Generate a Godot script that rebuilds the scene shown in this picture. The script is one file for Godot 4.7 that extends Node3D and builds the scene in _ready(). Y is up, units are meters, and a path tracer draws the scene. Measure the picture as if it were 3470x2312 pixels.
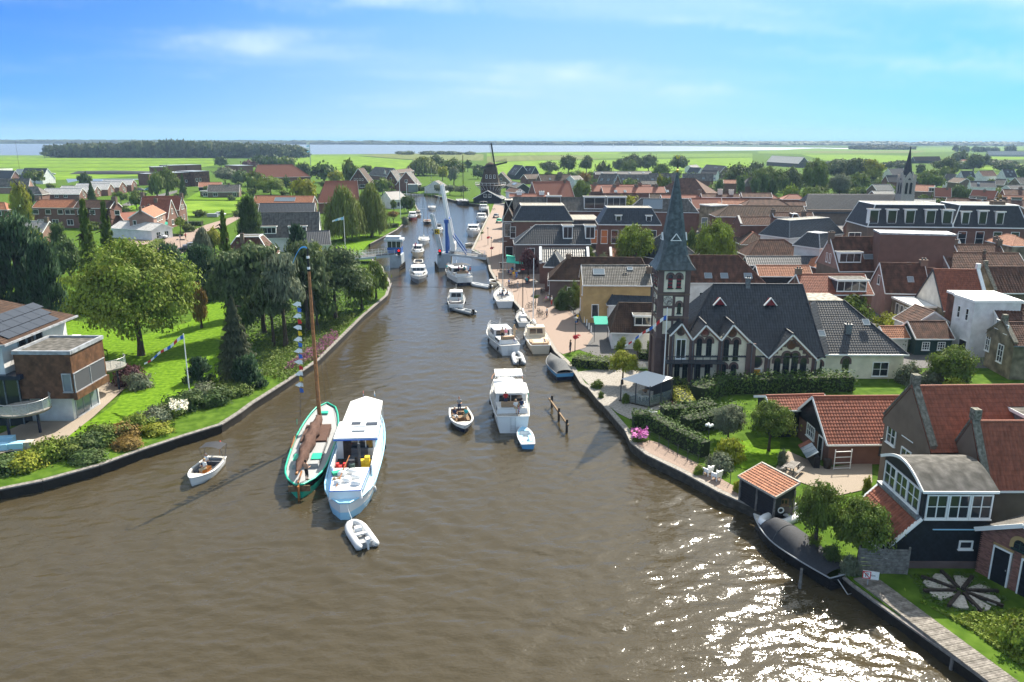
extends Node3D
# A canal village seen from the air. Helpers first, then _ready() builds camera, sky and sun, setting, buildings, boats, plants and people.
var rng:=RandomNumberGenerator.new()
var nz:=FastNoiseLite.new()
var mats:={}
var cache:={}
var used:={}
func rf(a: float,b: float)->float: return rng.randf_range(a,b)
func pv(a:Array)->PackedVector2Array:
	var p:=PackedVector2Array()
	for k in range(0,a.size(),2): p.append(Vector2(a[k],a[k+1]))
	return p
class MB:
	var v:=PackedVector3Array()
	var n:=PackedVector3Array()
	var t:=PackedVector2Array()
	var c:=PackedColorArray()
	var i:=PackedInt32Array()
	var col=null
	func q(a:Vector3,b:Vector3,d:Vector3,e:Vector3)->void:
		var m:=(d-a).cross(e-b).normalized()
		var k:=v.size()
		v.append(a); v.append(b); v.append(d); v.append(e)
		for z in 4: n.append(m)
		var w:=a.distance_to(b)
		var h:=a.distance_to(e)
		t.append(Vector2(0,h)); t.append(Vector2(w,h)); t.append(Vector2(w,0)); t.append(Vector2(0,0))
		if col != null:
			for z in 4: c.append(col)
		i.append(k); i.append(k+2); i.append(k+1); i.append(k); i.append(k+3); i.append(k+2)
	func tri(a:Vector3,b:Vector3,d:Vector3)->void:
		var m:=(b-a).cross(d-a).normalized()
		var k:=v.size()
		v.append(a); v.append(b); v.append(d)
		for z in 3: n.append(m)
		var u:=(b-a).normalized()
		var w:=m.cross(u)
		t.append(Vector2(0,0)); t.append(Vector2(a.distance_to(b),0)); t.append(Vector2((d-a).dot(u),-(d-a).dot(w)))
		if col != null:
			for z in 3: c.append(col)
		i.append(k); i.append(k+2); i.append(k+1)
	func bx(p:Vector3,s:Vector3,b:=Basis())->void:
		var x:=b.x*s.x*.5
		var y:=b.y*s.y*.5
		var z:=b.z*s.z*.5
		q(p-x-y+z,p+x-y+z,p+x+y+z,p-x+y+z)
		q(p+x-y-z,p-x-y-z,p-x+y-z,p+x+y-z)
		q(p+x-y+z,p+x-y-z,p+x+y-z,p+x+y+z)
		q(p-x-y-z,p-x-y+z,p-x+y+z,p-x+y-z)
		q(p-x+y+z,p+x+y+z,p+x+y-z,p-x+y-z)
		q(p-x-y-z,p+x-y-z,p+x-y+z,p-x-y+z)
	func bar(a:Vector3,b:Vector3,w: float,h: float,up:=Vector3.UP)->void:
		var d:=(b-a)
		var z:=d.normalized()
		if absf(z.dot(up))>.98: up=Vector3.RIGHT
		var x:=up.cross(z).normalized()
		bx((a+b)*.5,Vector3(w,h,d.length()),Basis(x,z.cross(x),z))
	func g(rows:Array,wrap:=false)->void:
		var R:=rows.size()
		var K: int=rows[0].size()
		var k0:=v.size()
		for r in R:
			var ra:PackedVector3Array=rows[maxi(r-1,0)]
			var rb:PackedVector3Array=rows[mini(r+1,R-1)]
			var rr:PackedVector3Array=rows[r]
			for k in K:
				var kn:=(k+1)%K if wrap else mini(k+1,K-1)
				var kp:=(k+K-1)%K if wrap else maxi(k-1,0)
				var du:=rr[kn]-rr[kp]
				if du.length_squared()<1e-10: du=rb[kn]-rb[kp] if r<R-1 else ra[kn]-ra[kp]
				v.append(rr[k])
				n.append(du.cross(rb[k]-ra[k]).normalized())
				t.append(Vector2(float(k)/K,float(r)/R))
				if col != null: c.append(col)
		for r in R-1:
			for k in (K if wrap else K-1):
				var a:=k0+r*K+k
				var b:=k0+r*K+(k+1)%K
				i.append(a); i.append(b+K); i.append(b); i.append(a); i.append(a+K); i.append(b+K)
	func tube(p:Array,r,sides:=6,caps:=true)->void:
		var rows:=[]
		var x:=Vector3.ZERO
		for k in p.size():
			var d:Vector3=(p[mini(k+1,p.size()-1)]-p[maxi(k-1,0)]).normalized()
			if k==0: x=(Vector3.UP if absf(d.y)<.9 else Vector3.RIGHT).cross(d).normalized()
			else: x=(x-d*x.dot(d)).normalized()
			var y:=d.cross(x)
			var rad: float=r[k] if r is Array else r
			var row:=PackedVector3Array()
			for s in sides:
				var a:=TAU*s/sides
				row.append(p[k]+(x*cos(a)+y*sin(a))*rad)
			rows.append(row)
		g(rows,true)
		if caps:
			for e in [0,p.size()-1]:
				var row:PackedVector3Array=rows[e]
				for s in range(1,sides-1):
					if e==0: tri(row[0],row[s+1],row[s])
					else: tri(row[0],row[s],row[s+1])
	func lathe(prof:Array,sides:=12,tf:=Transform3D())->void:
		var rows:=[]
		for p in prof:
			var row:=PackedVector3Array()
			for s in sides:
				var a:=-TAU*s/sides
				row.append(tf*Vector3(cos(a)*p.x,p.y,sin(a)*p.x))
			rows.append(row)
		g(rows,true)
	func prism(p:PackedVector2Array,y0: float,y1: float,bottom:=false)->void:
		if Geometry2D.is_polygon_clockwise(p): p=p.duplicate(); p.reverse()
		var ix:=Geometry2D.triangulate_polygon(p)
		var k:=v.size()
		for a in p:
			v.append(Vector3(a.x,y1,a.y)); n.append(Vector3.UP); t.append(a)
			if col != null: c.append(col)
		for z in range(0,ix.size(),3):
			var a:=p[ix[z]]
			var b:=p[ix[z+1]]
			var d:=p[ix[z+2]]
			if (b-a).cross(d-a)>0: i.append_array([k+ix[z],k+ix[z+1],k+ix[z+2]])
			else: i.append_array([k+ix[z],k+ix[z+2],k+ix[z+1]])
		if y0<y1:
			for z in p.size():
				var a:=p[z]
				var b:=p[(z+1)%p.size()]
				q(Vector3(b.x,y0,b.y),Vector3(a.x,y0,a.y),Vector3(a.x,y1,a.y),Vector3(b.x,y1,b.y))
	func ext(p:PackedVector2Array,tf:Transform3D,d: float)->void:
		if Geometry2D.is_polygon_clockwise(p): p=p.duplicate(); p.reverse()
		var ix:=Geometry2D.triangulate_polygon(p)
		for z in range(0,ix.size(),3):
			var a:=p[ix[z]]
			var b:=p[ix[z+1]]
			var e:=p[ix[z+2]]
			if (b-a).cross(e-a)<0:
				var w:=b
				b=e
				e=w
			tri(tf*Vector3(a.x,a.y,0),tf*Vector3(b.x,b.y,0),tf*Vector3(e.x,e.y,0))
			var m:=t.size()
			t[m-3]=Vector2(a.x,-a.y); t[m-2]=Vector2(b.x,-b.y); t[m-1]=Vector2(e.x,-e.y)
			if d>0: tri(tf*Vector3(a.x,a.y,-d),tf*Vector3(e.x,e.y,-d),tf*Vector3(b.x,b.y,-d))
		if d>0:
			for z in p.size():
				var a:=p[z]
				var b:=p[(z+1)%p.size()]
				q(tf*Vector3(a.x,a.y,-d),tf*Vector3(b.x,b.y,-d),tf*Vector3(b.x,b.y,0),tf*Vector3(a.x,a.y,0))
	func ball(p:Vector3,r:Vector3,sides:=8,rings:=5)->void:
		var rows:=[]
		for k in rings+1:
			var a:=-PI/2+PI*k/rings
			var row:=PackedVector3Array()
			for s in sides:
				var b:=-TAU*s/sides
				row.append(p+Vector3(cos(a)*cos(b)*r.x,sin(a)*r.y,cos(a)*sin(b)*r.z))
			rows.append(row)
		var k0:=v.size()
		g(rows,true)
		for k in range(k0,v.size()): n[k]=((v[k]-p)/r).normalized()
	func into(m:ArrayMesh,mat:Material)->ArrayMesh:
		if v.is_empty(): return m
		var a:=[]
		a.resize(Mesh.ARRAY_MAX)
		a[Mesh.ARRAY_VERTEX]=v
		a[Mesh.ARRAY_NORMAL]=n
		a[Mesh.ARRAY_TEX_UV]=t
		if c.size()==v.size(): a[Mesh.ARRAY_COLOR]=c
		a[Mesh.ARRAY_INDEX]=i
		m.add_surface_from_arrays(Mesh.PRIMITIVE_TRIANGLES,a)
		m.surface_set_material(m.get_surface_count()-1,mat)
		return m
	func done(mat:Material)->ArrayMesh: return into(ArrayMesh.new(),mat)
const UP:=Vector3 .UP
const ONE:=Vector3 .ONE
const O0:=Vector3 .ZERO
func V(x: float,y: float,z: float)->Vector3: return Vector3 (x,y,z)
func mb()->MB: return MB .new()
func bp(t:Node,called:String,mat:String,p:Vector3,s:Vector3,b:=Basis())->MeshInstance3D:
	var m:=mb()
	m.bx(p,s,b)
	return put(called,m.done(M(mat)),t)
func numbered(s:String)->String:
	var k: int=used.get(s,0)
	used[s]=k+1
	return s if k==0 else "%s_%03d"%[s,k]
func put(called:String,m:Mesh,parent:Node=null,at:=O0)->MeshInstance3D:
	var o:=MeshInstance3D.new()
	o.mesh=m
	o.position=at
	if parent==null:
		o.name=numbered(called)
		add_child(o)
	else:
		var nm:=called
		var k:=0
		while parent.has_node(nm):
			k+=1
			nm="%s_%03d"%[called,k]
		o.name=nm
		parent.add_child(o)
	return o
func tag(o:Node,label:String,category:String,group:="")->Node:
	o.set_meta("label",label)
	o.set_meta("category",category)
	if group: o.set_meta("group",group)
	return o
func thing(called:String,label:String,category:String,at:=O0,turn:=0.0,group:="")->Node3D:
	var o:=Node3D.new()
	o.name=numbered(called)
	add_child(o)
	o.position=at
	o.rotation.y=turn
	tag(o,label,category,group)
	return o
func kind(o:Node,k:String)->Node:
	o.set_meta("kind",k)
	return o
func dup(o:Node3D,at:Vector3,turn: float,label:String,group:="",sc:=1.0)->Node3D:
	var r:Node3D=o.duplicate()
	r.name=numbered(str(o.name).rstrip("0123456789").rstrip("_"))
	add_child(r)
	r.position=at
	r.rotation.y=turn
	r.scale=ONE*sc
	r.set_meta("label",label)
	if group: r.set_meta("group",group)
	return r
# ---- materials: linear colours, textures shared
var tex:={}
func noise_tex(key:String,size: int,freq: float,lo:Color,hi:Color,oct:=4,kindn:=FastNoiseLite.TYPE_SIMPLEX_SMOOTH,bump:=false)->NoiseTexture2D:
	var f:=FastNoiseLite.new()
	f.noise_type=kindn
	f.seed=key.hash()%1000
	f.frequency=freq
	f.fractal_octaves=oct
	var x:=NoiseTexture2D.new()
	x.width=size
	x.height=size
	x.seamless=true
	x.noise=f
	if bump:
		x.as_normal_map=true
		x.bump_strength=lo.r
	else:
		var r:=Gradient.new()
		r.set_color(0,lo)
		r.set_color(1,hi)
		x.color_ramp=r
	tex[key]=x
	return x
func pattern(key:String,w: int,h: int,fn:Callable)->void:
	var im:=Image.create(w,h,false,Image.FORMAT_RGB8)
	for y in h:
		for x in w:
			var k: float=fn.call(x,y)
			im.set_pixel(x,y,Color(k,k,k))
	tex[key]=ImageTexture.create_from_image(im)
func lin(r: float,g: float,b: float)->Color: return Color(r,g,b).linear_to_srgb()
func M(key:String)->StandardMaterial3D: return mats[key]
func mk(key:String,r: float,g: float,b: float,rough:=.85,tx:="",sc:=1.0,o:={})->StandardMaterial3D:
	var m:=StandardMaterial3D.new()
	m.resource_name=key
	m.albedo_color=lin(r,g,b)
	m.roughness=rough
	m.metallic_specular=o.get("spec",.4)
	m.metallic=o.get("metal",0.0)
	if tx:
		m.albedo_texture=tex[tx]
		m.uv1_scale=ONE*sc
		if not o.has("uv"):
			m.uv1_triplanar=true
			m.uv1_world_triplanar=true
	if o.has("bump"):
		m.heightmap_enabled=true
		m.heightmap_texture=tex[o.bump]
		m.heightmap_scale=o.get("depth",2.0)
		m.uv1_scale=V(sc,sc,sc)
	if o.has("vc"): m.vertex_color_use_as_albedo=true
	if o.has("back"):
		m.backlight_enabled=true
		m.backlight=lin(o.back,o.back,o.back)
	mats[key]=m
	return m
func _ready()->void:
	rng.seed=11
	nz.seed=5
	nz.frequency=.15
	var cam:=Camera3D.new()
	cam.name="camera"
	cam.position=V(0,28,0)
	cam.rotation=V(deg_to_rad(-14.513),0,.003)
	cam.rotation_order=EULER_ORDER_YXZ
	cam.fov=47.136
	cam.near=.5
	cam.far=9000.0
	add_child(cam)
	var env:=Environment.new()
	env.background_mode=Environment.BG_SKY
	env.sky=Sky.new()
	var pan:=PanoramaSkyMaterial.new()
	pan.panorama=sky_picture()
	env.sky.sky_material=pan
	env.background_energy_multiplier=1.0
	env.tonemap_mode=Environment.TONE_MAPPER_LINEAR
	env.tonemap_exposure=2.35
	env.sdfgi_enabled=true
	env.ssao_enabled=true
	env.ssil_enabled=true
	env.fog_enabled=true
	env.fog_density=.00011
	env.fog_light_color=Color(.72,.84,.98)
	var we:=WorldEnvironment.new()
	we.name="surroundings"
	we.environment=env
	add_child(we)
	var sun:=DirectionalLight3D.new()
	sun.name="sun"
	sun.light_energy=1.6
	sun.light_color=Color(1,.965,.9)
	sun.light_angular_distance=.5
	sun.shadow_enabled=true
	var az:=deg_to_rad(27.0)
	var el:=deg_to_rad(42.0)
	add_child(sun)
	sun.look_at_from_position(V(sin(az)*cos(el),sin(el),-cos(az)*cos(el))*100.0,O0)
	make_materials()
	setting()
	buildings()
	landmarks()
	boats()
	plants()
	small_things()
	people()
	print("built in ",Time.get_ticks_msec()," ms")
func sky_picture()->ImageTexture:
	var W:=1536
	var H:=768
	var im:=Image.create(W,H,false,Image.FORMAT_RGBF)
	var f:=FastNoiseLite.new()
	f.seed=21
	f.frequency=.55
	f.fractal_octaves=5
	f.domain_warp_enabled=true
	f.domain_warp_amplitude=.5
	f.domain_warp_frequency=.9
	var sundir:=V(sin(deg_to_rad(27.0))*cos(deg_to_rad(42.0)),sin(deg_to_rad(42.0)),-cos(deg_to_rad(27.0))*cos(deg_to_rad(42.0)))
	var lo:=FastNoiseLite.new()
	lo.seed=3
	lo.frequency=.9
	for y in H:
		var e:=PI/2-PI*(y+.5)/H
		var h:=clampf(sin(e),0,1)
		for x in W:
			var a:=TAU*(x+.5)/W
			var w:=sin(a)/.55
			var hor:=mix3(Color(.12,.43,.7),Color(.42,.66,.82),Color(.16,.63,.8),w)
			var top:=mix3(Color(.035,.2,.75),Color(.13,.4,.87),Color(.005,.38,.82),w)
			var c:=hor.lerp(top,pow(clampf(h/.16,0,1),.8)).lerp(Color(.44,.53,.62),smoothstep(.15,.42,h))
			if h>.004 and h<.98:
				var d:=1.0/(h+.12)
				var px:=sin(a)*cos(e)*d
				var pz:=cos(a)*cos(e)*d
				var v:=f.get_noise_3d(px*.55+pz*.18,pz*1.5-px*.32,0.0)*.5+.5
				v=smoothstep(.42,.85,v)*(.35+.65*smoothstep(-.1,.5,lo.get_noise_2d(px*.8,pz*.8)))
				v*=smoothstep(.0,.1,h)
				c=c.lerp(Color(.66,.8,.95),clampf(v*.95,0,.75))
			var toward:=acos(clampf(V(sin(a)*cos(e),sin(e),-cos(a)*cos(e)).dot(sundir),-1,1))
			c+=Color(1.0,.95,.86)*(1.9*exp(-pow(toward/.26,2))+.45*exp(-pow(toward/.55,2)))
			im.set_pixel(x,y,Color(c.r,c.g,c.b)*.56)
	return ImageTexture.create_from_image(im)
func mix3(a:Color,b:Color,c:Color,w: float)->Color:
	w=clampf(w,-1.4,1.4)/1.15
	if w<0: return b.lerp(a,smoothstep(0,1,minf(-w,1)))
	return b.lerp(c,smoothstep(0,1,minf(w,1)))
func make_materials()->void:
	noise_tex("mottle",512,.012,Color(.68,.66,.64),Color(1,1,1),6)
	noise_tex("wash",512,.012,Color(.86,.855,.85),Color(1,1,1),6)
	noise_tex("stain",512,.008,Color(.5,.5,.47),Color(1,.98,.96),7)
	noise_tex("fine",256,.06,Color(.72,.72,.72),Color(1,1,1),4)
	noise_tex("streak",256,.03,Color(.6,.59,.58),Color(1,1,1),4,FastNoiseLite.TYPE_VALUE)
	noise_tex("turf",512,.01,Color(.62,.7,.6),Color(1,1,1),7)
	noise_tex("bumpy",256,.05,Color.BLACK,Color.WHITE,4)
	pattern("courses",64,64,func(x,y): return .35+.65*fmod(y/8.0,1.0)+.12*sin(x*TAU/8.0))
	pattern("bond",128,128,func(x: int,y: int):
		var row:=int(y/8)
		var xx:=(x+(row%2)*16)%32
		if y%8==0 or xx<2: return .8
		return .78+.4*fposmod(sin(row*12.9898+int((x+(row%2)*16)%128/32)*78.233)*43758.5,1.0))
	var w:=FastNoiseLite.new()
	w.noise_type=FastNoiseLite.TYPE_SIMPLEX_SMOOTH
	w.frequency=.02
	w.fractal_octaves=3
	w.fractal_gain=.55
	w.seed=7
	var x:=NoiseTexture2D.new()
	x.width=1024
	x.height=1024
	x.seamless=true
	x.noise=w
	tex["ripple"]=x
	mk("turf",.1,.165,.022,.95,"turf",.12,{"spec":.12})
	mk("lawn",.16,.27,.02,.95,"turf",.25,{"spec":.12})
	mk("field_bright",.2,.3,.035,.95,"turf",.01,{"spec":.12})
	mk("field_mid",.17,.25,.05,.95,"turf",.012,{"spec":.12})
	mk("field_olive",.2,.21,.08,.95,"turf",.014,{"spec":.12})
	mk("field_dark",.055,.085,.025,.95,"turf",.02,{"spec":.12})
	mk("far_land",.1,.15,.06,.95,"turf",.004,{"spec":.12})
	mk("paving",.34,.25,.2,.9,"fine",.4)
	mk("asphalt",.13,.125,.125,.9,"fine",.3)
	mk("concrete",.36,.34,.31,.9,"mottle",.5)
	mk("gravel",.4,.33,.26,.95,"fine",1.2,{"bump":"bumpy","depth":2.0})
	mk("earth",.16,.1,.065,.95,"mottle",.6)
	mk("wet_wood",.03,.024,.018,.6,"streak",.8)
	mk("quay_wall",.11,.1,.085,.9,"stain",.4)
	var wm:=mk("water",.048,.038,.021,.09,"",1.0,{"spec":.36})
	wm.uv1_scale=V(.11,.11,.19)
	wm.uv1_triplanar=true
	wm.uv1_world_triplanar=true
	wm.heightmap_enabled=true
	wm.heightmap_texture=tex.ripple
	wm.heightmap_scale=1.5
	mk("lake",.12,.15,.17,.3,"",1.0,{"spec":.36})
	var V:={"vc":1}
	mk("tile_red",.36,.115,.065,.75,"mottle",.3,V)
	mk("tile_orange",.5,.2,.1,.75,"mottle",.3,V)
	mk("tile_old",.2,.095,.065,.85,"stain",.2,V)
	mk("tile_brown",.13,.07,.045,.85,"stain",.2,V)
	mk("tile_dark",.06,.07,.085,.5,"mottle",.3,V)
	mk("tile_blue",.05,.065,.088,.4,"mottle",.3,V)
	mk("tile_grey",.2,.195,.19,.7,"stain",.25,V)
	mk("tile_pale",.5,.48,.46,.7,"mottle",.3,V)
	var K:={"uv":1,"bump":"courses","depth":4.0}
	mk("far_red",.34,.125,.08,.8,"",.3)
	mk("far_orange",.46,.2,.12,.8,"mottle",.15)
	mk("far_old",.2,.1,.072,.85,"stain",.15)
	mk("far_brown",.13,.085,.062,.85,"stain",.15)
	mk("far_dark",.05,.056,.068,.7,"mottle",.2)
	mk("far_blue",.05,.06,.08,.55,"mottle",.2)
	mk("far_grey",.2,.19,.185,.8,"stain",.15)
	mk("far_pale",.62,.61,.6,.7,"mottle",.2)
	mats.far_red.albedo_texture=tex.mottle
	mats.far_red.uv1_triplanar=true
	mats.far_red.uv1_world_triplanar=true
	mk("slate",.13,.165,.185,.5,"stain",.35)
	mk("lead",.2,.23,.26,.5,"mottle",.5)
	mk("zinc",.45,.48,.52,.4,"mottle",.2,{"spec":.5})
	mk("bitumen",.16,.155,.15,.9,"stain",.3)
	mk("bitumen_pale",.52,.5,.46,.9,"stain",.3)
	mk("white_roof",.75,.75,.74,.7,"wash",.1)
	mk("thatch",.13,.1,.075,.95,"streak",1.0)
	mk("brick",.2,.105,.08,.9,"wash",.1)
	mk("brick_pink",.33,.2,.16,.9,"wash",.1)
	mk("brick_brown",.19,.14,.105,.9,"wash",.1)
	mk("brick_garage",.3,.15,.12,.9,"",1.0,{"vc":1})
	mk("brick_dark",.15,.105,.098,.9,"wash",.1)
	mk("brick_yellow",.5,.34,.15,.9,"wash",.1)
	mk("brick_old",.36,.31,.22,.92,"stain",.12)
	mk("mortar",.27,.23,.19,.95,"fine",1.0)
	mk("plaster",.72,.69,.62,.85,"wash",.1)
	mk("cream",.82,.77,.6,.8,"wash",.1)
	mk("white",.8,.8,.79,.6,"wash",.1)
	mk("wp",.8,.8,.78,.45)
	mk("stone_pale",.55,.52,.46,.8,"mottle",.6)
	mk("coping",.3,.29,.25,.9,"stain",.8)
	mk("black_board",.018,.022,.032,.55,"streak",.7)
	mk("black",.012,.012,.013,.5)
	mk("dark_green",.02,.045,.04,.5)
	mk("rust",.19,.09,.045,.6,"streak",.3)
	mk("glass",.02,.026,.034,.06,"",1.0,{"spec":.6})
	mk("glass_pale",.16,.2,.23,.1,"",1.0,{"spec":.6})
	mk("glass_orange",.5,.16,.06,.2,"",1.0,{"spec":.5})
	mk("blind",.07,.072,.08,.8)
	mk("solar",.03,.034,.045,.15,"",1.0,{"spec":.6})
	mk("maroon",.18,.02,.03,.5)
	mk("gold",.8,.5,.1,.3,"",1.0,{"metal":.8})
	mk("ochre",.55,.3,.04,.5)
	mk("steel",.5,.51,.52,.35,"",1.0,{"metal":.6})
	mk("dark_metal",.045,.05,.06,.5)
	mk("grey_metal",.3,.33,.36,.5)
	mk("bridge_blue",.03,.1,.36,.4)
	mk("bridge_grey",.5,.56,.62,.5,"wash",.1)
	mk("bridge_pier",.38,.44,.5,.6,"wash",.1)
	mk("wood",.3,.19,.1,.75,"streak",1.2)
	mk("wood_grey",.3,.28,.26,.85,"streak",.8)
	mk("plank",.33,.3,.27,.85,"streak",.8,{"vc":1})
	mk("wood_dark",.06,.045,.035,.8,"streak",1.0)
	mk("varnish",.42,.17,.05,.3,"streak",1.2)
	mk("mast",.48,.22,.09,.4,"streak",.6)
	mk("hull_white",.7,.71,.72,.3)
	mk("hull_cream",.6,.52,.4,.3)
	mk("hull_grey",.2,.21,.23,.3)
	mk("hull_navy",.015,.022,.045,.25)
	mk("hull_black",.014,.015,.018,.25)
	mk("hull_blue",.1,.33,.58,.3)
	mk("hull_lightblue",.33,.6,.78,.35)
	mk("hull_green",.02,.42,.27,.35)
	mk("hull_red",.3,.02,.025,.35)
	mk("teak",.42,.3,.19,.7,"streak",2.0)
	mk("deck_grey",.42,.43,.44,.7,"fine",.8)
	mk("deck_pale",.56,.55,.52,.7,"mottle",.8)
	mk("canvas_white",.74,.74,.73,.8)
	mk("canvas_brown",.12,.062,.045,.9,"mottle",.9)
	mk("canvas_dark",.035,.04,.052,.8,"mottle",.8)
	mk("canvas_grey",.13,.14,.15,.85,"mottle",.8)
	mk("rubber",.02,.02,.022,.6)
	mk("tube_grey",.5,.51,.52,.5)
	mk("tube_dark",.28,.3,.32,.5)
	mk("seat_dark",.06,.065,.08,.7)
	mk("seat_tan",.35,.24,.15,.7)
	mk("yellow",.75,.5,.02,.5)
	mk("red",.55,.03,.03,.5)
	mk("green",.02,.35,.2,.5)
	mk("sun_blind_green",.05,.45,.32,.8)
	mk("blue",.03,.13,.5,.5)
	mk("sky_blue",.12,.4,.75,.6)
	mk("orange",.75,.25,.05,.6)
	mk("pink",.7,.2,.35,.7)
	var lamp:=mk("red_lamp",.6,.02,.02,.4)
	lamp.emission_enabled=true
	lamp.emission=Color(1,.05,.05)
	lamp.emission_energy_multiplier=1.5
	for a in [["leaf_mid",.12,.175,.032],["leaf_dark",.08,.13,.038],["leaf_light",.17,.235,.03],["leaf_yellow",.26,.29,.03],["leaf_willow",.15,.2,.045],["leaf_pine",.1,.14,.06],["leaf_spruce",.085,.1,.055],["leaf_cypress",.045,.09,.042],["leaf_purple",.1,.045,.05],["leaf_grey",.16,.19,.12],["leaf_far",.095,.13,.048],["leaf_autumn",.22,.15,.04],["leaf_hedge",.075,.13,.03],["leaf_gold",.33,.34,.05],["leaf_flower",.3,.11,.2]]:
		mk(a[0],a[1],a[2],a[3],.7,"",1.0,{"vc":1,"back":.5,"spec":.3})
	mk("bark",.1,.075,.055,.95,"streak",1.5)
	mk("flower_pink",.55,.16,.4,.8)
	mk("flower_white",.8,.75,.6,.8)
	mk("flower_red",.6,.05,.06,.8)
func sheet(called:String,p:PackedVector2Array,y: float,mat:String,down:=0.0)->MeshInstance3D:
	var b:=mb()
	b.prism(p,y-down,y)
	return kind(put(called,b.done(M(mat))),"structure")
func setting()->void:
	var left:=pv([-47.5,-55.78,-42.53,-56.56,-40.8,-57.33,-38.35,-58.93,-35.35,-62.07,-33.3,-65.5,-30.9,-68.94,-28.53,-71.94,-27.83,-75.59,-27.55,-78.19,-26.09,-85.66,-24.61,-94.8,-24.11,-107.7,-23.65,-120.7,-22.47,-137.2,-23.52,-148.8,-28.94,-170.7,-36.93,-191.5,-38.33,-209.6,-36.99,-225.9,-35.91,-243.3,-36.26,-267.1,-37.68,-287.1,-37.1,-310.3,-44.45,-355.7,-56.08,-405.8,-67.73,-422.9])
	var right:=pv([-66,-431.5,-58.38,-420.5,-48,-403.4,-39.04,-393.9,-26.43,-359.1,-17.31,-340.3,-12.24,-334.6,-10.16,-328.9,-8.54,-289.2,-9.46,-238.3,-10.08,-196,-5.83,-182.6,-4.58,-164.3,-3.24,-153.5,.15,-133.8,2.8,-118.4,4.87,-109.1,5.84,-99.06,7.42,-92.33,8.12,-85.39,8.8,-83.79,9.48,-79.31,9.81,-78.08,11.11,-70.63,11.21,-67.47,12.14,-64.68,14.52,-61.01,16.63,-57.16,18.88,-54.25,19.12,-53.29,19.96,-49.03,21.4,-45.31,21.68,-44.05,22.36,-42.05,25.04,-34.69,25.94,-31.51])
	var p:=PackedVector2Array()
	p.append_array(left)
	p.append_array(right)
	p.append_array(pv([60,5,300,5,6500,-1500,6500,-5200,3000,-5200,994,-3136,1350,-2600,834,-2231,318,-1827,-43,-1646,-143,-1485,-354,-1370,-464,-1283,-645,-1256,-800,-1236,-3000,-1000,-3000,-20,-300,-20]))
	sheet("ground",p,.9,"turf",1.3)
	sheet("far_shore",pv([994,-3136,629,-3560,-360,-3700,-1424,-3780,-2224,-3500,-4200,-3300,-4200,-6500,3000,-6500,3000,-5200]),1.2,"far_land",2.0)
	var w:=mb()
	w.prism(pv([-6000,0,6000,0,6000,-7000,-6000,-7000]),-.45,-.45)
	kind(put("lake",w.done(M("lake"))),"structure")
	canal()
	var y:=.92
	for a in fields():
		sheet("field",a[1],y,a[0])
		y+=.012
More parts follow.
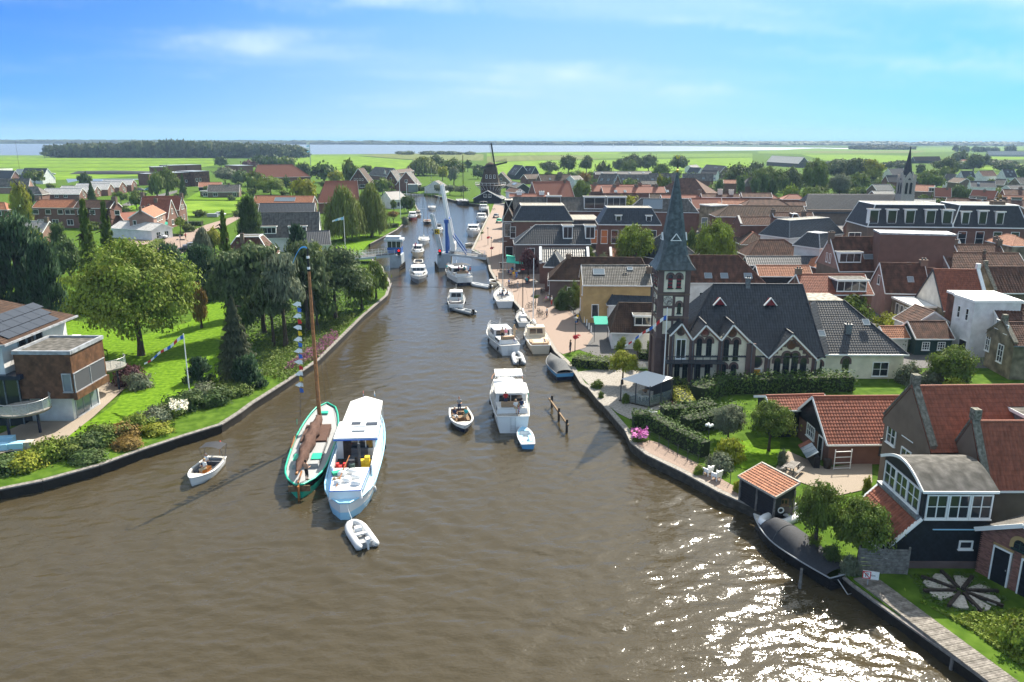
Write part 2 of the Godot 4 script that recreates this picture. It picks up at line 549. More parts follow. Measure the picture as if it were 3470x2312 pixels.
func fields()->Array:
	return [
		["field_bright",pv([-891.5,-1210.3,-782.4,-1226,-411.8,-1100.8,-304.3,-818.1,-271,-591.6,-285.5,-525.1,-335.7,-522.2,-385.4,-519.3])],
		["field_mid",pv([-891.5,-1210.3,-782.4,-1226,-641.1,-1246.4,-569.8,-1106.9,-696.6,-1090.8,-794.8,-1078.3])],
		["field_dark",pv([-713.6,-967.4,-624.6,-977.5,-373.6,-1005.9,-368.1,-990.7,-615.6,-963.2,-703.3,-953.4])],
		["field_dark",pv([-630.7,-854.3,-551.4,-862.1,-328.7,-884.1,-324.4,-872.4,-544.4,-850.9,-622.7,-843.3])],
		["field_dark",pv([-550.3,-744.4,-480.5,-750.3,-285.5,-767,-281.2,-755.2,-473.4,-739.1,-542.1,-733.3])],
		["field_dark",pv([-383.6,-662.5,-314.9,-667.7,-310.7,-658.7,-378.5,-653.7])],
		["field_bright",pv([-342.3,-1250,-228.5,-1233.6,-128,-1024.6,-87.97,-664.4,-124.1,-619.3,-234.5,-858.9])],
		["field_mid",pv([-368.3,-1352.7,-268.5,-1407.9,-211.6,-1235.9,-262.2,-1229,-344.9,-1266.3])],
		["field_olive",pv([-257.4,-1369.6,-150.4,-1491.7,-52.2,-1441.7,-36.75,-1013.5,-126.6,-1024.7,-206.4,-1205.8])],
		["field_dark",pv([-244.4,-1280.5,-130.6,-1057.6,-125.9,-1019.4,-235.3,-1232.7])],
		["field_bright",pv([-48.11,-1508.4,88.2,-1685.2,233.7,-1711.3,184.2,-1436.6,13.68,-1334.8,-40.19,-1259.3])],
		["field_olive",pv([-39.69,-1243.5,13.5,-1317.1,171.1,-1394.9,121.5,-1117.1,40.1,-1043.4,-30.51,-955.1])],
		["field_mid",pv([111.6,-1386.1,192.5,-1501.8,475.5,-1593.9,393.7,-1318.4,277.4,-1254.5,123.6,-1136.4])],
		["field_bright",pv([-29.66,-928.1,33.5,-1021.2,114.4,-1051.7,369.3,-1236.1,192.5,-640.9,114.4,-635.6,-17.8,-555.3])],
		["field_mid",pv([231.9,-1296.4,460.8,-1544.3,378.7,-1267.8,215.1,-1201.9])],
		["field_mid",pv([580.8,-1901.5,967.8,-2579.3,1009.8,-2419.5,1280.7,-2788.7,2190.7,-3453.3,1442.8,-2271.9,831.7,-1704.1,556.1,-1536.6,487.8,-1595.9])],
		["field_olive",pv([676.6,-1886,939.6,-2044.2,1067.5,-2069.7,857.9,-1708.5,627.5,-1669.8])],
		["field_bright",pv([535.1,-1489.8,651.5,-1507.4,703,-1360.6,445.9,-923.6,415.5,-1063.1])],
		["field_bright",pv([802.6,-1374.2,846,-1329.1,905.2,-1320.7,486.2,-706.1,440.3,-754.3])],
		["field_dark",pv([653.5,-1112.2,737.7,-1158.1,799.2,-1165.2,647.6,-942.8,549.2,-933.5])],
		["field_bright",pv([-144.4,-348.3,-121.4,-349.2,-101.5,-290.9,-114.5,-277.7])],
		["lawn",pv([-146.6,-354.8,-163.8,-416.3,-133.1,-400.2,-117.3,-352])],
	]
func wave(x: float,z: float)->float:
	var h:=nz.get_noise_2d(x*3.0,z*7.5)*.075
	h+=nz.get_noise_2d(x*6.0+60,z*15.0+2.0*sin(x*.3))*.03
	h+=nz.get_noise_2d(x*1.1+90,z*2.2)*.07
	for k in wakes:
		var d: float=Vector2(x-k[0],z-k[1]).length()
		h+=.5*k[2]*(1+nz.get_noise_2d(x*.9,z*.9))*sin(d*k[3]+2.5*nz.get_noise_2d(x*.6+40,z*.6))*exp(-absf(d-k[4])*k[5])
	return h
var wakes:=[[6.0,-62.0,.05,2.6,14.0,.35],[6.0,-62.0,.05,2.2,22.0,.3],[-14.0,-52.0,.05,2.4,10.0,.3],[-6.0,-80.0,.045,2.5,12.0,.3],[16.0,-30.0,.05,2.2,16.0,.3],[-20.0,-36.0,.04,2.0,14.0,.22]]
func canal()->void:
	var b:=mb()
	var rows:=[]
	var z:=-24.0
	while z>-150.0:
		var row:=PackedVector3Array()
		var fade:=smoothstep(-150.0,-135.0,z)
		for k in 440:
			var x:=-92.0+k*.3
			row.append(V(x,wave(x,z)*fade,z))
		rows.append(row)
		z -= clampf(.22*-z/45.0,.16,.5)
	b.g(rows)
	b.q(V(-300,0,-150),V(60,0,-150),V(60,0,-520),V(-300,0,-520))
	kind(put("canal_water",b.done(M("water"))),"structure")
func tiles(b:MB,bl:Vector3,br:Vector3,tr:Vector3,tl:Vector3,tw:=.3,th:=.36,seg:=2,amp:=.025)->void:
	var u:=(br-bl).normalized()
	var W:=(br-bl).length()
	var l1:=(tl-bl).dot(u)
	var r1:=(tr-bl).dot(u)
	var up:=(tl-bl)-u*l1
	var S:=up.length()
	var n:=u.cross(up/S)
	b.col=Color(.3,.3,.3)
	b.q(bl-n*.02,br-n*.02,tr-n*.02,tl-n*.02)
	var rows:=maxi(1,roundi(S/th))
	var step:=tw/seg
	for r in rows:
		var v0:=float(r)/rows
		var v1:=float(r+1)/rows
		var k0:=floori(minf(lerpf(0,l1,v0),lerpf(0,l1,v1))/step)
		var k1:=ceili(maxf(lerpf(W,r1,v0),lerpf(W,r1,v1))/step)
		var la:=lerpf(0,l1,v0)
		var lb:=lerpf(0,l1,v1)
		var ra:=lerpf(W,r1,v0)
		var rb:=lerpf(W,r1,v1)
		var pa:=bl+up*v0
		var pb:=bl+up*v1
		for k in range(k0,k1):
			var a0:=clampf(k*step,la,ra)
			var a1:=clampf((k+1)*step,la,ra)
			var b0:=clampf(k*step,lb,rb)
			var b1:=clampf((k+1)*step,lb,rb)
			if a1-a0<.01 and b1-b0<.01: continue
			var w0:=absf(sin(PI*k/seg)) if seg>2 else float(k%2)
			var w1:=absf(sin(PI*(k+1)/seg)) if seg>2 else float((k+1)%2)
			if k%seg==0 or b.col==null or k==k0:
				var t:=.78+.22*fposmod(sin(float(floori(float(k)/seg))*12.99+r*78.2+bl.x*3.0)*437.5,1.0)
				b.col=Color(t,t*(.97+.03*t),t)
			b.q(pa+u*a0+n*(.045+w0*amp),pa+u*a1+n*(.045+w1*amp),pb+u*b1+n*(.01+w1*amp),pb+u*b0+n*(.01+w0*amp))
	b.col=null
func slope(b:MB,lod: int,bl:Vector3,br:Vector3,tr:Vector3,tl:Vector3)->void:
	if lod==0:
		if (tr-tl).length()<.02: b.tri(bl,br,tl)
		else: b.q(bl,br,tr,tl)
	elif lod==1: tiles(b,bl,br,tr,tl,.42,.42,2,.045)
	else: tiles(b,bl,br,tr,tl,.26,.34,4,.035)
func window_mesh(w: float,h: float,nc: int,nr: int,fr:="wp",gl:="glass")->ArrayMesh:
	var key:="w%.2f %.2f %d %d %s %s"%[w,h,nc,nr,fr,gl]
	if cache.has(key): return cache[key]
	var f:=mb()
	var e:=.09
	f.bx(V(-w/2+e/2,h/2,.03),V(e,h,.1))
	f.bx(V(w/2-e/2,h/2,.03),V(e,h,.1))
	f.bx(V(0,h-e/2,.032),V(w-2*e,e,.1))
	f.bx(V(0,e/2,.04),V(w-2*e,e,.12))
	f.bx(V(0,-.04,.06),V(w+.1,.07,.16))
	for k in range(1,nc): f.bx(V(-w/2+w*k/nc,h/2,.028),V(.06,h-2*e,.07))
	for k in range(1,nr): f.bx(V(0,h*k/nr,.024),V(w-2*e,.045,.05))
	var m:=f.done(M(fr))
	var g:=mb()
	g.q(V(-w/2+e,e,.015),V(w/2-e,e,.015),V(w/2-e,h-e,.015),V(-w/2+e,h-e,.015))
	g.into(m,M(gl))
	cache[key]=m
	return m
func win(o:Node,tf:Transform3D,w: float,h: float,nc:=1,nr:=1,fr:="wp",gl:="glass",called:="window")->MeshInstance3D:
	var m:=put(called,window_mesh(w,h,nc,nr,fr,gl),o)
	m.transform=tf
	return m
func face(side:String,L0: float,L1: float,w: float,u: float,y: float,back:=0.0)->Transform3D:
	match side:
		"f":return Transform3D(Basis(),V(u,y,w+.01))
		"k":return Transform3D(Basis(UP,PI),V(-u,y,-w-.01-back))
		"b":return Transform3D(Basis(UP,PI/2),V(L1+.01,y,-u))
	return Transform3D(Basis(UP,-PI/2),V(L0-.01,y,u))
func chimney(o:Node,p:Vector3,h: float,w: float,mat:String)->void:
	var b:=mb()
	b.bx(p+V(0,h/2-.6,0),V(w,h+1.2,w*.75))
	b.bx(p+V(0,h-.06,0),V(w+.14,.14,w*.75+.14))
	var m:=b.done(M(mat))
	var c:=mb()
	for s in [-1,1]: c.tube([p+V(s*w*.22,h,0),p+V(s*w*.22,h+.28,0)],w*.13,6)
	c.into(m,M("dark_metal"))
	put("chimney",m,o)
func house(called:String,label:String,S:Array,o:={},group:="")->Node3D:
	var A:=V(S[0],0,S[1])
	var B:=V(S[2],0,S[3])
	var gy: float=o.get("y",.9)
	var L:=A.distance_to(B)
	var d:=(B-A)/L
	var t:=thing(called,label,o.get("cat","house"),(A+B)*.5+V(0,gy,0),atan2(-d.z,d.x),group)
	var hr: float=S[4]-gy
	var he: float=S[5]-gy
	var w: float=S[6]
	var wk: float=o.get("wk",w)
	var ha: float=o.get("ha",0.0)
	var hb: float=o.get("hb",0.0)
	var x0:=-L/2
	var x1:=L/2
	var X0:=x0-ha
	var X1:=x1+hb
	var lod: int=o.get("lod",0)
	var ov: float=o.get("ov",.25)
	var gv: float=o.get("gv",.15)
	var yf:=he-ov*(hr-he)/w
	var yk:=he-ov*(hr-he)/wk
	var rc:String=o.get("roof","red")
	var rm:Material=roof_mat(rc,lod)
	var ea:=ov*(1.0 if ha>0 else 0.0)
	var eb:=ov*(1.0 if hb>0 else 0.0)
	var va:=0.0 if ha>0 else gv
	var vb:=0.0 if hb>0 else gv
	var r:=mb()
	var fl:=V(X0-ea-va,yf,w+ov)
	var fr:=V(X1+eb+vb,yf,w+ov)
	var kl:=V(X0-ea-va,yk,-wk-ov)
	var kr:=V(X1+eb+vb,yk,-wk-ov)
	var tl:=V(x0-va,hr,0)
	var tr:=V(x1+vb,hr,0)
	slope(r,lod,fl,fr,tr,tl)
	slope(r,mini(lod,1),kr,kl,tl,tr)
	if ha>0: slope(r,lod,kl,fl,tl,tl)
	if hb>0: slope(r,lod,fr,kr,tr,tr)
	put("roof",r.done(rm),t)
	var c:=mb()
	var cr: float=.13 if lod else .1
	c.tube([tl,tr],cr,6)
	if ha>0:
		c.tube([fl,tl],cr,5)
		c.tube([kl,tl],cr,5)
	if hb>0:
		c.tube([fr,tr],cr,5)
		c.tube([kr,tr],cr,5)
	var cm:String=o.get("cap",rc)
	put("ridge_cap",c.done(roof_mat(cm,0)),t)
	var wm:String=o.get("wall","brick")
	var b:=mb()
	var yw:=he-.06
	b.q(V(X0,0,w),V(X1,0,w),V(X1,yw,w),V(X0,yw,w))
	b.q(V(X1,0,-wk),V(X0,0,-wk),V(X0,yw,-wk),V(X1,yw,-wk))
	for e in [[X0,ha,-1],[X1,hb,1]]:
		var s: int=e[2]
		var pl:Array=[-w,0,-w,yw,wk,yw,wk,0] if s>0 else [w,0,w,yw,-wk,yw,-wk,0]
		if e[1]==0.0: pl=[-w,0,-w,yw,0,hr-.08,wk,yw,wk,0] if s>0 else [w,0,w,yw,0,hr-.08,-wk,yw,-wk,0]
		b.ext(pv(pl),Transform3D(Basis(UP,s*PI/2),V(e[0],0,0)),0)
	put("wall",b.done(M(wm)),t)
	if o.has("gable"):
		for e in [[X0,ha,-1],[X1,hb,1]]:
			if e[1]>0.0: continue
			var g:=mb()
			var s: int=e[2]
			var pl:Array=[-w,yw,0,hr-.1,wk,yw] if s>0 else [w,yw,0,hr-.1,-wk,yw]
			g.ext(pv(pl),Transform3D(Basis(UP,s*PI/2),V(e[0]+s*.05,0,0)),.05)
			put("gable",g.done(M(o.gable)),t)
	var par:String=o.get("par","")
	for e in [["a",X0,ha,-1.0],["b",X1,hb,1.0]]:
		if e[2]>0.0: continue
		var s: float=e[3]
		if e[0] in par:
			var g:=mb()
			var x: float=e[1]+s*.02
			var up:=.22
			var pl:=pv([-w-.1,he-.5,-w-.1,he+up,0,hr+up+.1,wk+.1,he+up,wk+.1,he-.5])
			if s<0: pl=pv([w+.1,he-.5,w+.1,he+up,0,hr+up+.1,-wk-.1,he+up,-wk-.1,he-.5])
			g.ext(pl,Transform3D(Basis(UP,s*PI/2),V(x+s*.1,0,0)),.42)
			put("gable_wall",g.done(M(o.get("gable",wm))),t)
			var k:=mb()
			k.bar(V(x-s*.1,he+up-.02,w+.15),V(x-s*.1,hr+up+.12,0),.5,.1)
			k.bar(V(x-s*.1,he+up-.02,-wk-.15),V(x-s*.1,hr+up+.12,0),.5,.1)
			if o.get("peak",true): k.bx(V(x-s*.1,hr+up+.35,0),V(.5,.75,.6))
			put("coping",k.done(M(o.get("cop","coping"))),t)
		elif o.get("verge","wp") != "":
			var k:=mb()
			var x: float=e[1]+s*(gv+.02)
			k.bar(V(x,yf-.05,w+ov),V(x,hr-.05,0),.06,.24)
			k.bar(V(x,yk-.05,-wk-ov),V(x,hr-.05,0),.06,.24)
			put("verge_board",k.done(M(o.get("verge","wp"))),t)
	if o.get("gutter","wp") != "":
		var k:=mb()
		k.bx(V((fl.x+fr.x)/2,yf-.05,w+ov+.04),V(fr.x-fl.x,.14,.12))
		k.bx(V((fl.x+fr.x)/2,yk-.05,-wk-ov-.04),V(fr.x-fl.x,.14,.12))
		if ha>0: k.bx(V(fl.x-.04,yf-.05,0),V(.12,.14,w+wk+2*ov-.1))
		if hb>0: k.bx(V(fr.x+.04,yf-.05,0),V(.12,.14,w+wk+2*ov-.1))
		put("gutter",k.done(M(o.get("gutter","wp"))),t)
	for q in o.get("ch",[]): chimney(t,V(q[0]*L/2,hr-absf(q[1])*(hr-he)/w,q[1]),q[2],q[3],o.get("chm","brick_brown"))
	for q in o.get("win",[]):
		win(t,face(q[0],X0,X1,w,q[1],q[2]),q[3],q[4],q[5] if q.size()>5 else 1,q[6] if q.size()>6 else 1,q[7] if q.size()>7 else "wp",q[8] if q.size()>8 else "glass")
	for q in o.get("door",[]): door(t,face(q[0],X0,X1,w,q[1],0),q[2],q[3],q[4])
	for q in o.get("dor",[]): dormer(t,q,he,hr,w,rm)
	for q in o.get("sky",[]):
		var up:=V(0,hr-he,-w).normalized()
		var p:=V(q[1],lerpf(he,hr,q[2]),w*(1-q[2]))
		var bs:=Basis(Vector3.RIGHT,up,Vector3.RIGHT.cross(up))
		if q[0]<0: bs=Basis(UP,PI)*bs; p.z=-p.z
		if q[0]==2:
			up=V(ha,hr-he,0).normalized()
			bs=Basis(V(0,0,1),up,V(0,0,1).cross(up))
			p=V(X0+ha*q[2],lerpf(he,hr,q[2]),q[1])
		var m:=put("roof_window",skylight_mesh(q[3],q[4]),t)
		m.transform=Transform3D(bs,p+bs.z*.03)
	return t
func roof_mat(rc:String,lod: int)->StandardMaterial3D:
	var k:=("tile_" if lod else "far_")+rc
	return M(k) if mats.has(k) else M(rc)
func skylight_mesh(w: float,h: float)->ArrayMesh:
	var key:="s%.2f %.2f"%[w,h]
	if not cache.has(key):
		var f:=mb()
		for s in [-1,1]:
			f.bx(V(s*w/2,0,.05),V(.08,h+.08,.12))
			f.bx(V(0,s*h/2,.05),V(w-.08,.08,.118))
		var m:=f.done(M("grey_metal"))
		var g:=mb()
		g.q(V(-w/2,-h/2,.09),V(w/2,-h/2,.09),V(w/2,h/2,.09),V(-w/2,h/2,.09))
		g.into(m,M("glass_pale"))
		cache[key]=m
	return cache[key]
func door(o:Node,tf:Transform3D,w: float,h: float,mat:String)->void:
	var b:=mb()
	b.bx(V(0,h/2,.02),V(w,h,.06))
	for k in range(1,4): b.bx(V(0,h*k/4.0,.055),V(w*.8,.05,.02))
	var m:=b.done(M(mat))
	var f:=mb()
	for s in [-1,1]: f.bx(V(s*(w/2+.05),h/2,.03),V(.1,h,.1))
	f.bx(V(0,h+.05,.03),V(w+.2,.1,.1))
	f.into(m,M("wp"))
	var k:=put("door",m,o)
	k.transform=tf
	var kn:=mb()
	kn.ball(V(w*.4,h*.48,.09),ONE*.04,6,4)
	put("handle",kn.done(M("steel")),k)
func dormer(t:Node,q:Array,he: float,hr: float,w: float,rm:Material)->void:
	var s: float=q[0]
	var dw: float=q[2]
	var dh: float=q[3]
	var yb: float=q[4]
	var fz:=w*(1-(yb-he)/(hr-he))+.05
	var bz:=maxf(w*(1-(yb+dh-he)/(hr-he))-.3,-.2)
	var tf:=Transform3D(Basis(UP,0 if s>0 else PI),V(q[1],0,0))
	var d:=Node3D.new()
	var k:=0
	d.name="dormer"
	while t.has_node(NodePath(d.name)):
		k+=1
		d.name="dormer_%03d"%k
	t.add_child(d)
	d.transform=tf
	var ck:String=q[7] if q.size()>7 else "wp"
	var em:String=q[6] if q.size()>6 else "wp"
	var b:=mb()
	b.bx(V(0,yb+dh/2,(fz+bz)/2),V(dw,dh,fz-bz))
	put("cheek",b.done(M(ck)),d)
	var e:=mb()
	e.bx(V(0,yb+dh+.11,(fz+bz)/2+.12),V(dw+.4,.24,fz-bz+.3))
	var m:=e.done(M(em))
	var f:=mb()
	f.q(V(-dw/2-.15,yb+dh+.235,fz+.2),V(dw/2+.15,yb+dh+.235,fz+.2),V(dw/2+.15,yb+dh+.235,bz),V(-dw/2-.15,yb+dh+.235,bz))
	f.into(m,M("bitumen"))
	put("flat_top",m,d)
	win(d,Transform3D(Basis(),V(0,yb+.08,fz+.01)),dw-.12,dh-.14,q[5] if q.size()>5 else 1,1)
func block(called:String,label:String,E:Array,depth: float,o:={},group:="")->Node3D:
	var A:=V(E[0],0,E[1])
	var B:=V(E[2],0,E[3])
	var gy: float=o.get("y",.9)
	var L:=A.distance_to(B)
	var d:=(B-A)/L
	var t:=thing(called,label,o.get("cat","house"),(A+B)*.5+V(0,gy,0),atan2(-d.z,d.x),group)
	var h: float=E[4]-gy
	var b:=mb()
	b.bx(V(0,h/2,-depth/2),V(L,h,depth))
	put("wall",b.done(M(o.get("wall","brick"))),t)
	var fas:String=o.get("fascia","wp")
	if o.has("man"):
		var rise: float=o.man[0]
		var ins: float=o.man[1]
		var lod: int=o.get("lod",0)
		var rc:String=o.man[2]
		var rm:Material=M(("tile_" if lod else "far_")+rc)
		var r:=mb()
		var e:=.25
		var p:=[V(-L/2-e,h,e),V(L/2+e,h,e),V(L/2+e,h,-depth-e),V(-L/2-e,h,-depth-e)]
		var u:=[V(-L/2+ins,h+rise,-ins),V(L/2-ins,h+rise,-ins),V(L/2-ins,h+rise,-depth+ins),V(-L/2+ins,h+rise,-depth+ins)]
		for k in 4: slope(r,lod,p[k],p[(k+1)%4],u[(k+1)%4],u[k])
		put("roof",r.done(rm),t)
		var c:=mb()
		for k in 4:
			c.tube([p[k],u[k]],.11,5)
			c.bar(u[k],u[(k+1)%4],.3,.16)
		put("ridge_cap",c.done(M(o.get("rim","wp"))),t)
		var g:=mb()
		for k in 4: g.bar(p[k]+V(0,-.1,0),p[(k+1)%4]+V(0,-.1,0),.2,.22)
		put("gutter",g.done(M(fas)),t)
		var f:=mb()
		f.q(u[0],u[1],u[2],u[3])
		put("flat_roof",f.done(M(o.get("top","bitumen_pale"))),t)
		for q in o.get("dor",[]): dormer_flat(t,q,h,rise,ins)
	else:
		var f:=mb()
		f.bx(V(0,h+.05,-depth/2),V(L-.3,.1,depth-.3))
		put("flat_roof",f.done(M(o.get("top","bitumen"))),t)
		var g:=mb()
		for s in [-1,1]:
			g.bx(V(0,h+.02,-depth/2+s*(depth/2-.02)),V(L+.3,.3,.26))
			g.bx(V(s*(L/2-.02),h+.022,-depth/2),V(.26,.3,depth-.3))
		put("fascia",g.done(M(fas)),t)
	for q in o.get("ch",[]): chimney(t,V(q[0]*L/2,h+(o.man[0] if o.has("man") else 0.0),-q[1]*depth),q[2],q[3],o.get("chm","brick_brown"))
	for q in o.get("win",[]):
		var tf:=face(q[0],-L/2,L/2,0,q[1],q[2],depth)
		if q[0] in ["a","b"]: tf.origin.z -= depth/2
		win(t,tf,q[3],q[4],q[5] if q.size()>5 else 1,q[6] if q.size()>6 else 1,q[7] if q.size()>7 else "wp",q[8] if q.size()>8 else "glass")
	for q in o.get("door",[]): door(t,face(q[0],-L/2,L/2,0,q[1],0,depth),q[2],q[3],q[4])
	return t
func dormer_flat(t:Node,q:Array,h: float,rise: float,ins: float)->void:
	dormer(t,[1,q[0],q[1],q[2],h+q[3],q[4] if q.size()>4 else 1],h,h+rise,ins,null)
	var d:Node3D=t.get_child(t.get_child_count()-1)
	d.position.z -= ins
func row_win(side:String,u0: float,u1: float,n: int,y: float,w: float,h: float,nc:=1,nr:=1,gl:="glass")->Array:
	var r:=[]
	for k in n: r.append([side,lerpf(u0,u1,(k+.5)/n),y,w,h,nc,nr,"wp",gl])
	return r
func buildings()->void:
	houses_by_the_canal()
	houses_in_the_old_town()
	houses_across_the_water()
	houses_at_the_edge()
func houses_by_the_canal()->void:
	house("house","yellow brick house with grey tiled roof and two roof windows by the quay",[10.78,-119.4,20.85,-119.3,9.21,6.9,3.56],{"roof":"grey","lod":2,"wall":"brick_yellow","sky":[[1,-2.6,.62,1.7,1.2],[1,2.2,.8,.8,.6]],"win":[["a",-1.2,1.0,1.0,1.9],["f",-3.2,.9,1.1,2.0],["a",1.8,4.0,1.0,1.4]],"cap":"tile_grey","ch":[[1.0,1.4,.9,.8]]})
	house("house","white house with blue-black tiled roof squeezed against the church tower",[16.68,-118.3,23.09,-118.4,7.97,4.2,3.39],{"roof":"blue","lod":2,"wall":"white","ha":2.2,"sky":[[1,2.0,.12,.5,.6]],"ch":[[-.86,.6,.7,.8]],"win":[["a",-2.2,.8,.8,1.5],["a",0,.8,.8,1.5],["a",2.2,.8,.8,1.5]],"dor":[]})
	house("house","low blue and brown tiled cottage with a long white dormer behind the lindens",[14.46,-103.9,19.64,-103.6,6.49,3.4,3.31],{"roof":"brown","lod":2,"wall":"white","ha":1.0,"dor":[[1,.9,3.2,1.25,3.1,3,"wp","lead"]],"gutter":"wp"})
	house("house","long brown moss-stained roof with a hipped quay end and brick walls",[9.81,-135.1,22.25,-134.4,8.14,4.9,3.47],{"roof":"brown","lod":2,"wall":"brick_dark","ha":3.2,"hb":1.5,"wk":4.0,"ch":[[-1.0,0,.5,.9]],"sky":[],"win":row_win("a",-2.5,2.5,3,1.0,.9,1.7,2,2)+row_win("f",-7,-3,2,1.0,.9,1.6)})
	block("house","small dark mansard house with grey flat top beside the purple tree",[5.95,-140.6,8.89,-140.1,5.6,5.6,0],6.0,{"man":[2.4,1.5,"dark"],"lod":1,"wall":"brick","win":[["a",0,1.2,.9,1.8],["f",-.5,1.2,.9,1.9]],"rim":"stone_pale","top":"bitumen_pale"})
	house("house","low dark blue roof with white parapet ends behind the mansard house",[5.4,-151.9,14.71,-151.7,7.36,5.3,3.17],{"roof":"blue","lod":1,"wall":"brick","par":"ab","gable":"white","cop":"wp","peak":false,"sky":[]})
	house("inn","canal inn with dark weathered hipped roof and two white dormer windows",[4.77,-163.6,15.89,-163.9,10.64,7.3,3.59],{"cat":"inn","roof":"dark","lod":1,"wall":"brick_dark","ha":4.2,"dor":[[1,1.0,2.0,2.5,7.2,2,"wp","wp"],[1,5.6,2.0,2.5,7.2,2,"wp","wp"]],"win":row_win("f",-8.6,3.5,3,3.3,1.5,2.1,2,1)+row_win("a",-4,4,3,.9,1.2,2.2,2,2),"cap":"tile_pale","door":[["a",0,1.2,2.4,"dark_green"]]})
	block("house","tall corner house with blue mansard roof, cream cornice and white roof box",[.37,-176.2,13.42,-176.6,10.2,10.2,0],11.0,{"man":[3.2,1.7,"blue"],"lod":1,"wall":"brick","fascia":"cream","rim":"stone_pale","top":"bitumen_pale","win":row_win("a",-9.4,-1,3,5.6,1.5,3.0,1,2)+row_win("a",-9.4,-1,3,.9,1.6,3.2,2,1)+row_win("f",-9,9,4,5.4,1.3,2.6,1,2)})
	block("house","narrow quay house with brown tiled skirt roof beside the blue mansard",[-2.09,-181.1,.33,-181.1,9.6,9.6,0],9.0,{"man":[4.6,2.0,"brown"],"lod":1,"wall":"brick","win":[["f",-.2,5.2,1.5,3.0,1,2],["a",-2,5.2,1.4,2.9,1,2],["a",2,5.2,1.4,2.9,1,2]],"door":[["f",.2,1.6,2.8,"black"]],"rim":"stone_pale"})
	block("school","brick building with dark blue mansard, two small dormers and orange sunblinds",[20.22,-182.9,34.29,-182.3,8.8,8.8,0],10.0,{"cat":"school building","man":[3.6,1.9,"blue"],"lod":1,"wall":"brick","rim":"lead","dor":[[-2.6,1.3,1.35,.6,1],[4.4,1.3,1.35,.6,1]],"win":[["f",-8.2,3.4,1.6,3.2,1,2,"wp","glass_orange"],["f",-5.8,3.4,1.6,3.2,1,2,"wp","glass_orange"],["f",-3.4,3.4,1.6,3.2,1,2],["f",-1.0,3.4,1.6,3.2,1,2],["f",5.5,3.4,1.6,3.2,1,2]]})
	block("house","flat-roofed link with dark tiled front between the mansard and the school",[15.05,-198.1,21.97,-198.3,8.2,8.2,0],13.0,{"wall":"tile_dark","top":"bitumen_pale","fascia":"stone_pale"})
	house("house","long grey tiled roof with an open roof terrace behind the mansards",[.28,-221.2,25.88,-220.6,12.22,9,3.45],{"roof":"grey","lod":1,"wall":"brick","hb":3.0,"ha":1.2,"sky":[[1,-13.5,.3,1.0,.9]],"dor":[[1,9.6,5.8,3.2,8.4,2,"wp","wp"],[1,15.6,5.2,3.2,8.4,3,"wp","wp"],[1,-1.6,4.0,2.5,9.2,1,"wp","tile_dark"]]})
	house("house","low red-roofed row with white chimneys behind the grey roof terrace",[-.93,-250.9,11.4,-251.4,11.16,10.4,1.17],{"roof":"red","wall":"brick","ch":[[-.5,0,.8,1.6],[.65,0,.8,1.6]],"chm":"white","par":"b","cop":"wp","peak":false})
	house("house","large grey hipped roof with a wide framed roof light above brick walls",[34.48,-212.6,46.62,-210.6,12.64,9.6,3.26],{"roof":"grey","lod":1,"wall":"brick","ha":3.4,"hb":2.6,"sky":[[1,-3.0,.52,5.0,3.2]],"win":[["f",3.0,4.6,1.6,2.6,1,2,"wp","glass_pale"],["f",10.6,4.6,1.6,2.6,1,2,"wp","glass_pale"]],"cap":"tile_pale"})
	house("house","orange-brown tiled outbuilding between the inn yard and the pyramid roof",[20.76,-165.7,26.84,-165.5,5.46,4,2.24],{"roof":"orange","lod":1,"wall":"brick","par":"a","cop":"wp","peak":false})
	house("house","steep blue tiled hipped roof with a grey side just behind the spire",[31.99,-163.4,32.61,-162.4,9.41,4.6,4.33],{"roof":"blue","lod":2,"wall":"brick_dark","ha":5.2,"hb":4.0,"ch":[[0,0,.9,.9]],"chm":"brick_dark","cap":"tile_pale","gutter":"wp"})
	house("hall","wide brown tiled hall roof with three roof windows and white walls behind the church",[28.55,-133.4,38.69,-133.3,8.73,4.9,3.45],{"cat":"hall","roof":"old","lod":2,"wall":"white","hb":3.6,"sky":[[1,-.5,.2,1.2,1.0],[1,2.2,.2,1.2,1.0],[1,6.2,.2,1.3,1.0]],"win":[["f",-1,1.2,2.0,.9,2,1]]})
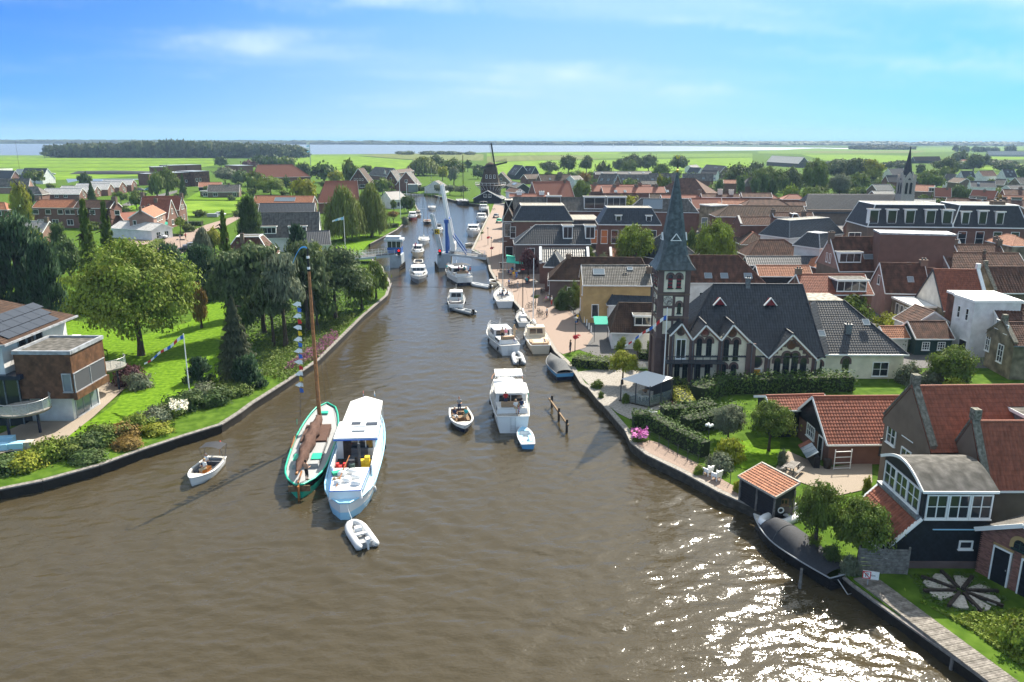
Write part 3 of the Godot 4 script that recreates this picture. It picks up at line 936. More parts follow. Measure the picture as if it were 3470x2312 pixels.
func houses_in_the_old_town()->void:
	house("brick_warehouse","tall brown brick warehouse gable with red tiled roof and arched attic lights",[29.95,-55.6,47.5,-56.4,10.2,6.6,3.25],{"cat":"warehouse","roof":"red","lod":2,"wall":"brick_brown","par":"a","cop":"coping","gutter":"","win":[["a",-2.0,3.9,1.3,2.1,2,3],["a",.35,5.3,1.5,2.4,2,3],["a",.3,2.6,1.4,1.8,2,2],["a",2.0,2.4,1.2,1.5,2,2]],"dor":[[1,-.2,3.5,1.5,6.3,4,"wp","lead"]]})
	house("canal_house","lower brown brick house joined to the warehouse, red tiles and half-round attic light",[32.1,-51.25,47.5,-51.4,9.05,5.4,2.25],{"roof":"red","lod":2,"wall":"brick_brown","par":"a","cop":"coping","win":[["f",-3.6,1.6,1.2,1.8,2,2]],"gutter":"wp"})
	house("garden_house","red brick garden house with a black boarded gable and white trim",[27.03,-66.08,34.39,-66.34,5.86,3.05,3.6],{"cat":"outbuilding","roof":"red","lod":2,"wall":"brick","gable":"black_board","win":[["a",-.2,1.0,1.7,1.2,4,2],["f",1.2,.9,1.0,1.5,2,3,"dark_metal"]],"door":[["a",2.0,.8,1.9,"black_board"]],"gv":.3,"ch":[]})
	house("barn","red tiled barn with white verge behind the black-gabled garden house",[24.23,-70.07,29.31,-70.51,4.61,3.8,1.24],{"cat":"barn","roof":"red","lod":2,"wall":"black_board","gv":.3,"wk":2.4})
	house("house","old yellow brick gable house with small white windows and a rust-red roof",[58.27,-90.31,65.29,-89.81,7.1,5.2,2.92],{"roof":"old","lod":2,"wall":"brick_old","par":"a","gable":"brick_old","cop":"coping","win":[["a",-1.1,5.2,.75,1.1,2,2],["a",.9,5.0,.75,1.1,2,2],["a",.4,1.4,1.2,2.2,2,3],["a",-2.6,2.0,1.0,2.2,2,3]],"gutter":"lead"})
	house("house","white gabled house with a brown tiled roof behind the yellow brick gable",[61.17,-97.57,67.93,-98.01,7.55,5,3.26],{"roof":"old","lod":1,"wall":"white","win":[["a",-.6,4.0,.8,1.6,1,2]]})
	block("house","white boarded house with flat pale roof and two narrow upper windows",[58.36,-101.3,58.51,-96.86,8.2,8.2,0],6.0,{"wall":"white","top":"white_roof","win":[["f",-.8,4.6,.7,1.6,1,2],["f",1.0,4.6,.7,1.6,1,2]],"door":[["f",1.0,1.5,2.0,"black"]]})
	block("house","flat pale roofed house top beside the white boarded house",[58.81,-97.35,64.79,-97.09,8.1,8.1,0],7.0,{"wall":"far_old","top":"white_roof"})
	house("house","red ribbed roof with a grey plastered gable and black verge beside the flat roofs",[62.61,-115,68.91,-114.6,9.42,4.4,4.52],{"roof":"red","lod":2,"wall":"brick_old","gable":"plaster","verge":"dark_metal","par":"b","cop":"wp"})
	house("house","white gable with two slim windows and a brown tiled roof in the old town",[63.17,-123.9,67.15,-123.4,8.25,5,3.49],{"roof":"old","lod":2,"wall":"white","verge":"dark_metal","win":[["a",-.8,4.6,.8,1.9,1,2],["a",.9,4.6,.8,1.9,1,2]],"ch":[[-.95,0,.6,.7]]})
	house("house","pinkish brick gable with one white window and a mossy brown roof",[58.92,-124.2,65.43,-123.6,8.95,5,3.55],{"roof":"old","lod":2,"wall":"brick_pink","sky":[[1,.8,.42,.9,1.0]],"win":[["a",.2,4.6,1.0,1.5,1,1]],"ch":[[1,0,.6,1.1]]})
	house("house","large brown-red roof at the town edge right of the ribbed red roof",[71.17,-116.9,79.64,-116.9,9.52,6.4,3.34],{"roof":"old","lod":1,"wall":"brick_old","par":"a","cop":"coping"})
	house("house","red-roofed house with a wide white dormer behind the church's hip",[43.84,-119.1,54.17,-119.3,7.91,5.6,3.56],{"roof":"red","lod":2,"wall":"brick","dor":[[1,2.0,4.6,1.7,4.9,4,"wp","dark_metal"]],"ch":[[-.95,-.2,1.0,.9]]})
	house("house","big rust-red roof with a white shallow dormer and a slate-topped gable",[57.19,-140.6,66.26,-141.1,11.06,5.9,4.65],{"roof":"old","lod":2,"wall":"brick_brown","gable":"brick_pink","hb":2.5,"dor":[[1,-2.4,4.0,1.7,6.1,3,"wp","wp"]],"sky":[[1,1.4,.38,2.0,1.0]],"win":[["a",-.6,5.6,.7,1.7,1,2],["a",.7,5.6,.7,1.7,1,2]],"ch":[[-.98,0,.9,.9],[1,0,.8,1.4]]})
	house("house","hipped rust-brown roof with two vents in front of the blue mansard",[50.89,-161.5,56.11,-161.6,7.98,5.2,3.56],{"roof":"old","lod":1,"wall":"brick","ha":3.0,"hb":4.2})
	house("shed","long low dark blue roof behind the garden tree",[46.1,-153.5,60.43,-153.4,5.71,4.4,2.02],{"cat":"shed","roof":"blue","lod":1,"wall":"black_board"})
	house("shed","long dark shed with rust-tiled roof and white rafter ends behind the church",[45.07,-143.2,54.63,-143.1,5.5,4.2,2.01],{"cat":"shed","roof":"orange","lod":1,"wall":"black_board","ov":.5})
	house("house","small brown-tiled house with two white latticed windows below the hedge",[52.26,-100.4,56.97,-100.4,4.88,3.3,2.43],{"roof":"old","lod":2,"wall":"dark_green","win":[["f",-1.0,.7,1.0,1.1,3,3],["f",1.0,.7,1.0,1.1,3,3]]})
	house("shed","little rust-tiled garden shed beside the flat white wall",[48.74,-100.6,51.82,-100.7,4.12,3.1,1.57],{"cat":"shed","roof":"orange","lod":2,"wall":"plaster","wk":1.2})
	house("house","steep reddish garden house roof with a white gable facing away",[56.43,-107.2,56.73,-102.7,5.67,3.9,2.72],{"roof":"old","lod":1,"wall":"plaster"})
	block("house","flat pale roof extension with a glazed front behind the parasol",[59.29,-119.8,59.16,-112.6,4.2,4.2,0],6.0,{"wall":"brick_old","top":"white_roof","win":row_win("f",-2.2,2.2,3,.8,1.1,2.0,1,1)})
	block("house","blue-black mansard house with a grey tank top and small dormer",[59.24,-167.4,74.09,-176,7.6,7.6,0],8.0,{"man":[3.4,2.2,"blue"],"lod":1,"wall":"white","rim":"lead","win":[["a",-2,2.2,1.1,1.9]]})
	block("house","slate-sided house with flat silver roof and two slim roof lights",[57.01,-157.8,60.25,-152.9,7.4,7.4,0],6.0,{"man":[2.6,1.6,"dark"],"lod":1,"wall":"white","top":"zinc","rim":"zinc"})
	house("house","hipped orange roof of a garden house between the sheds",[59.99,-152.1,60.66,-149.8,5.96,4.4,2.4],{"roof":"orange","lod":1,"wall":"brick","ha":2.0,"hb":2.6})
	house("house","steep stepped brick gable with white bands and an orange roof",[76.99,-145.5,83.41,-147.2,8.77,7.4,2.1],{"roof":"orange","lod":1,"wall":"brick","par":"a","cop":"wp","win":[["a",-.8,5.2,.7,1.4,1,2],["a",.8,5.2,.7,1.4,1,2]]})
	house("house","long rust roof with a pale gable window and black chimneys",[73.63,-133.4,86.24,-132.9,9.36,7.2,3.33],{"roof":"old","lod":1,"wall":"brick_brown","gable":"brick_pink","win":[["a",.2,5.6,1.0,1.8,2,3]],"ch":[[-.98,0,.8,.8],[.1,.2,.5,.4]]})
	house("house","rust-brown ridge roof between two chimneys in front of the long brick block",[81.49,-143.9,89.23,-143.3,9.41,8.2,1.86],{"roof":"old","lod":1,"wall":"brick_brown","ch":[[-1,0,.9,.8],[1,0,.9,.9]]})
	house("house","short brown ridge with a white pinnacle on its front gable",[80.48,-137.3,87.48,-137.1,7.72,6.4,2.04],{"roof":"old","lod":1,"wall":"white","par":"b","cop":"lead","ch":[[-1,0,.7,.5]]})
	house("house","orange hipped roof end with a stone chimney near the edge of town",[98.48,-156.2,98.53,-153.4,9.88,8.4,2.28],{"roof":"orange","lod":1,"wall":"brick_old","ha":2.2,"hb":3.0,"ch":[[-.9,2,.8,1.0]]})
	house("house","brown roof with flat grey top and tall side chimney before the brick block",[74.04,-151.3,83.78,-149.8,9.83,8,2.83],{"roof":"brown","lod":1,"wall":"brick","ha":2.0,"hb":2.0,"sky":[[1,6.0,.7,.8,1.2]],"ch":[[-.98,1.5,2.0,.8]]})
	block("flat_block","flat grey silver-edged roof over the brown houses in mid town",[63.32,-134.7,74.87,-132.3,12.4,12.4,0],5.0,{"wall":"brick","top":"zinc","fascia":"zinc"})
	block("apartment_block","long brick block with dark mansard storey and tall roof windows",[74.86,-165.2,91.97,-164.4,10.4,10.4,0],12.0,{"cat":"apartment block","man":[4.4,1.5,"dark"],"wall":"brick_brown","top":"bitumen_pale","dor":[[-7.6,2.0,2.9,.5,1],[-3.9,2.0,2.9,.5,1],[-.2,2.0,2.9,.5,1],[4.0,2.0,2.9,.5,1],[7.4,2.0,2.9,.5,1]],"win":row_win("f",-14,14,5,5.6,2.6,2.6,2,2)})
	block("apartment_block","brick apartment block with white-framed windows under a black mansard",[92.21,-164.4,106.8,-163.1,10.4,10.4,0],12.0,{"cat":"apartment block","man":[4.4,1.5,"dark"],"wall":"brick","top":"bitumen_pale","dor":[[-8.4,1.7,2.8,.5,1],[-5.0,1.6,2.6,.5,1],[-1.6,1.7,2.8,.5,1],[1.8,1.6,2.6,.5,1],[8.4,1.7,2.8,.5,1],[12.0,1.7,2.8,.5,1]],"win":row_win("f",-14,14,8,5.6,1.7,3.0,1,2),"ch":[[.35,.3,.8,2.4]]})
	house("house","red tiled roof between the blue mansard and the brick block",[83.58,-194.8,87.25,-194.9,10.15,6.5,3.29],{"roof":"red","lod":1,"wall":"brick","dor":[[1,2.0,1.8,1.8,6.4,1]]})
	house("house","brown ridge roof with a ridge-end chimney just past the garden tree",[54.14,-189.2,72.15,-190.2,9.98,8.4,2.44],{"roof":"old","lod":1,"wall":"brick","par":"a","cop":"lead","peak":false})
	house("house","mossy brown low roof in front of the long brown ridge",[54.59,-190.9,64.72,-190.5,7.83,5.6,3.43],{"roof":"brown","lod":1,"wall":"brick_brown","sky":[]})
	house("house","long brown hipped roof with a grey vent above the garden tree",[55.79,-203.1,74.46,-202.7,11.51,9.2,3.56],{"roof":"brown","lod":1,"wall":"brick","ha":4.0})
	house("house","rust ridge roof with white pipe bracket on its ridge in mid town",[60.67,-183.8,69.76,-184.1,11.55,10.8,1.15],{"roof":"old","lod":1,"wall":"brick","ch":[[-1,0,.7,.9]]})
	house("house","small hipped brown roof with red edge tiles by the town yard",[56.76,-187.9,56.68,-184.3,6.84,4.6,3.45],{"roof":"brown","lod":1,"wall":"brick_old","ha":2.6,"hb":3.4,"cap":"tile_red"})
	block("house","brown steep-sided roof with white bay dormer beside the blue mansard",[62.93,-179.6,67.39,-179.7,7.4,7.4,0],8.0,{"man":[4.0,1.8,"brown"],"lod":1,"wall":"brick","dor":[[-2.0,1.3,2.0,.5,1]],"ch":[[.8,.2,.7,1.0]]})
	house("house","dusky pink gambrel gable house among the red roofs",[65.57,-253.8,63.63,-240.9,8.98,7.4,2.43],{"roof":"orange","lod":1,"wall":"brick_pink","gable":"brick_pink","win":[["b",0,6.5,.6,1.0]]})
	block("house","flat olive box house beside the pink gambrel gable",[56.35,-237.7,58.54,-232.7,9,9,0],6.0,{"wall":"brick_old","top":"bitumen_pale","win":row_win("a",-5,-1,2,3.0,1.0,2.2)})
	house("house","orange sunlit pantile roof behind the pink gambrel house",[64.95,-245.1,73.18,-243.3,10.01,8.8,1.86],{"roof":"orange","lod":0,"wall":"brick"})
	house("house","red hipped roof with sooty streaks in the middle of town",[71.64,-238.3,79.92,-238.6,10.7,9,2.62],{"roof":"old","lod":0,"wall":"brick","ha":2.2,"hb":2.6})
	house("house","small red pyramid roof above the sooty hipped roof",[82.67,-265.9,86.31,-266.1,10.59,9,2.45],{"roof":"red","wall":"brick","ha":3.4,"hb":2.4})
	house("house","red roof with one blue window in front of the grey hipped roof",[56.43,-250,65.77,-250.4,10.02,7.2,3.6],{"roof":"red","wall":"brick","sky":[[1,-6.4,.35,1.6,2.0]]})
	house("row_house","red rooftops in a line under the church spire's east side",[48.46,-258.3,67.76,-259.1,10.43,9.6,1.27],{"roof":"red","wall":"brick","ch":[[.3,0,1.6,1.2]]})
	house("row_house","brown rooftops in a line with pale chimneys at town centre",[60.75,-255.3,72.66,-255.1,11.12,10.2,1.42],{"roof":"old","wall":"brick","ch":[[.0,0,1.4,1.4],[.6,0,1.2,1.4]],"chm":"plaster"})
	house("row_house","red ridge with dark ends behind the small red pyramid",[74.7,-259.1,84.18,-258.8,11.2,10,1.86],{"roof":"old","wall":"brick"})
	house("row_house","brown ridge in a line with a sunlit rim near the farm pyramid",[45.99,-265.7,62.42,-263.2,10.36,9,2.1],{"roof":"brown","wall":"brick"})
	house("house","pair of red hipped roofs by the big trees' edge",[101,-289.4,104.1,-289.6,8.7,7.2,2.31],{"roof":"red","wall":"brick","ha":3.0,"hb":1.5})
	house("house","low rust roof between the church nave and the red pyramid",[84.98,-250.2,92.01,-249,9.2,8,1.84],{"roof":"old","wall":"brick","ha":2.0})
	house("farmhouse","large brown farm roof with a slate front and white owl board",[75.84,-358.3,80.98,-354,11.14,5,5.53],{"cat":"farmhouse","roof":"old","wall":"brick","ha":10,"hb":9,"gutter":""})
func houses_across_the_water()->void:
	house("house","grey tiled house with two white box dormers beside the willows",[-64.68,-195.1,-48.57,-197.8,10.04,4.6,4.9],{"roof":"grey","lod":1,"wall":"white","dor":[[1,-4.0,4.2,1.6,4.4,4,"wp","wp"],[1,3.2,4.2,1.6,4.4,4,"wp","wp"]],"sky":[]})
	house("house","dark blue ribbed roof behind the grey tiled house with dormers",[-77.86,-244,-61.55,-246.3,8.45,6.2,3.46],{"roof":"blue","lod":1,"wall":"black_board"})
	house("house","low dark blue tiled wing with a white gable by the willow lawn",[-50.98,-189.3,-44.72,-191.1,6.21,3.4,3.59],{"roof":"blue","lod":1,"wall":"white"})
	block("house","red skirted flat-top house among the pines on the west bank",[-58.66,-157.1,-49.08,-158.2,4.4,4.4,0],9.0,{"man":[4.0,2.6,"old"],"lod":1,"wall":"brick","top":"bitumen","rim":"wp","ch":[[-.2,.2,.8,.7]]})
	house("shed","dark tiled low roof half hidden behind the pines",[-55.86,-147.6,-51.91,-147.6,4.62,2.6,3.11],{"cat":"shed","roof":"dark","lod":1,"wall":"brick_dark"})
	house("house","orange tiled roof with a pale glass panel behind the blue roof",[-88.77,-273.9,-68.43,-273.7,8.66,6.4,3.49],{"roof":"orange","lod":1,"wall":"brick","sky":[[1,0.5,.5,7.0,2.0]]})
	house("barn","broad red roof sloping down behind the weeping willows",[-70.48,-300.2,-59.17,-303.3,12.33,5,6.6],{"cat":"barn","roof":"red","wall":"brick","ha":3.0})
	house("barn","great red farm roof with a blue-grey slate end beyond the willows",[-145.9,-458.6,-128.3,-466.3,13.16,6.5,5.99],{"cat":"barn","roof":"red","wall":"brick","ha":3.0,"hb":9.0})
	house("house","red brick house with chimneys and green awnings by the west street",[-102.9,-218.3,-106.5,-234.1,8.64,6.6,3.14],{"roof":"orange","lod":1,"wall":"brick_pink","ch":[[-1,0,.8,.9],[-.2,-.5,.8,.9],[.7,-.6,.8,.9]],"win":[["a",-1.8,3.6,.9,1.3,1,1],["f",-3.2,4.0,1.4,1.4,2,1],["f",-.6,4.0,1.4,1.4,2,1],["f",2.4,4.0,1.4,1.4,2,1],["f",-3.0,.9,1.4,1.8,2,1],["f",2.2,.9,1.4,1.8,2,1]],"door":[["f",-.4,1.0,2.1,"wp"]]})
	house("house","steep dark red roof house facing the west street, nearer of two",[-114.2,-244.1,-105.7,-244.9,9.49,4.2,4.76],{"roof":"red","lod":1,"wall":"brick","win":[["b",0,4.2,1.2,1.6,2,1],["b",-.2,.9,1.8,1.6,2,1],["f",3.2,.9,1.6,1.4,2,1]],"ch":[[0,.6,1.0,1.0]]})
	house("house","steep dark red roof house facing the west street, farther of two",[-121.4,-260.2,-109.1,-261.2,9.36,5.4,3.57],{"roof":"red","lod":1,"wall":"brick","win":[["b",-.8,4.2,.9,1.6,1,2],["b",.8,4.2,.9,1.6,1,2],["b",.8,.9,.9,1.6,1,2],["f",6,.9,1.8,1.4,2,1]],"ch":[[-1,0,1.2,1.0],[1,0,.9,1.0]]})
	house("garage","white garage with pale ribbed roof and blue-paned doors",[-110.5,-222,-96.5,-216,5.2,3.7,3.6],{"cat":"garage","roof":"pale","lod":0,"wall":"white","win":[["b",-1.4,.3,1.5,1.8,2,2],["b",1.4,.3,1.5,1.8,2,2]]})
	house("shed","low dark red shed roof left of the brick house with awnings",[-122.2,-244.8,-118.8,-248.7,5.37,3.4,3.03],{"cat":"shed","roof":"red","wall":"brick"})
	house("terraced_house","long brick terrace with orange roof, vents and a row of white windows",[-147.3,-245.9,-134.3,-245.5,9.22,7.2,3.11],{"roof":"orange","lod":1,"wall":"brick","ch":[[-.98,0,.9,1.1],[.95,0,.9,1.4]],"win":row_win("f",-11.5,11.5,6,4.2,1.7,1.4)+row_win("f",-11.5,11.5,5,.9,2.0,1.7,2,1)})
	house("terraced_house","browner half of the long brick terrace with a plain end wall",[-134.1,-245.3,-122.7,-244.3,9.24,7.2,3.14],{"roof":"brown","lod":1,"wall":"brick","ch":[[.98,0,1.0,1.4]],"win":row_win("f",-10,10,5,4.2,1.7,1.4)})
	house("house","orange-roofed brick house cut by the frame edge with two white windows",[-163.1,-243.3,-155.8,-242.7,8.61,6.8,2.79],{"roof":"orange","lod":1,"wall":"brick","hb":2.4,"win":row_win("f",-2,9,3,4.0,1.6,1.4)+row_win("f",1,9,2,.9,1.8,1.6)})
	house("garage","dark blue roofed garage with a brown boarded gable and white verge",[-160.2,-257.3,-153.6,-252.6,4.85,3.2,2.53],{"cat":"garage","roof":"blue","lod":1,"wall":"brick","gable":"brick_dark"})
	block("garage","flat-roofed white-edged garages in front of the long terrace",[-143.7,-243.4,-138.6,-243.5,3.6,3.6,0],6.0,{"cat":"garage","wall":"plaster","top":"bitumen"})
	house("house","grey and white striped tile roof with chimney and pink gable end",[-135,-210.6,-123.6,-209.7,6.35,3.8,3.26],{"roof":"pale","lod":2,"wall":"brick_pink","ch":[[.92,.2,1.2,1.0]]})
	for a in bungalows():
		house("bungalow",a[0],a[1],{"cat":"bungalow","roof":"pale","lod":0,"wall":"brick","win":[["f",-2,1.0,1.6,1.2,2,1],["f",2,1.0,1.6,1.2,2,1],["b",.3,1.6,.7,2.4],["b",1.6,.6,.8,2.0]],"ov":.4},"bungalows in a stepped row")
	house("bungalow","low brick bungalow with grey roof and lawn in front, west meadow",[-141.7,-370.9,-128.1,-373.4,6.72,3.8,3.73],{"cat":"bungalow","roof":"grey","lod":1,"wall":"brick_brown","win":[["f",-8,.9,2.0,1.5,2,1],["f",-3.6,.9,2.0,1.5,2,1],["f",5,.4,1.6,2.0,2,1]],"ch":[[.3,-.4,.9,1.0]]})
	block("bungalow","flat white-edged side wing of the meadow bungalow",[-147.5,-374.8,-143.7,-373.3,3.6,3.6,0],6.0,{"cat":"bungalow","wall":"brick_brown","win":[["f",0,1.3,1.8,.8,2,1]]})
	house("shed","orange-roofed black shed behind the meadow bungalow",[-163.2,-414.5,-152.4,-417.3,5.52,3.4,3.27],{"cat":"shed","roof":"orange","wall":"black_board"})
	house("house","low grey roofed house at the far western edge with brick gable",[-257.7,-395.8,-241.6,-399,8,4.2,3.42],{"roof":"grey","wall":"brick_pink","win":[["b",-1,.9,1.0,1.2],["b",1,.9,1.0,1.2]]})
	house("house","dark hipped grey house between the poplar and the bungalows",[-213,-349,-208.6,-349.2,7,4,3.22],{"roof":"grey","wall":"brick","ha":2.5,"hb":3.0})
	house("house","dark blue gabled house with white end wall by the western meadow",[-294.9,-483.2,-279.6,-480.7,9.92,4,5.33],{"roof":"blue","wall":"white"})
	house("house","dark blue roofed house at the edge of the western meadow",[-314.6,-482.3,-297.9,-478.4,8.63,4.4,3.81],{"roof":"blue","wall":"brick_pink","verge":"wp"})
	block("house","flat grey roof with white rim above the dark blue house",[-355.5,-547.5,-355.5,-568.4,6.4,6.4,0],10.0,{"wall":"white","top":"bitumen"})
	house("shed","white sailcloth-pale shed roof beside the dark blue house",[-338.1,-545.7,-329.9,-542.3,6.97,3,3.57],{"cat":"shed","roof":"pale","wall":"white"})
	block("house","brick boathouse home with zinc roof and tapered dark red front",[-190.8,-447.1,-184.4,-459.7,8.8,8.8,0],14.0,{"wall":"far_old","top":"zinc","fascia":"zinc","win":[["f",2.4,2.4,1.2,1.4]]})
	block("house","brick boathouse home with a raised zinc wing and white windows",[-182,-456.3,-177.1,-466.3,9.2,9.2,0],14.0,{"wall":"far_old","top":"zinc","fascia":"zinc","win":[["f",-4,2.8,1.4,1.8],["f",-1.6,2.8,1.4,1.8]]})
	block("house","dark-topped brick boathouse home half hidden by the tall bushes",[-218.9,-466.3,-213,-466.7,7.4,7.4,0],12.0,{"wall":"brick","top":"zinc","fascia":"dark_metal"})
	for k in 4:
		var ys:Array=[["pale pitched zinc roof over the first boathouse home",[-234.2,-519,-226.1,-523.9,9.4,9.4,0]],["pale pitched zinc roof over the second boathouse home",[-230.4,-537.8,-223.8,-547.6,9.8,9.8,0]],["pale pitched zinc roof over the third boathouse home",[-223.1,-547.7,-216.9,-557.8,9.8,9.8,0]],["pale pitched zinc roof of the last home by the harbour trees",[-210.7,-586.3,-197,-572.8,8.6,8.6,0]]][k]
		block("house",ys[0],ys[1],12.0,{"wall":"brick","top":"zinc","fascia":"zinc"},"boathouse homes with zinc roofs")
	house("house","blue-black hipped house beside the flagpoles on the west bank",[-50.34,-315.2,-45.3,-319.8,7.49,4.6,3.69],{"roof":"blue","wall":"white","hb":1.5,"win":row_win("f",-4,4,3,.8,1.4,1.8)})
	house("house","grey roofed house with pale solar gable beyond the canal bend",[-94.53,-549.8,-77.53,-524.3,9.03,4,4.53],{"roof":"grey","wall":"brick","ha":1.0})
	house("house","dark roofed chalet with a white glazed gable beyond the canal bend",[-84.28,-528.2,-78.57,-531.2,7.94,4,3.55],{"roof":"dark","wall":"white"})
	house("house","brown roofed house behind the red brick gable at the bend",[-77.75,-525.5,-72.06,-562.1,7.79,6,2.76],{"roof":"brown","wall":"brick","ch":[[.8,0,1.6,1.4]]})
	house("house","pointed red brick gable house facing the canal bend",[-84.5,-438,-83,-446,12.0,4.2,6.0],{"roof":"far_brown","wall":"far_old","gable":"far_old","win":row_win("a",-3,3,4,4.6,.9,1.2)+row_win("a",-4,4,2,.8,3.0,1.8)})
	house("house","narrow red brick gable with brown flank at the canal bend",[-66.5,-436,-65,-446,11.0,4.2,4.5],{"roof":"far_grey","wall":"far_old","win":[["a",0,5,1,1.4]]})
	house("house","brown brick gable house with a round white window at the bend",[-56,-420,-55,-431,11.0,4.4,5.6],{"roof":"far_grey","wall":"brick","win":[["a",0,4.6,1.5,1.5,2,2]]})
	house("house","low white gabled boat shed by the bend's green bank",[-39.5,-405,-38.5,-415,7.0,3.8,5.4],{"roof":"far_grey","wall":"white","win":[["a",0,2.6,1.2,1.6]],"ch":[]})
	block("shelter","white framed glass shelter on the bend's lawn",[-54.26,-413.2,-49.35,-413.4,4.8,4.8,0],3.0,{"cat":"shelter","wall":"glass_pale","top":"white_roof"})
	house("house","grey-brown gabled house left of the windmill's cap",[-6.5,-452,-5.5,-464,9.5,4.0,5.5],{"roof":"far_brown","wall":"brick_brown","win":[["a",0,4.2,1.2,1.4],["a",-2.6,.8,1.4,1.4]]})
func bungalows()->Array:
	return [
		["pale-roofed brick bungalow with dark bird tracks on its tiles, nearest the terrace",[-210,-357.5,-194,-358.3,5.82,3.6,3.42]],
		["second pale-roofed brick bungalow, half hidden by the dark spruce",[-210.8,-372.2,-195,-373,6.02,3.8,3.43]],
		["third pale-roofed brick bungalow with tall gable door",[-209.3,-382.7,-193.8,-383.5,6.55,4.2,3.61]],
		["fourth pale-roofed brick bungalow beside two ball-shaped trees",[-210.7,-398.2,-195.1,-398,6.8,4.4,3.7]],
		["last pale-roofed brick bungalow of the row, nearest the water",[-212.1,-413.3,-197.1,-414.2,6.88,4.6,3.51]],
	]
func houses_at_the_edge()->void:
	for a in far_rows():
		house(a[0],a[1],a[2],a[3],a[4] if a.size()>4 else "")
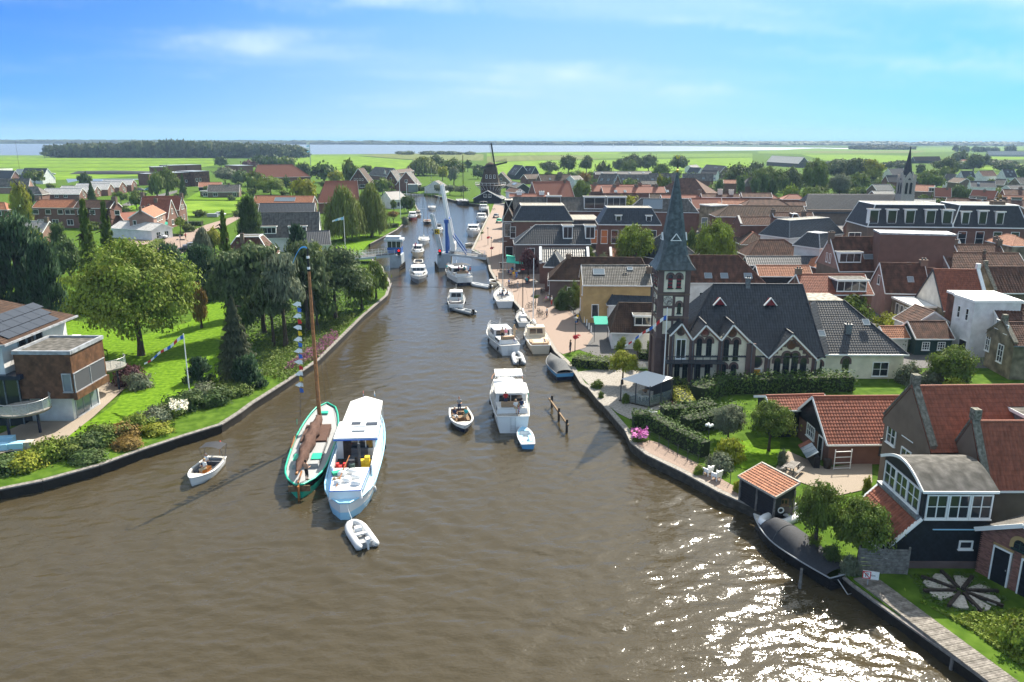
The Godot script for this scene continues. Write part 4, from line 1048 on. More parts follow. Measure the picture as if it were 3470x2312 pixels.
func far_rows()->Array:
	var g:={"roof":"grey","wall":"brick","gutter":""}
	return [
		["house","dark slate gabled house with roof windows east of the mill, first of a pair",[1.42,-564.1,7.03,-549.5,10.17,4,5.56],{"roof":"dark","wall":"far_dark","sky":[[1,-2,.6,1.0,1.6],[1,1,.6,1.0,1.6],[1,-1,.3,1.0,1.4]],"gutter":""}],
		["house","dark slate gabled house with roof windows east of the mill, second of a pair",[9.09,-555.2,15.63,-550,9.7,4,5.13],{"roof":"dark","wall":"far_dark","sky":[[1,-2,.6,1.0,1.6],[1,1,.6,1.0,1.6]],"gutter":""}],
		["house","low brown roof with solar strip behind the shed by the mill",[6.98,-491.8,16.03,-499.5,6.76,4.2,3.28],{"roof":"brown","wall":"brick","gutter":""}],
		["row_house","grey-brown row with brick chimney behind the great red roof",[14.88,-450.8,33.13,-457.6,8.43,5,3.68],{"roof":"brown","wall":"brick","ch":[[.3,.6,1.6,2.4]],"sky":[[1,-4,.3,.9,1.2],[1,8,.3,.9,1.2]],"gutter":""}],
		["shed","grey green-edged shed with white roof panels beside the mill",[-.04,-418.6,5.33,-398.5,6.41,4.2,3.4],{"cat":"shed","roof":"grey","wall":"far_dark","sky":[[1,-1,.6,6,1.6]],"gutter":""}],
		["house","little brown gable with white verge and blue flags below the mill",[-.95,-342.1,3.14,-334.8,7.64,6.2,2.21],{"roof":"old","wall":"white"}],
		["barn","great plain red roof of the old shipyard hall behind the quay",[7.73,-308.8,22.36,-313.9,11.88,6.5,4.84],{"cat":"barn","roof":"red","wall":"brick","gutter":"","ch":[[.72,.4,1.0,.8]]}],
		["row_house","red row roof with dark chimneys and three roof windows in mid town",[37.39,-333,63.93,-335.8,8.64,6.4,3.46],{"roof":"red","wall":"brick","ch":[[-.6,0,.9,1.4],[.1,0,.9,1.4],[.75,0,.9,1.4]],"sky":[[1,-8,.2,1.2,1.4],[1,-4,.2,1.0,1.4],[1,14,.2,1.2,1.4]],"gutter":""}],
		["row_house","red row roof behind the one with three roof windows",[32.95,-336.8,58.6,-338.2,9.24,6.8,3.76],{"roof":"red","wall":"brick","ch":[[-.85,0,.9,1.4],[-.1,0,.9,1.4],[.65,0,.9,1.4]],"gutter":""}],
		["row_house","brown-grey row with three skylights north of the red rows",[47.59,-429.2,55.7,-423.7,9.96,5,4.46],{"roof":"grey","wall":"brick","sky":[[1,-3,.4,1.2,1.4],[1,1,.4,1.2,1.4],[1,5,.4,1.2,1.4]],"gutter":""}],
		["row_house","grey row roof with twin dark vents under the big green trees",[58.96,-445.3,80.34,-442.3,8.92,5.4,3.77],{"roof":"grey","wall":"brick","sky":[[1,-8,.3,1.0,1.2],[1,0,.3,1.0,1.2],[1,8,.3,1.0,1.2]],"gutter":""}],
		["row_house","long dark grey ridge dotted with skylights below the tree belt",[50.52,-491.7,86.22,-499.9,8.61,7,2.48],{"roof":"dark","wall":"brick","sky":[[1,-14,.5,1.2,1.2],[1,-5,.5,1.2,1.2],[1,4,.5,1.2,1.2],[1,13,.5,1.2,1.2]],"gutter":""}],
		["house","grey tile gable house by the small topiary bushes",[67.53,-416.2,75.19,-415.2,7.1,5.4,2.62],g],
		["row_house","grey row with white dormer box near the tall poplar",[32.73,-451.9,37.98,-456.7,7.77,5.8,3.03],{"roof":"grey","wall":"white","gutter":""}],
		["row_house","grey skylight row left of the spire's golden ball",[77.26,-451.6,91.87,-448,9.39,5.6,3.42],{"roof":"grey","wall":"brick","sky":[[1,-8,.4,1.2,1.2],[1,3,.4,1.2,1.2]],"gutter":""}],
		["row_house","grey skylight row right of the spire's golden ball",[96.44,-452.5,113,-449,9.22,5.6,3.26],{"roof":"grey","wall":"brick","sky":[[1,-8,.3,1.2,1.2],[1,3,.3,1.2,1.2],[1,9,.3,1.2,1.2]],"gutter":""}],
		["house","blue-roofed house with white gable north of the skylight rows",[127.8,-576.4,134.4,-569.8,8.37,5,3.61],{"roof":"blue","wall":"white","gutter":""}],
		["house","dark roofed house at the meadow edge behind the blue roof",[147,-669,158,-688.7,6.96,5,3.02],{"roof":"dark","wall":"white","gutter":""}],
		["house","dark double-gabled house with skylights at the meadow edge",[142.9,-590.5,149,-559.8,9.98,4.6,4.85],{"roof":"dark","wall":"brick_brown","sky":[[1,2,.7,1.2,1.0],[1,5,.7,1.2,1.0]],"gutter":""}],
		["house","dark low house with white trimmed gable in front of the double gable",[128.3,-541.3,137.6,-535.8,7.7,5,3.46],{"roof":"dark","wall":"white","gutter":""}],
		["barn","long farm shed with pale roof and skylights far out in the meadow",[278.5,-861.9,289.1,-795.7,11.27,5,5.64],{"cat":"barn","roof":"pale","wall":"far_grey","gutter":""}],
		["house","grey hipped house half hidden by the giant round tree",[121.6,-409.8,124.6,-410,9.11,5,3.7],{"roof":"grey","wall":"brick","ha":4,"gutter":""}],
		["house","orange roof glimpsed between the conifer row and round tree",[107.5,-406.1,113.7,-405,8.1,6.5,2.47],{"roof":"orange","wall":"brick","gutter":""}],
		["house","blue slate house with pale verge beside the second church",[157.8,-349,166.2,-351.1,9.16,6.6,3.28],{"roof":"slate","wall":"brick_brown"}],
		["house","blue slate lean-to house below the blue slate house",[143.8,-317.6,152.4,-318.9,8.24,6.8,2.22],{"roof":"slate","wall":"brick_brown"}],
		["house","dark roofed house with white gable in the far garden quarter",[251.8,-536.6,266.2,-545.7,9.27,5.4,3.49],{"roof":"far_dark","wall":"white","gutter":""}],
		["row_house","dark row roof behind the second church tower",[211.3,-452,220.5,-452.6,8.58,5.2,3.63],{"roof":"far_dark","wall":"brick","gutter":""}],
		["row_house","dark row roof with skylight east of the second church tower",[226.7,-452.2,231,-447.9,9.02,5.2,3.44],{"roof":"far_dark","wall":"brick","sky":[[1,2,.6,1.2,1.0]],"gutter":""}],
		["house","orange roof with white dormer window east of the tower",[177.4,-352.6,184.2,-347.4,8.86,6.4,3.79],{"roof":"far_orange","wall":"brick_brown","dor":[[1,4.0,2.2,1.6,5.4,2]]}],
		["row_house","bright red row roof with pink lower slope near the dark conifer",[175.3,-329.9,180.7,-327.7,8.81,5.6,3.44],{"roof":"far_red","wall":"brick","ch":[[.5,.5,.8,.8]]}],
		["row_house","bright red row roof right of the dark conifer",[182.3,-314.7,188.2,-308.4,8.9,5.6,3.54],{"roof":"far_red","wall":"brick","ch":[[.0,.5,.8,.8]]}],
		["house","dark blue long roof with white gable in the eastern quarter",[228.4,-397.8,238.9,-395,8.24,5.6,3.38],{"roof":"far_blue","wall":"white","sky":[[1,-2,.6,1.0,1.4]]}],
		["house","white gable house with black roof and skylights near the meadow",[320,-522.7,327.9,-523.3,9.52,4.6,4.43],{"roof":"far_dark","wall":"white","sky":[[1,-1,.7,1.0,1.2],[1,2,.7,1.0,1.2],[1,0,.3,1.0,1.2]]}],
		["house","red roofed house with white gable next to the black skylight roof",[310.5,-532.5,322.7,-537,8.2,5,3.43],{"roof":"far_old","wall":"white"}],
		["house","dark roof with pale flat dormers at the northern quarter's rim",[286.6,-511.1,294.7,-511.7,8.78,5,3.4],{"roof":"far_dark","wall":"white","sky":[[1,2,.7,1.0,1.2],[1,1,.2,2.0,1.4]]}],
		["house","grey roofs with one white gable beneath the pale green trees",[251.2,-462.2,254.5,-457.7,9.06,5.4,3.29],{"roof":"far_grey","wall":"white"}],
		["house","brown gabled house with grey roof among the eastern roofs",[245.7,-443.6,245.7,-431.5,7.89,5.6,3.52],{"roof":"far_brown","wall":"brick_brown"}],
		["house","grey gable house with tan wall toward the eastern edge",[253.9,-418.9,257.3,-415.4,8.34,5.6,3.5],{"roof":"far_grey","wall":"brick_old"}],
		["house","two-gabled grey house at the frame's eastern rim",[268.9,-426.9,281.6,-431.7,8.74,5.6,3.37],{"roof":"far_grey","wall":"brick_old"}],
		["row_house","old rust roofs in line below the two-gabled grey house",[194.1,-314.6,204.9,-312,9.22,6.8,3.73],{"roof":"far_old","wall":"brick","ch":[[.1,0,.8,1.2]]}],
		["row_house","salmon roof strip at the eastern rim under the rust roofs",[184.7,-298.7,194.3,-295.3,7.92,6,2.96],{"roof":"far_orange","wall":"brick"}],
		["house","dark roof with white rounded corner at the eastern rim",[215.5,-347.2,231.1,-353.5,8.97,7.6,2.11],{"roof":"far_dark","wall":"white"}],
		["row_house","rust row roof with white-edged slatted dormers, western half",[160.6,-292.8,169.4,-286.1,7.48,5.4,3.2],{"roof":"far_old","wall":"brick","dor":[[1,3.2,3.4,.8,6.6,1,"far_old","wp"],[1,11.5,3.4,.8,6.6,1,"far_old","wp"]]}],
		["row_house","rust row roof with white-edged slatted dormers, eastern half",[168.4,-283.6,181.4,-279.1,7.65,5.4,3.47],{"roof":"far_old","wall":"brick","dor":[[1,-7.5,3.4,.8,6.6,1,"far_old","wp"],[1,3.5,3.4,.8,6.6,1,"far_old","wp"]]}],
		["house","red roof with a white box dormer behind the brick apartment blocks",[136.7,-254.3,143.2,-250.3,8.58,6,3.3],{"roof":"far_old","wall":"brick","dor":[[1,0,5.0,1.6,6.2,1,"wp","wp"]],"ch":[[.2,0,.8,.8]]}],
		["house","brown roofed house with white windows beside the second church",[133.9,-266.4,141.5,-267.3,7.39,5.2,3.38],{"roof":"far_brown","wall":"white","dor":[[1,-5.4,2.6,1.6,4.2,2],[1,4.6,2.6,1.6,4.2,2]]}],
		["house","slate mansard with pale flat rim behind the second church",[136.1,-271.4,143.1,-268.4,8.7,7.4,2],{"roof":"slate","wall":"white"}],
		["house","salmon gable roof near the bright round bush",[149.9,-254.1,152,-247.6,6.94,5.6,2.06],{"roof":"far_orange","wall":"brick"}],
		["house","dark red roof corner behind the apartment block's chimney",[164.4,-255.6,173.1,-263,7.31,6,2.01],{"roof":"far_old","wall":"brick"}],
		["barn","long low dark barn with farmyard far beyond the trees",[476.5,-955.9,510.5,-960.5,8.85,4,4.37],{"cat":"barn","roof":"far_brown","wall":"far_dark","gutter":""}],
		["greenhouse","pale glasshouse roof far out at the eastern polder",[818.9,-1387.9,891.6,-1378.1,9.7,4,5.13],{"cat":"greenhouse","roof":"far_pale","wall":"far_pale","gutter":"","verge":""}],
		["house","red farmhouse roof between two dark tree clumps",[447.1,-798.9,445.7,-785.2,9.23,6,3.46],{"roof":"far_red","wall":"brick","hb":6,"gutter":""}],
	]
func arch_pts(w: float,h: float,n:=8)->PackedVector2Array:
	var p:=PackedVector2Array([Vector2(-w/2,0),Vector2(w/2,0)])
	for k in n+1:
		var a:=PI*k/n
		p.append(Vector2(cos(a)*w/2,h-w/2+sin(a)*w/2))
	return p
func arch_band(b:MB,tf:Transform3D,w: float,h: float,t: float,d: float,legs:=0.0,n:=8)->void:
	var c:=h-w/2
	var pts:=[]
	if legs>0: pts.append([Vector2(w/2,c-legs),Vector2(w/2+t,c-legs)])
	for k in n+1:
		var a:=PI*k/n
		var u:=Vector2(cos(a),sin(a))
		pts.append([Vector2(0,c)+u*w/2,Vector2(0,c)+u*(w/2+t)])
	if legs>0: pts.append([Vector2(-w/2,c-legs),Vector2(-w/2-t,c-legs)])
	for k in pts.size()-1:
		var i0:Vector2=pts[k][0]
		var o0:Vector2=pts[k][1]
		var i1:Vector2=pts[k+1][0]
		var o1:Vector2=pts[k+1][1]
		b.ext(PackedVector2Array([i0,o0,o1,i1]),tf,d)
func arch_window(o:Node,p:Vector3,w: float,h: float,stone:="brick_dark",gl:="glass",turn:=0.0)->void:
	var tf:=Transform3D(Basis(UP,turn),p)
	var f:=mb()
	arch_band(f,tf*Transform3D(Basis(),V(0,0,.09)),w,h,.24,.1,.3)
	var m:=f.done(M(stone))
	var fr:=mb()
	fr.bx(tf*V(0,.02,.1),V(w+.16,.1,.16),tf.basis)
	fr.bx(tf*V(0,h*.42,.05),V(.05,h*.8,.04),tf.basis)
	fr.bx(tf*V(0,h*.55,.05),V(w,.04,.038),tf.basis)
	fr.into(m,M("dark_green"))
	var g:=mb()
	g.ext(arch_pts(w,h),tf*Transform3D(Basis(),V(0,0,.03)),0)
	g.into(m,M(gl))
	put("window",m,o)
func landmarks()->void:
	church()
	second_church()
	black_annex()
	brick_garage()
	boathouse()
	villa()
	bridge()
	windmill()
func church()->void:
	var t:=thing("church","cream church with brick pilasters, row of pointed gables and dark tiled roof","church",V(27,.9,-85))
	var w:=mb()
	w.ext(pv([-9.3,0,-9.3,6.0,-8.1,7.25,-6.8,5.45,-5.4,7.05,-3.6,5.42,-2.35,7.1,-.5,5.36,1.75,3.38,1.9,3.38,4.36,5.94,7.3,3.3,7.3,0]),Transform3D(),.4)
	w.q(V(7.3,0,0),V(9.6,0,-2.6),V(9.6,2.95,-2.6),V(7.3,2.95,0))
	w.bx(V(14.1,1.475,-9.1),V(9.0,2.95,13.0))
	w.bx(V(-.7,1.4,-6.9),V(16.6,2.8,12.6))
	put("wall",w.done(M("cream")),t)
	for p in [[-9.05,.5,5.9],[-6.78,.55,5.35],[-3.52,.55,5.3],[-.1,1.0,4.9],[1.85,.6,3.25],[7.15,.5,3.2]]:
		var b:=mb()
		b.bx(V(p[0],p[2]/2,.06),V(p[1],p[2],.3))
		b.bx(V(p[0],.3,.08),V(p[1]+.12,.6,.34))
		put("pilaster",b.done(M("brick_dark")),t)
		var d:=mb()
		d.tube([V(p[0]+.05,p[2]+.1,.3),V(p[0]+.05,.1,.3)],.05,5)
		put("downpipe",d.done(M("lead")),t)
	for a in [[-9.35,5.9,-8.1,7.3,-6.8,5.42,-2.6,-3.5],[-6.8,5.42,-5.4,7.12,-3.55,5.38,-1.8,-3.4],[-3.55,5.38,-2.35,7.17,-.4,5.3,-1.8,-3.4],[1.85,3.3,4.36,6.05,7.3,3.25,.2,-2.4]]:
		var r:=mb()
		tiles(r,V(a[0],a[1],a[6]),V(a[0],a[1],.35),V(a[2],a[3],.35),V(a[2],a[3],a[7]),.3,.34,4,.03)
		tiles(r,V(a[4],a[5],.35),V(a[4],a[5],a[6]),V(a[2],a[3],a[7]),V(a[2],a[3],.35),.3,.34,4,.03)
		r.col=Color(.8,.8,.8)
		r.tube([V(a[2],a[3]+.05,.4),V(a[2],a[3]+.05,a[7])],.12,6)
		put("gable_roof",r.done(M("tile_dark")),t)
		var v:=mb()
		v.bar(V(a[0],a[1]-.08,.38),V(a[2],a[3]-.08,.38),.1,.16)
		v.bar(V(a[4],a[5]-.08,.38),V(a[2],a[3]-.08,.38),.1,.16)
		put("verge_board",v.done(M("wp")),t)
		var u:=mb()
		u.bar(V(a[0]+.1,a[1]-.26,.1),V(a[2],a[3]-.3,.1),.16,.16)
		u.bar(V(a[4]-.1,a[5]-.26,.1),V(a[2],a[3]-.3,.1),.16,.16)
		put("gable_moulding",u.done(M("brick_pink")),t)
	var sl:=mb()
	sl.bar(V(-.35,5.25,.1),V(1.8,3.3,.1),.3,.14)
	put("sloping_coping",sl.done(M("wp")),t)
	var r:=mb()
	tiles(r,V(-8.4,3.3,.1),V(8.3,3.3,.1),V(7.3,10.45,-6.2),V(-3.2,10.45,-6.2),.3,.36,4,.035)
	tiles(r,V(-8.4,3.3,-12.6),V(-8.4,3.3,.1),V(-3.2,10.45,-6.2),V(-3.2,10.45,-6.2),.3,.36,2,.04)
	tiles(r,V(8.3,3.2,.1),V(10.6,3.2,-12.6),V(7.3,10.45,-6.2),V(7.3,10.45,-6.2),.3,.36,4,.035)
	tiles(r,V(8.3,3.3,-12.6),V(-8.4,3.3,-12.6),V(-3.2,10.45,-6.2),V(7.3,10.45,-6.2),.4,.4,2,.04)
	put("roof",r.done(M("tile_dark")),t)
	var r2:=mb()
	tiles(r2,V(9.3,2.95,-2.3),V(18.9,2.95,-2.3),V(13.6,8.0,-9),V(9.9,8.0,-9),.3,.36,4,.035)
	tiles(r2,V(18.9,2.95,-2.3),V(18.9,2.95,-15.6),V(13.6,8.0,-13.4),V(13.6,8.0,-9),.3,.36,2,.04)
	tiles(r2,V(7.25,3.1,.3),V(9.9,3.1,-2.6),V(9.9,8.0,-8.9),V(9.0,8.0,-7.6),.3,.36,4,.035)
	put("wing_roof",r2.done(M("tile_dark")),t)
	var ft:=mb()
	ft.bx(V(11.5,7.95,-11.3),V(4.4,.2,4.8))
	put("flat_roof",ft.done(M("bitumen_pale")),t)
	var c:=mb()
	for e in [[-3.2,10.5,-6.2,7.3,10.5,-6.2],[-8.4,3.3,.1,-3.2,10.5,-6.2],[8.3,3.3,.1,7.3,10.5,-6.2],[18.9,3,-2.3,13.6,8.05,-9]]:
		c.tube([V(e[0],e[1],e[2]),V(e[3],e[4],e[5])],.13,6)
	put("ridge_cap",c.done(M("far_dark")),t)
	var gu:=mb()
	gu.bar(V(9.4,2.95,-2.25),V(19.0,2.95,-2.25),.14,.18)
	gu.bar(V(7.3,3.0,.3),V(9.45,3.0,-2.3),.14,.18)
	put("gutter",gu.done(M("wp")),t)
	for x in [-2.9,3.0]:
		var d:=mb()
		d.ext(pv([-.62,0,.62,0,0,.75]),Transform3D(Basis(),V(x,8.5 if x<0 else 8.45,-3.9)),1.0)
		var m:=d.done(M("maroon"))
		var f:=mb()
		for s in [-1,1]: f.bar(V(x+s*.75,8.42,-3.95),V(x,9.32,-3.95),.3,.1)
		f.into(m,M("wp"))
		put("roof_vent",m,t)
	chimney(t,V(.8,10.4,-6.0),.9,.5,"lead")
	chimney(t,V(12.8,5.2,-5.0),.8,.7,"lead")
	for a in [[8.9,5.3,-3.4],[15.2,6.0,-6.2]]:
		var up:=V(0,5.05,-6.7).normalized()
		var m:=put("roof_window",skylight_mesh(.75,.85),t)
		m.transform=Transform3D(Basis(Vector3.RIGHT,up,Vector3.RIGHT.cross(up)),V(a[0],a[1],a[2]+.35))
	for a in [[-5.95,3.35,.62,2.15],[-4.85,3.35,.62,2.15],[-2.9,2.9,.62,2.5],[-1.8,2.9,.62,2.5],[-3.05,.75,.62,1.75],[-1.9,.75,.62,1.75],[-8.3,.5,.6,2.2],[-7.4,.5,.6,2.2],[-5.95,.7,.62,2.0],[-4.85,.7,.62,2.0],[3.0,.3,.75,2.95],[4.0,.5,.75,3.35],[4.95,.5,.75,3.35],[5.95,.3,.75,2.95],[11.9,.75,.8,1.75]]:
		arch_window(t,V(a[0],a[1],.01 if a[0]<8 else -2.59),a[2],a[3])
	arch_window(t,V(8.4,.6,-1.2),.45,1.9,"brick_dark","glass",-.85)
	win(t,Transform3D(Basis(),V(16.0,.3,-2.58)),1.9,1.75,2,2)
	win(t,Transform3D(Basis(),V(-8.0,3.1,.02)),1.15,2.3,2,1)
	for a in [[-8.1,6.25,.36,"glass"],[-5.4,6.15,.4,"glass"],[-2.35,6.1,.4,"rust"],[.6,2.75,.6,"glass"],[4.4,4.75,.42,"rust"]]:
		var b:=mb()
		var pts:=PackedVector2Array()
		for k in 14: pts.append(Vector2(cos(TAU*k/14),sin(TAU*k/14))*(a[2]+.13))
		b.ext(pts,Transform3D(Basis(),V(a[0],a[1],.08)),.08)
		var m:=b.done(M("brick_dark"))
		var g:=mb()
		for k in 14: pts[k]=Vector2(cos(TAU*k/14),sin(TAU*k/14))*a[2]
		g.ext(pts,Transform3D(Basis(),V(a[0],a[1],.1)),.03)
		g.into(m,M(a[3]))
		put("round_window",m,t)
	door(t,Transform3D(Basis(),V(.65,0,.02)),1.05,1.9,"ochre")
	door(t,Transform3D(Basis(),V(11.9,0,-2.58)),.9,.85,"ochre")
	var st:=mb()
	for k in 5:
		for s in [-1,1]: st.bx(V(4.36+s*(.35+k*.42),5.15-k*.4,.07),V(.42,.42,.14))
	put("stepped_brickwork",st.done(M("brick_dark")),t)
	var bal:=mb()
	bal.bx(V(-6.6,2.95,.85),V(6.4,.14,1.4))
	bal.bar(V(-9.8,3.75,1.5),V(-3.4,3.75,1.5),.06,.06)
	bal.bar(V(-9.8,3.35,1.5),V(-3.4,3.35,1.5),.04,.04)
	for k in 9: bal.bx(V(-9.75+k*.79,3.38,1.5),V(.06,.8,.06))
	for x in [-9.4,-6.6,-3.8]: bal.bx(V(x,1.45,1.4),V(.14,2.9,.14))
	put("balcony",bal.done(M("dark_metal")),t)
	var T:=thing("church_tower","dark brick church tower with clock, cream panels and tall slate spire","church tower",V(18.2,.9,-88.2))
	var b:=mb()
	b.bx(V(0,6.5,0),V(3.3,13.0,3.3))
	put("wall",b.done(M("brick_dark")),T)
	for e in [[-1.5,1.5],[1.5,1.5],[-1.5,-1.5],[1.5,-1.5]]:
		var p:=mb()
		p.bx(V(e[0],6.55,e[1]),V(.55,13.1,.55))
		p.bx(V(e[0],2.6,e[1]),V(.75,5.2,.75))
		put("corner_pilaster",p.done(M("brick_dark")),T)
	for y in [4.9,7.5,10.2,12.95]:
		var p:=mb()
		p.bx(V(0,y,0),V(3.62,.16,3.62))
		put("string_course",p.done(M("brick_brown")),T)
	for turn in [0.0,-PI/2]:
		var bs:=Basis(UP,turn)
		for e in [[0,10.45,2.35,2.35],[-.62,8.9,1.0,1.1],[.66,9.05,.9,.85],[-.62,7.7,.95,.85],[.66,7.7,.9,1.0],[-.62,5.6,.95,1.5],[.62,5.6,.95,1.5]]:
			var p:=mb()
			p.bx(bs*V(e[0],e[1]+e[3]/2,1.66),V(e[2],e[3],.08),bs)
			put("panel",p.done(M("cream")),T)
		for x in [-.48,.48]:
			arch_window(T,bs*V(x,10.85,1.71),.52,1.6,"brick_dark","glass",turn)
			for k in 3:
				var l:=mb()
				l.bx(bs*V(x,11.05+k*.42,1.78),V(.46,.2,.06),bs)
				put("louvre",l.done(M("maroon")),T)
		arch_window(T,bs*V(.66,7.95,1.71),.42,1.3,"brick_dark","glass",turn)
	for turn in [0.0,-PI/2]:
		var bs:=Basis(UP,turn)
		var d:=mb()
		var pts:=PackedVector2Array()
		for k in 20: pts.append(Vector2(cos(TAU*k/20),sin(TAU*k/20))*.52)
		d.ext(pts,Transform3D(bs,bs*V(-.62,9.45,1.78)),.08)
		var clock:=put("clock",d.done(M("stone_pale")),T)
		var q:=mb()
		for k in 12:
			var a:=TAU*k/12
			q.bx(bs*V(-.62+cos(a)*.43,9.45+sin(a)*.43,1.79),V(.1,.045,.03),bs*Basis(Vector3.BACK,a))
		q.bar(bs*V(-.62,9.45,1.8),bs*V(-.3,9.4,1.8),.05,.06)
		q.bar(bs*V(-.62,9.45,1.81),bs*V(-.72,9.1,1.81),.06,.05)
		put("hand",q.done(M("black")),clock)
	var s:=mb()
	var rows:=[]
	for e in [[13.0,2.25,.0],[13.2,2.15,.02],[13.75,1.82,.08],[14.6,1.5,.2],[15.6,1.3,.3],[17.0,1.12,.36],[20.0,.68,.4],[23.5,.1,.41]]:
		var row:=PackedVector3Array()
		var h: float=e[1]
		var k: float=h*(1-e[2])
		for v in [[h,k],[h,-k],[k,-h],[-k,-h],[-h,-k],[-h,k],[-k,h],[k,h]]: row.append(V(v[0],e[0],v[1]))
		rows.append(row)
	for k in rows.size()-1:
		for j in 8:
			var A:PackedVector3Array=rows[k]
			var B:PackedVector3Array=rows[k+1]
			s.q(A[j],A[(j+1)%8],B[(j+1)%8],B[j])
	put("spire",s.done(M("slate")),T)
	for turn in [0.0,-PI/2,PI/2]:
		var bs:=Basis(UP,turn)
		var d:=mb()
		d.ext(pv([-.5,0,.5,0,0,.65]),Transform3D(bs,bs*V(0,16.2,1.35)),.5)
		var m:=d.done(M("slate"))
		var f:=mb()
		for k in [-1,1]: f.bar(bs*V(k*.58,16.15,1.32),bs*V(0,16.95,1.32),.16,.08)
		f.bar(bs*V(-.5,16.2,1.36),bs*V(.5,16.2,1.36),.08,.08)
		f.into(m,M("wp"))
		put("spire_vent",m,T)
	var rod:=mb()
	rod.tube([V(0,23.4,0),V(0,25.2,0)],.035,5)
	put("rod",rod.done(M("black")),T)
	var ball:=mb()
	ball.ball(V(0,23.75,0),ONE*.17,8,6)
	put("golden_ball",ball.done(M("gold")),T)
	var ck:=mb()
	ck.ext(pv([-.28,.1,-.1,0,.12,0,.2,.18,.3,.3,.2,.42,.12,.26,-.08,.22,-.2,.42,-.34,.36]),Transform3D(Basis(UP,.5),V(0,25.0,0)),.05)
	put("weathercock",ck.done(M("gold")),T)
func second_church()->void:
	var t:=thing("church","long dark slate church with a pale stone bell tower among the town roofs","church",V(115,.9,-266))
	var b:=mb()
	b.bx(V(0,2.4,0),V(36,4.8,13))
	put("wall",b.done(M("brick_brown")),t)
	var r:=mb()
	slope(r,1,V(-20,3.6,7.0),V(18,3.6,7.0),V(17.5,9.5,0),V(-16,9.5,0))
	slope(r,1,V(18,3.6,-7.0),V(-20,3.6,-7.0),V(-16,9.5,0),V(17.5,9.5,0))
	slope(r,1,V(-20,3.6,-7.0),V(-20,3.6,7.0),V(-16,9.5,0),V(-16,9.5,0))
	put("roof",r.done(M("tile_dark")),t)
	var T:=thing("church_tower","pale stone bell tower with twin louvred openings and pointed dark spire","church tower",V(129.5,.9,-262))
	b=mb()
	b.bx(V(0,4.8,0),V(4.4,9.6,4.4))
	b.bx(V(0,12,0),V(3.8,4.8,3.8))
	for turn in 4:
		var bs:=Basis(UP,turn*PI/2)
		b.ext(pv([-1.9,14.2,1.9,14.2,0,17.0]),Transform3D(bs,bs*V(0,0,1.95)),.5)
		b.bx(bs*V(1.85,8,1.85),V(.5,16,.5),bs)
	put("wall",b.done(M("stone_pale")),T)
	for turn in 2:
		for x in [-.7,.7]: arch_window(T,Basis(UP,-turn*PI/2)*V(x,10.0,1.95),.8,3.6,"stone_pale","black",-turn*PI/2)
	var s:=mb()
	s.lathe([Vector2(2.2,14.4),Vector2(1.5,16.5),Vector2(.8,20.0),Vector2(.03,25.2)],8)
	put("spire",s.done(M("far_dark")),T)
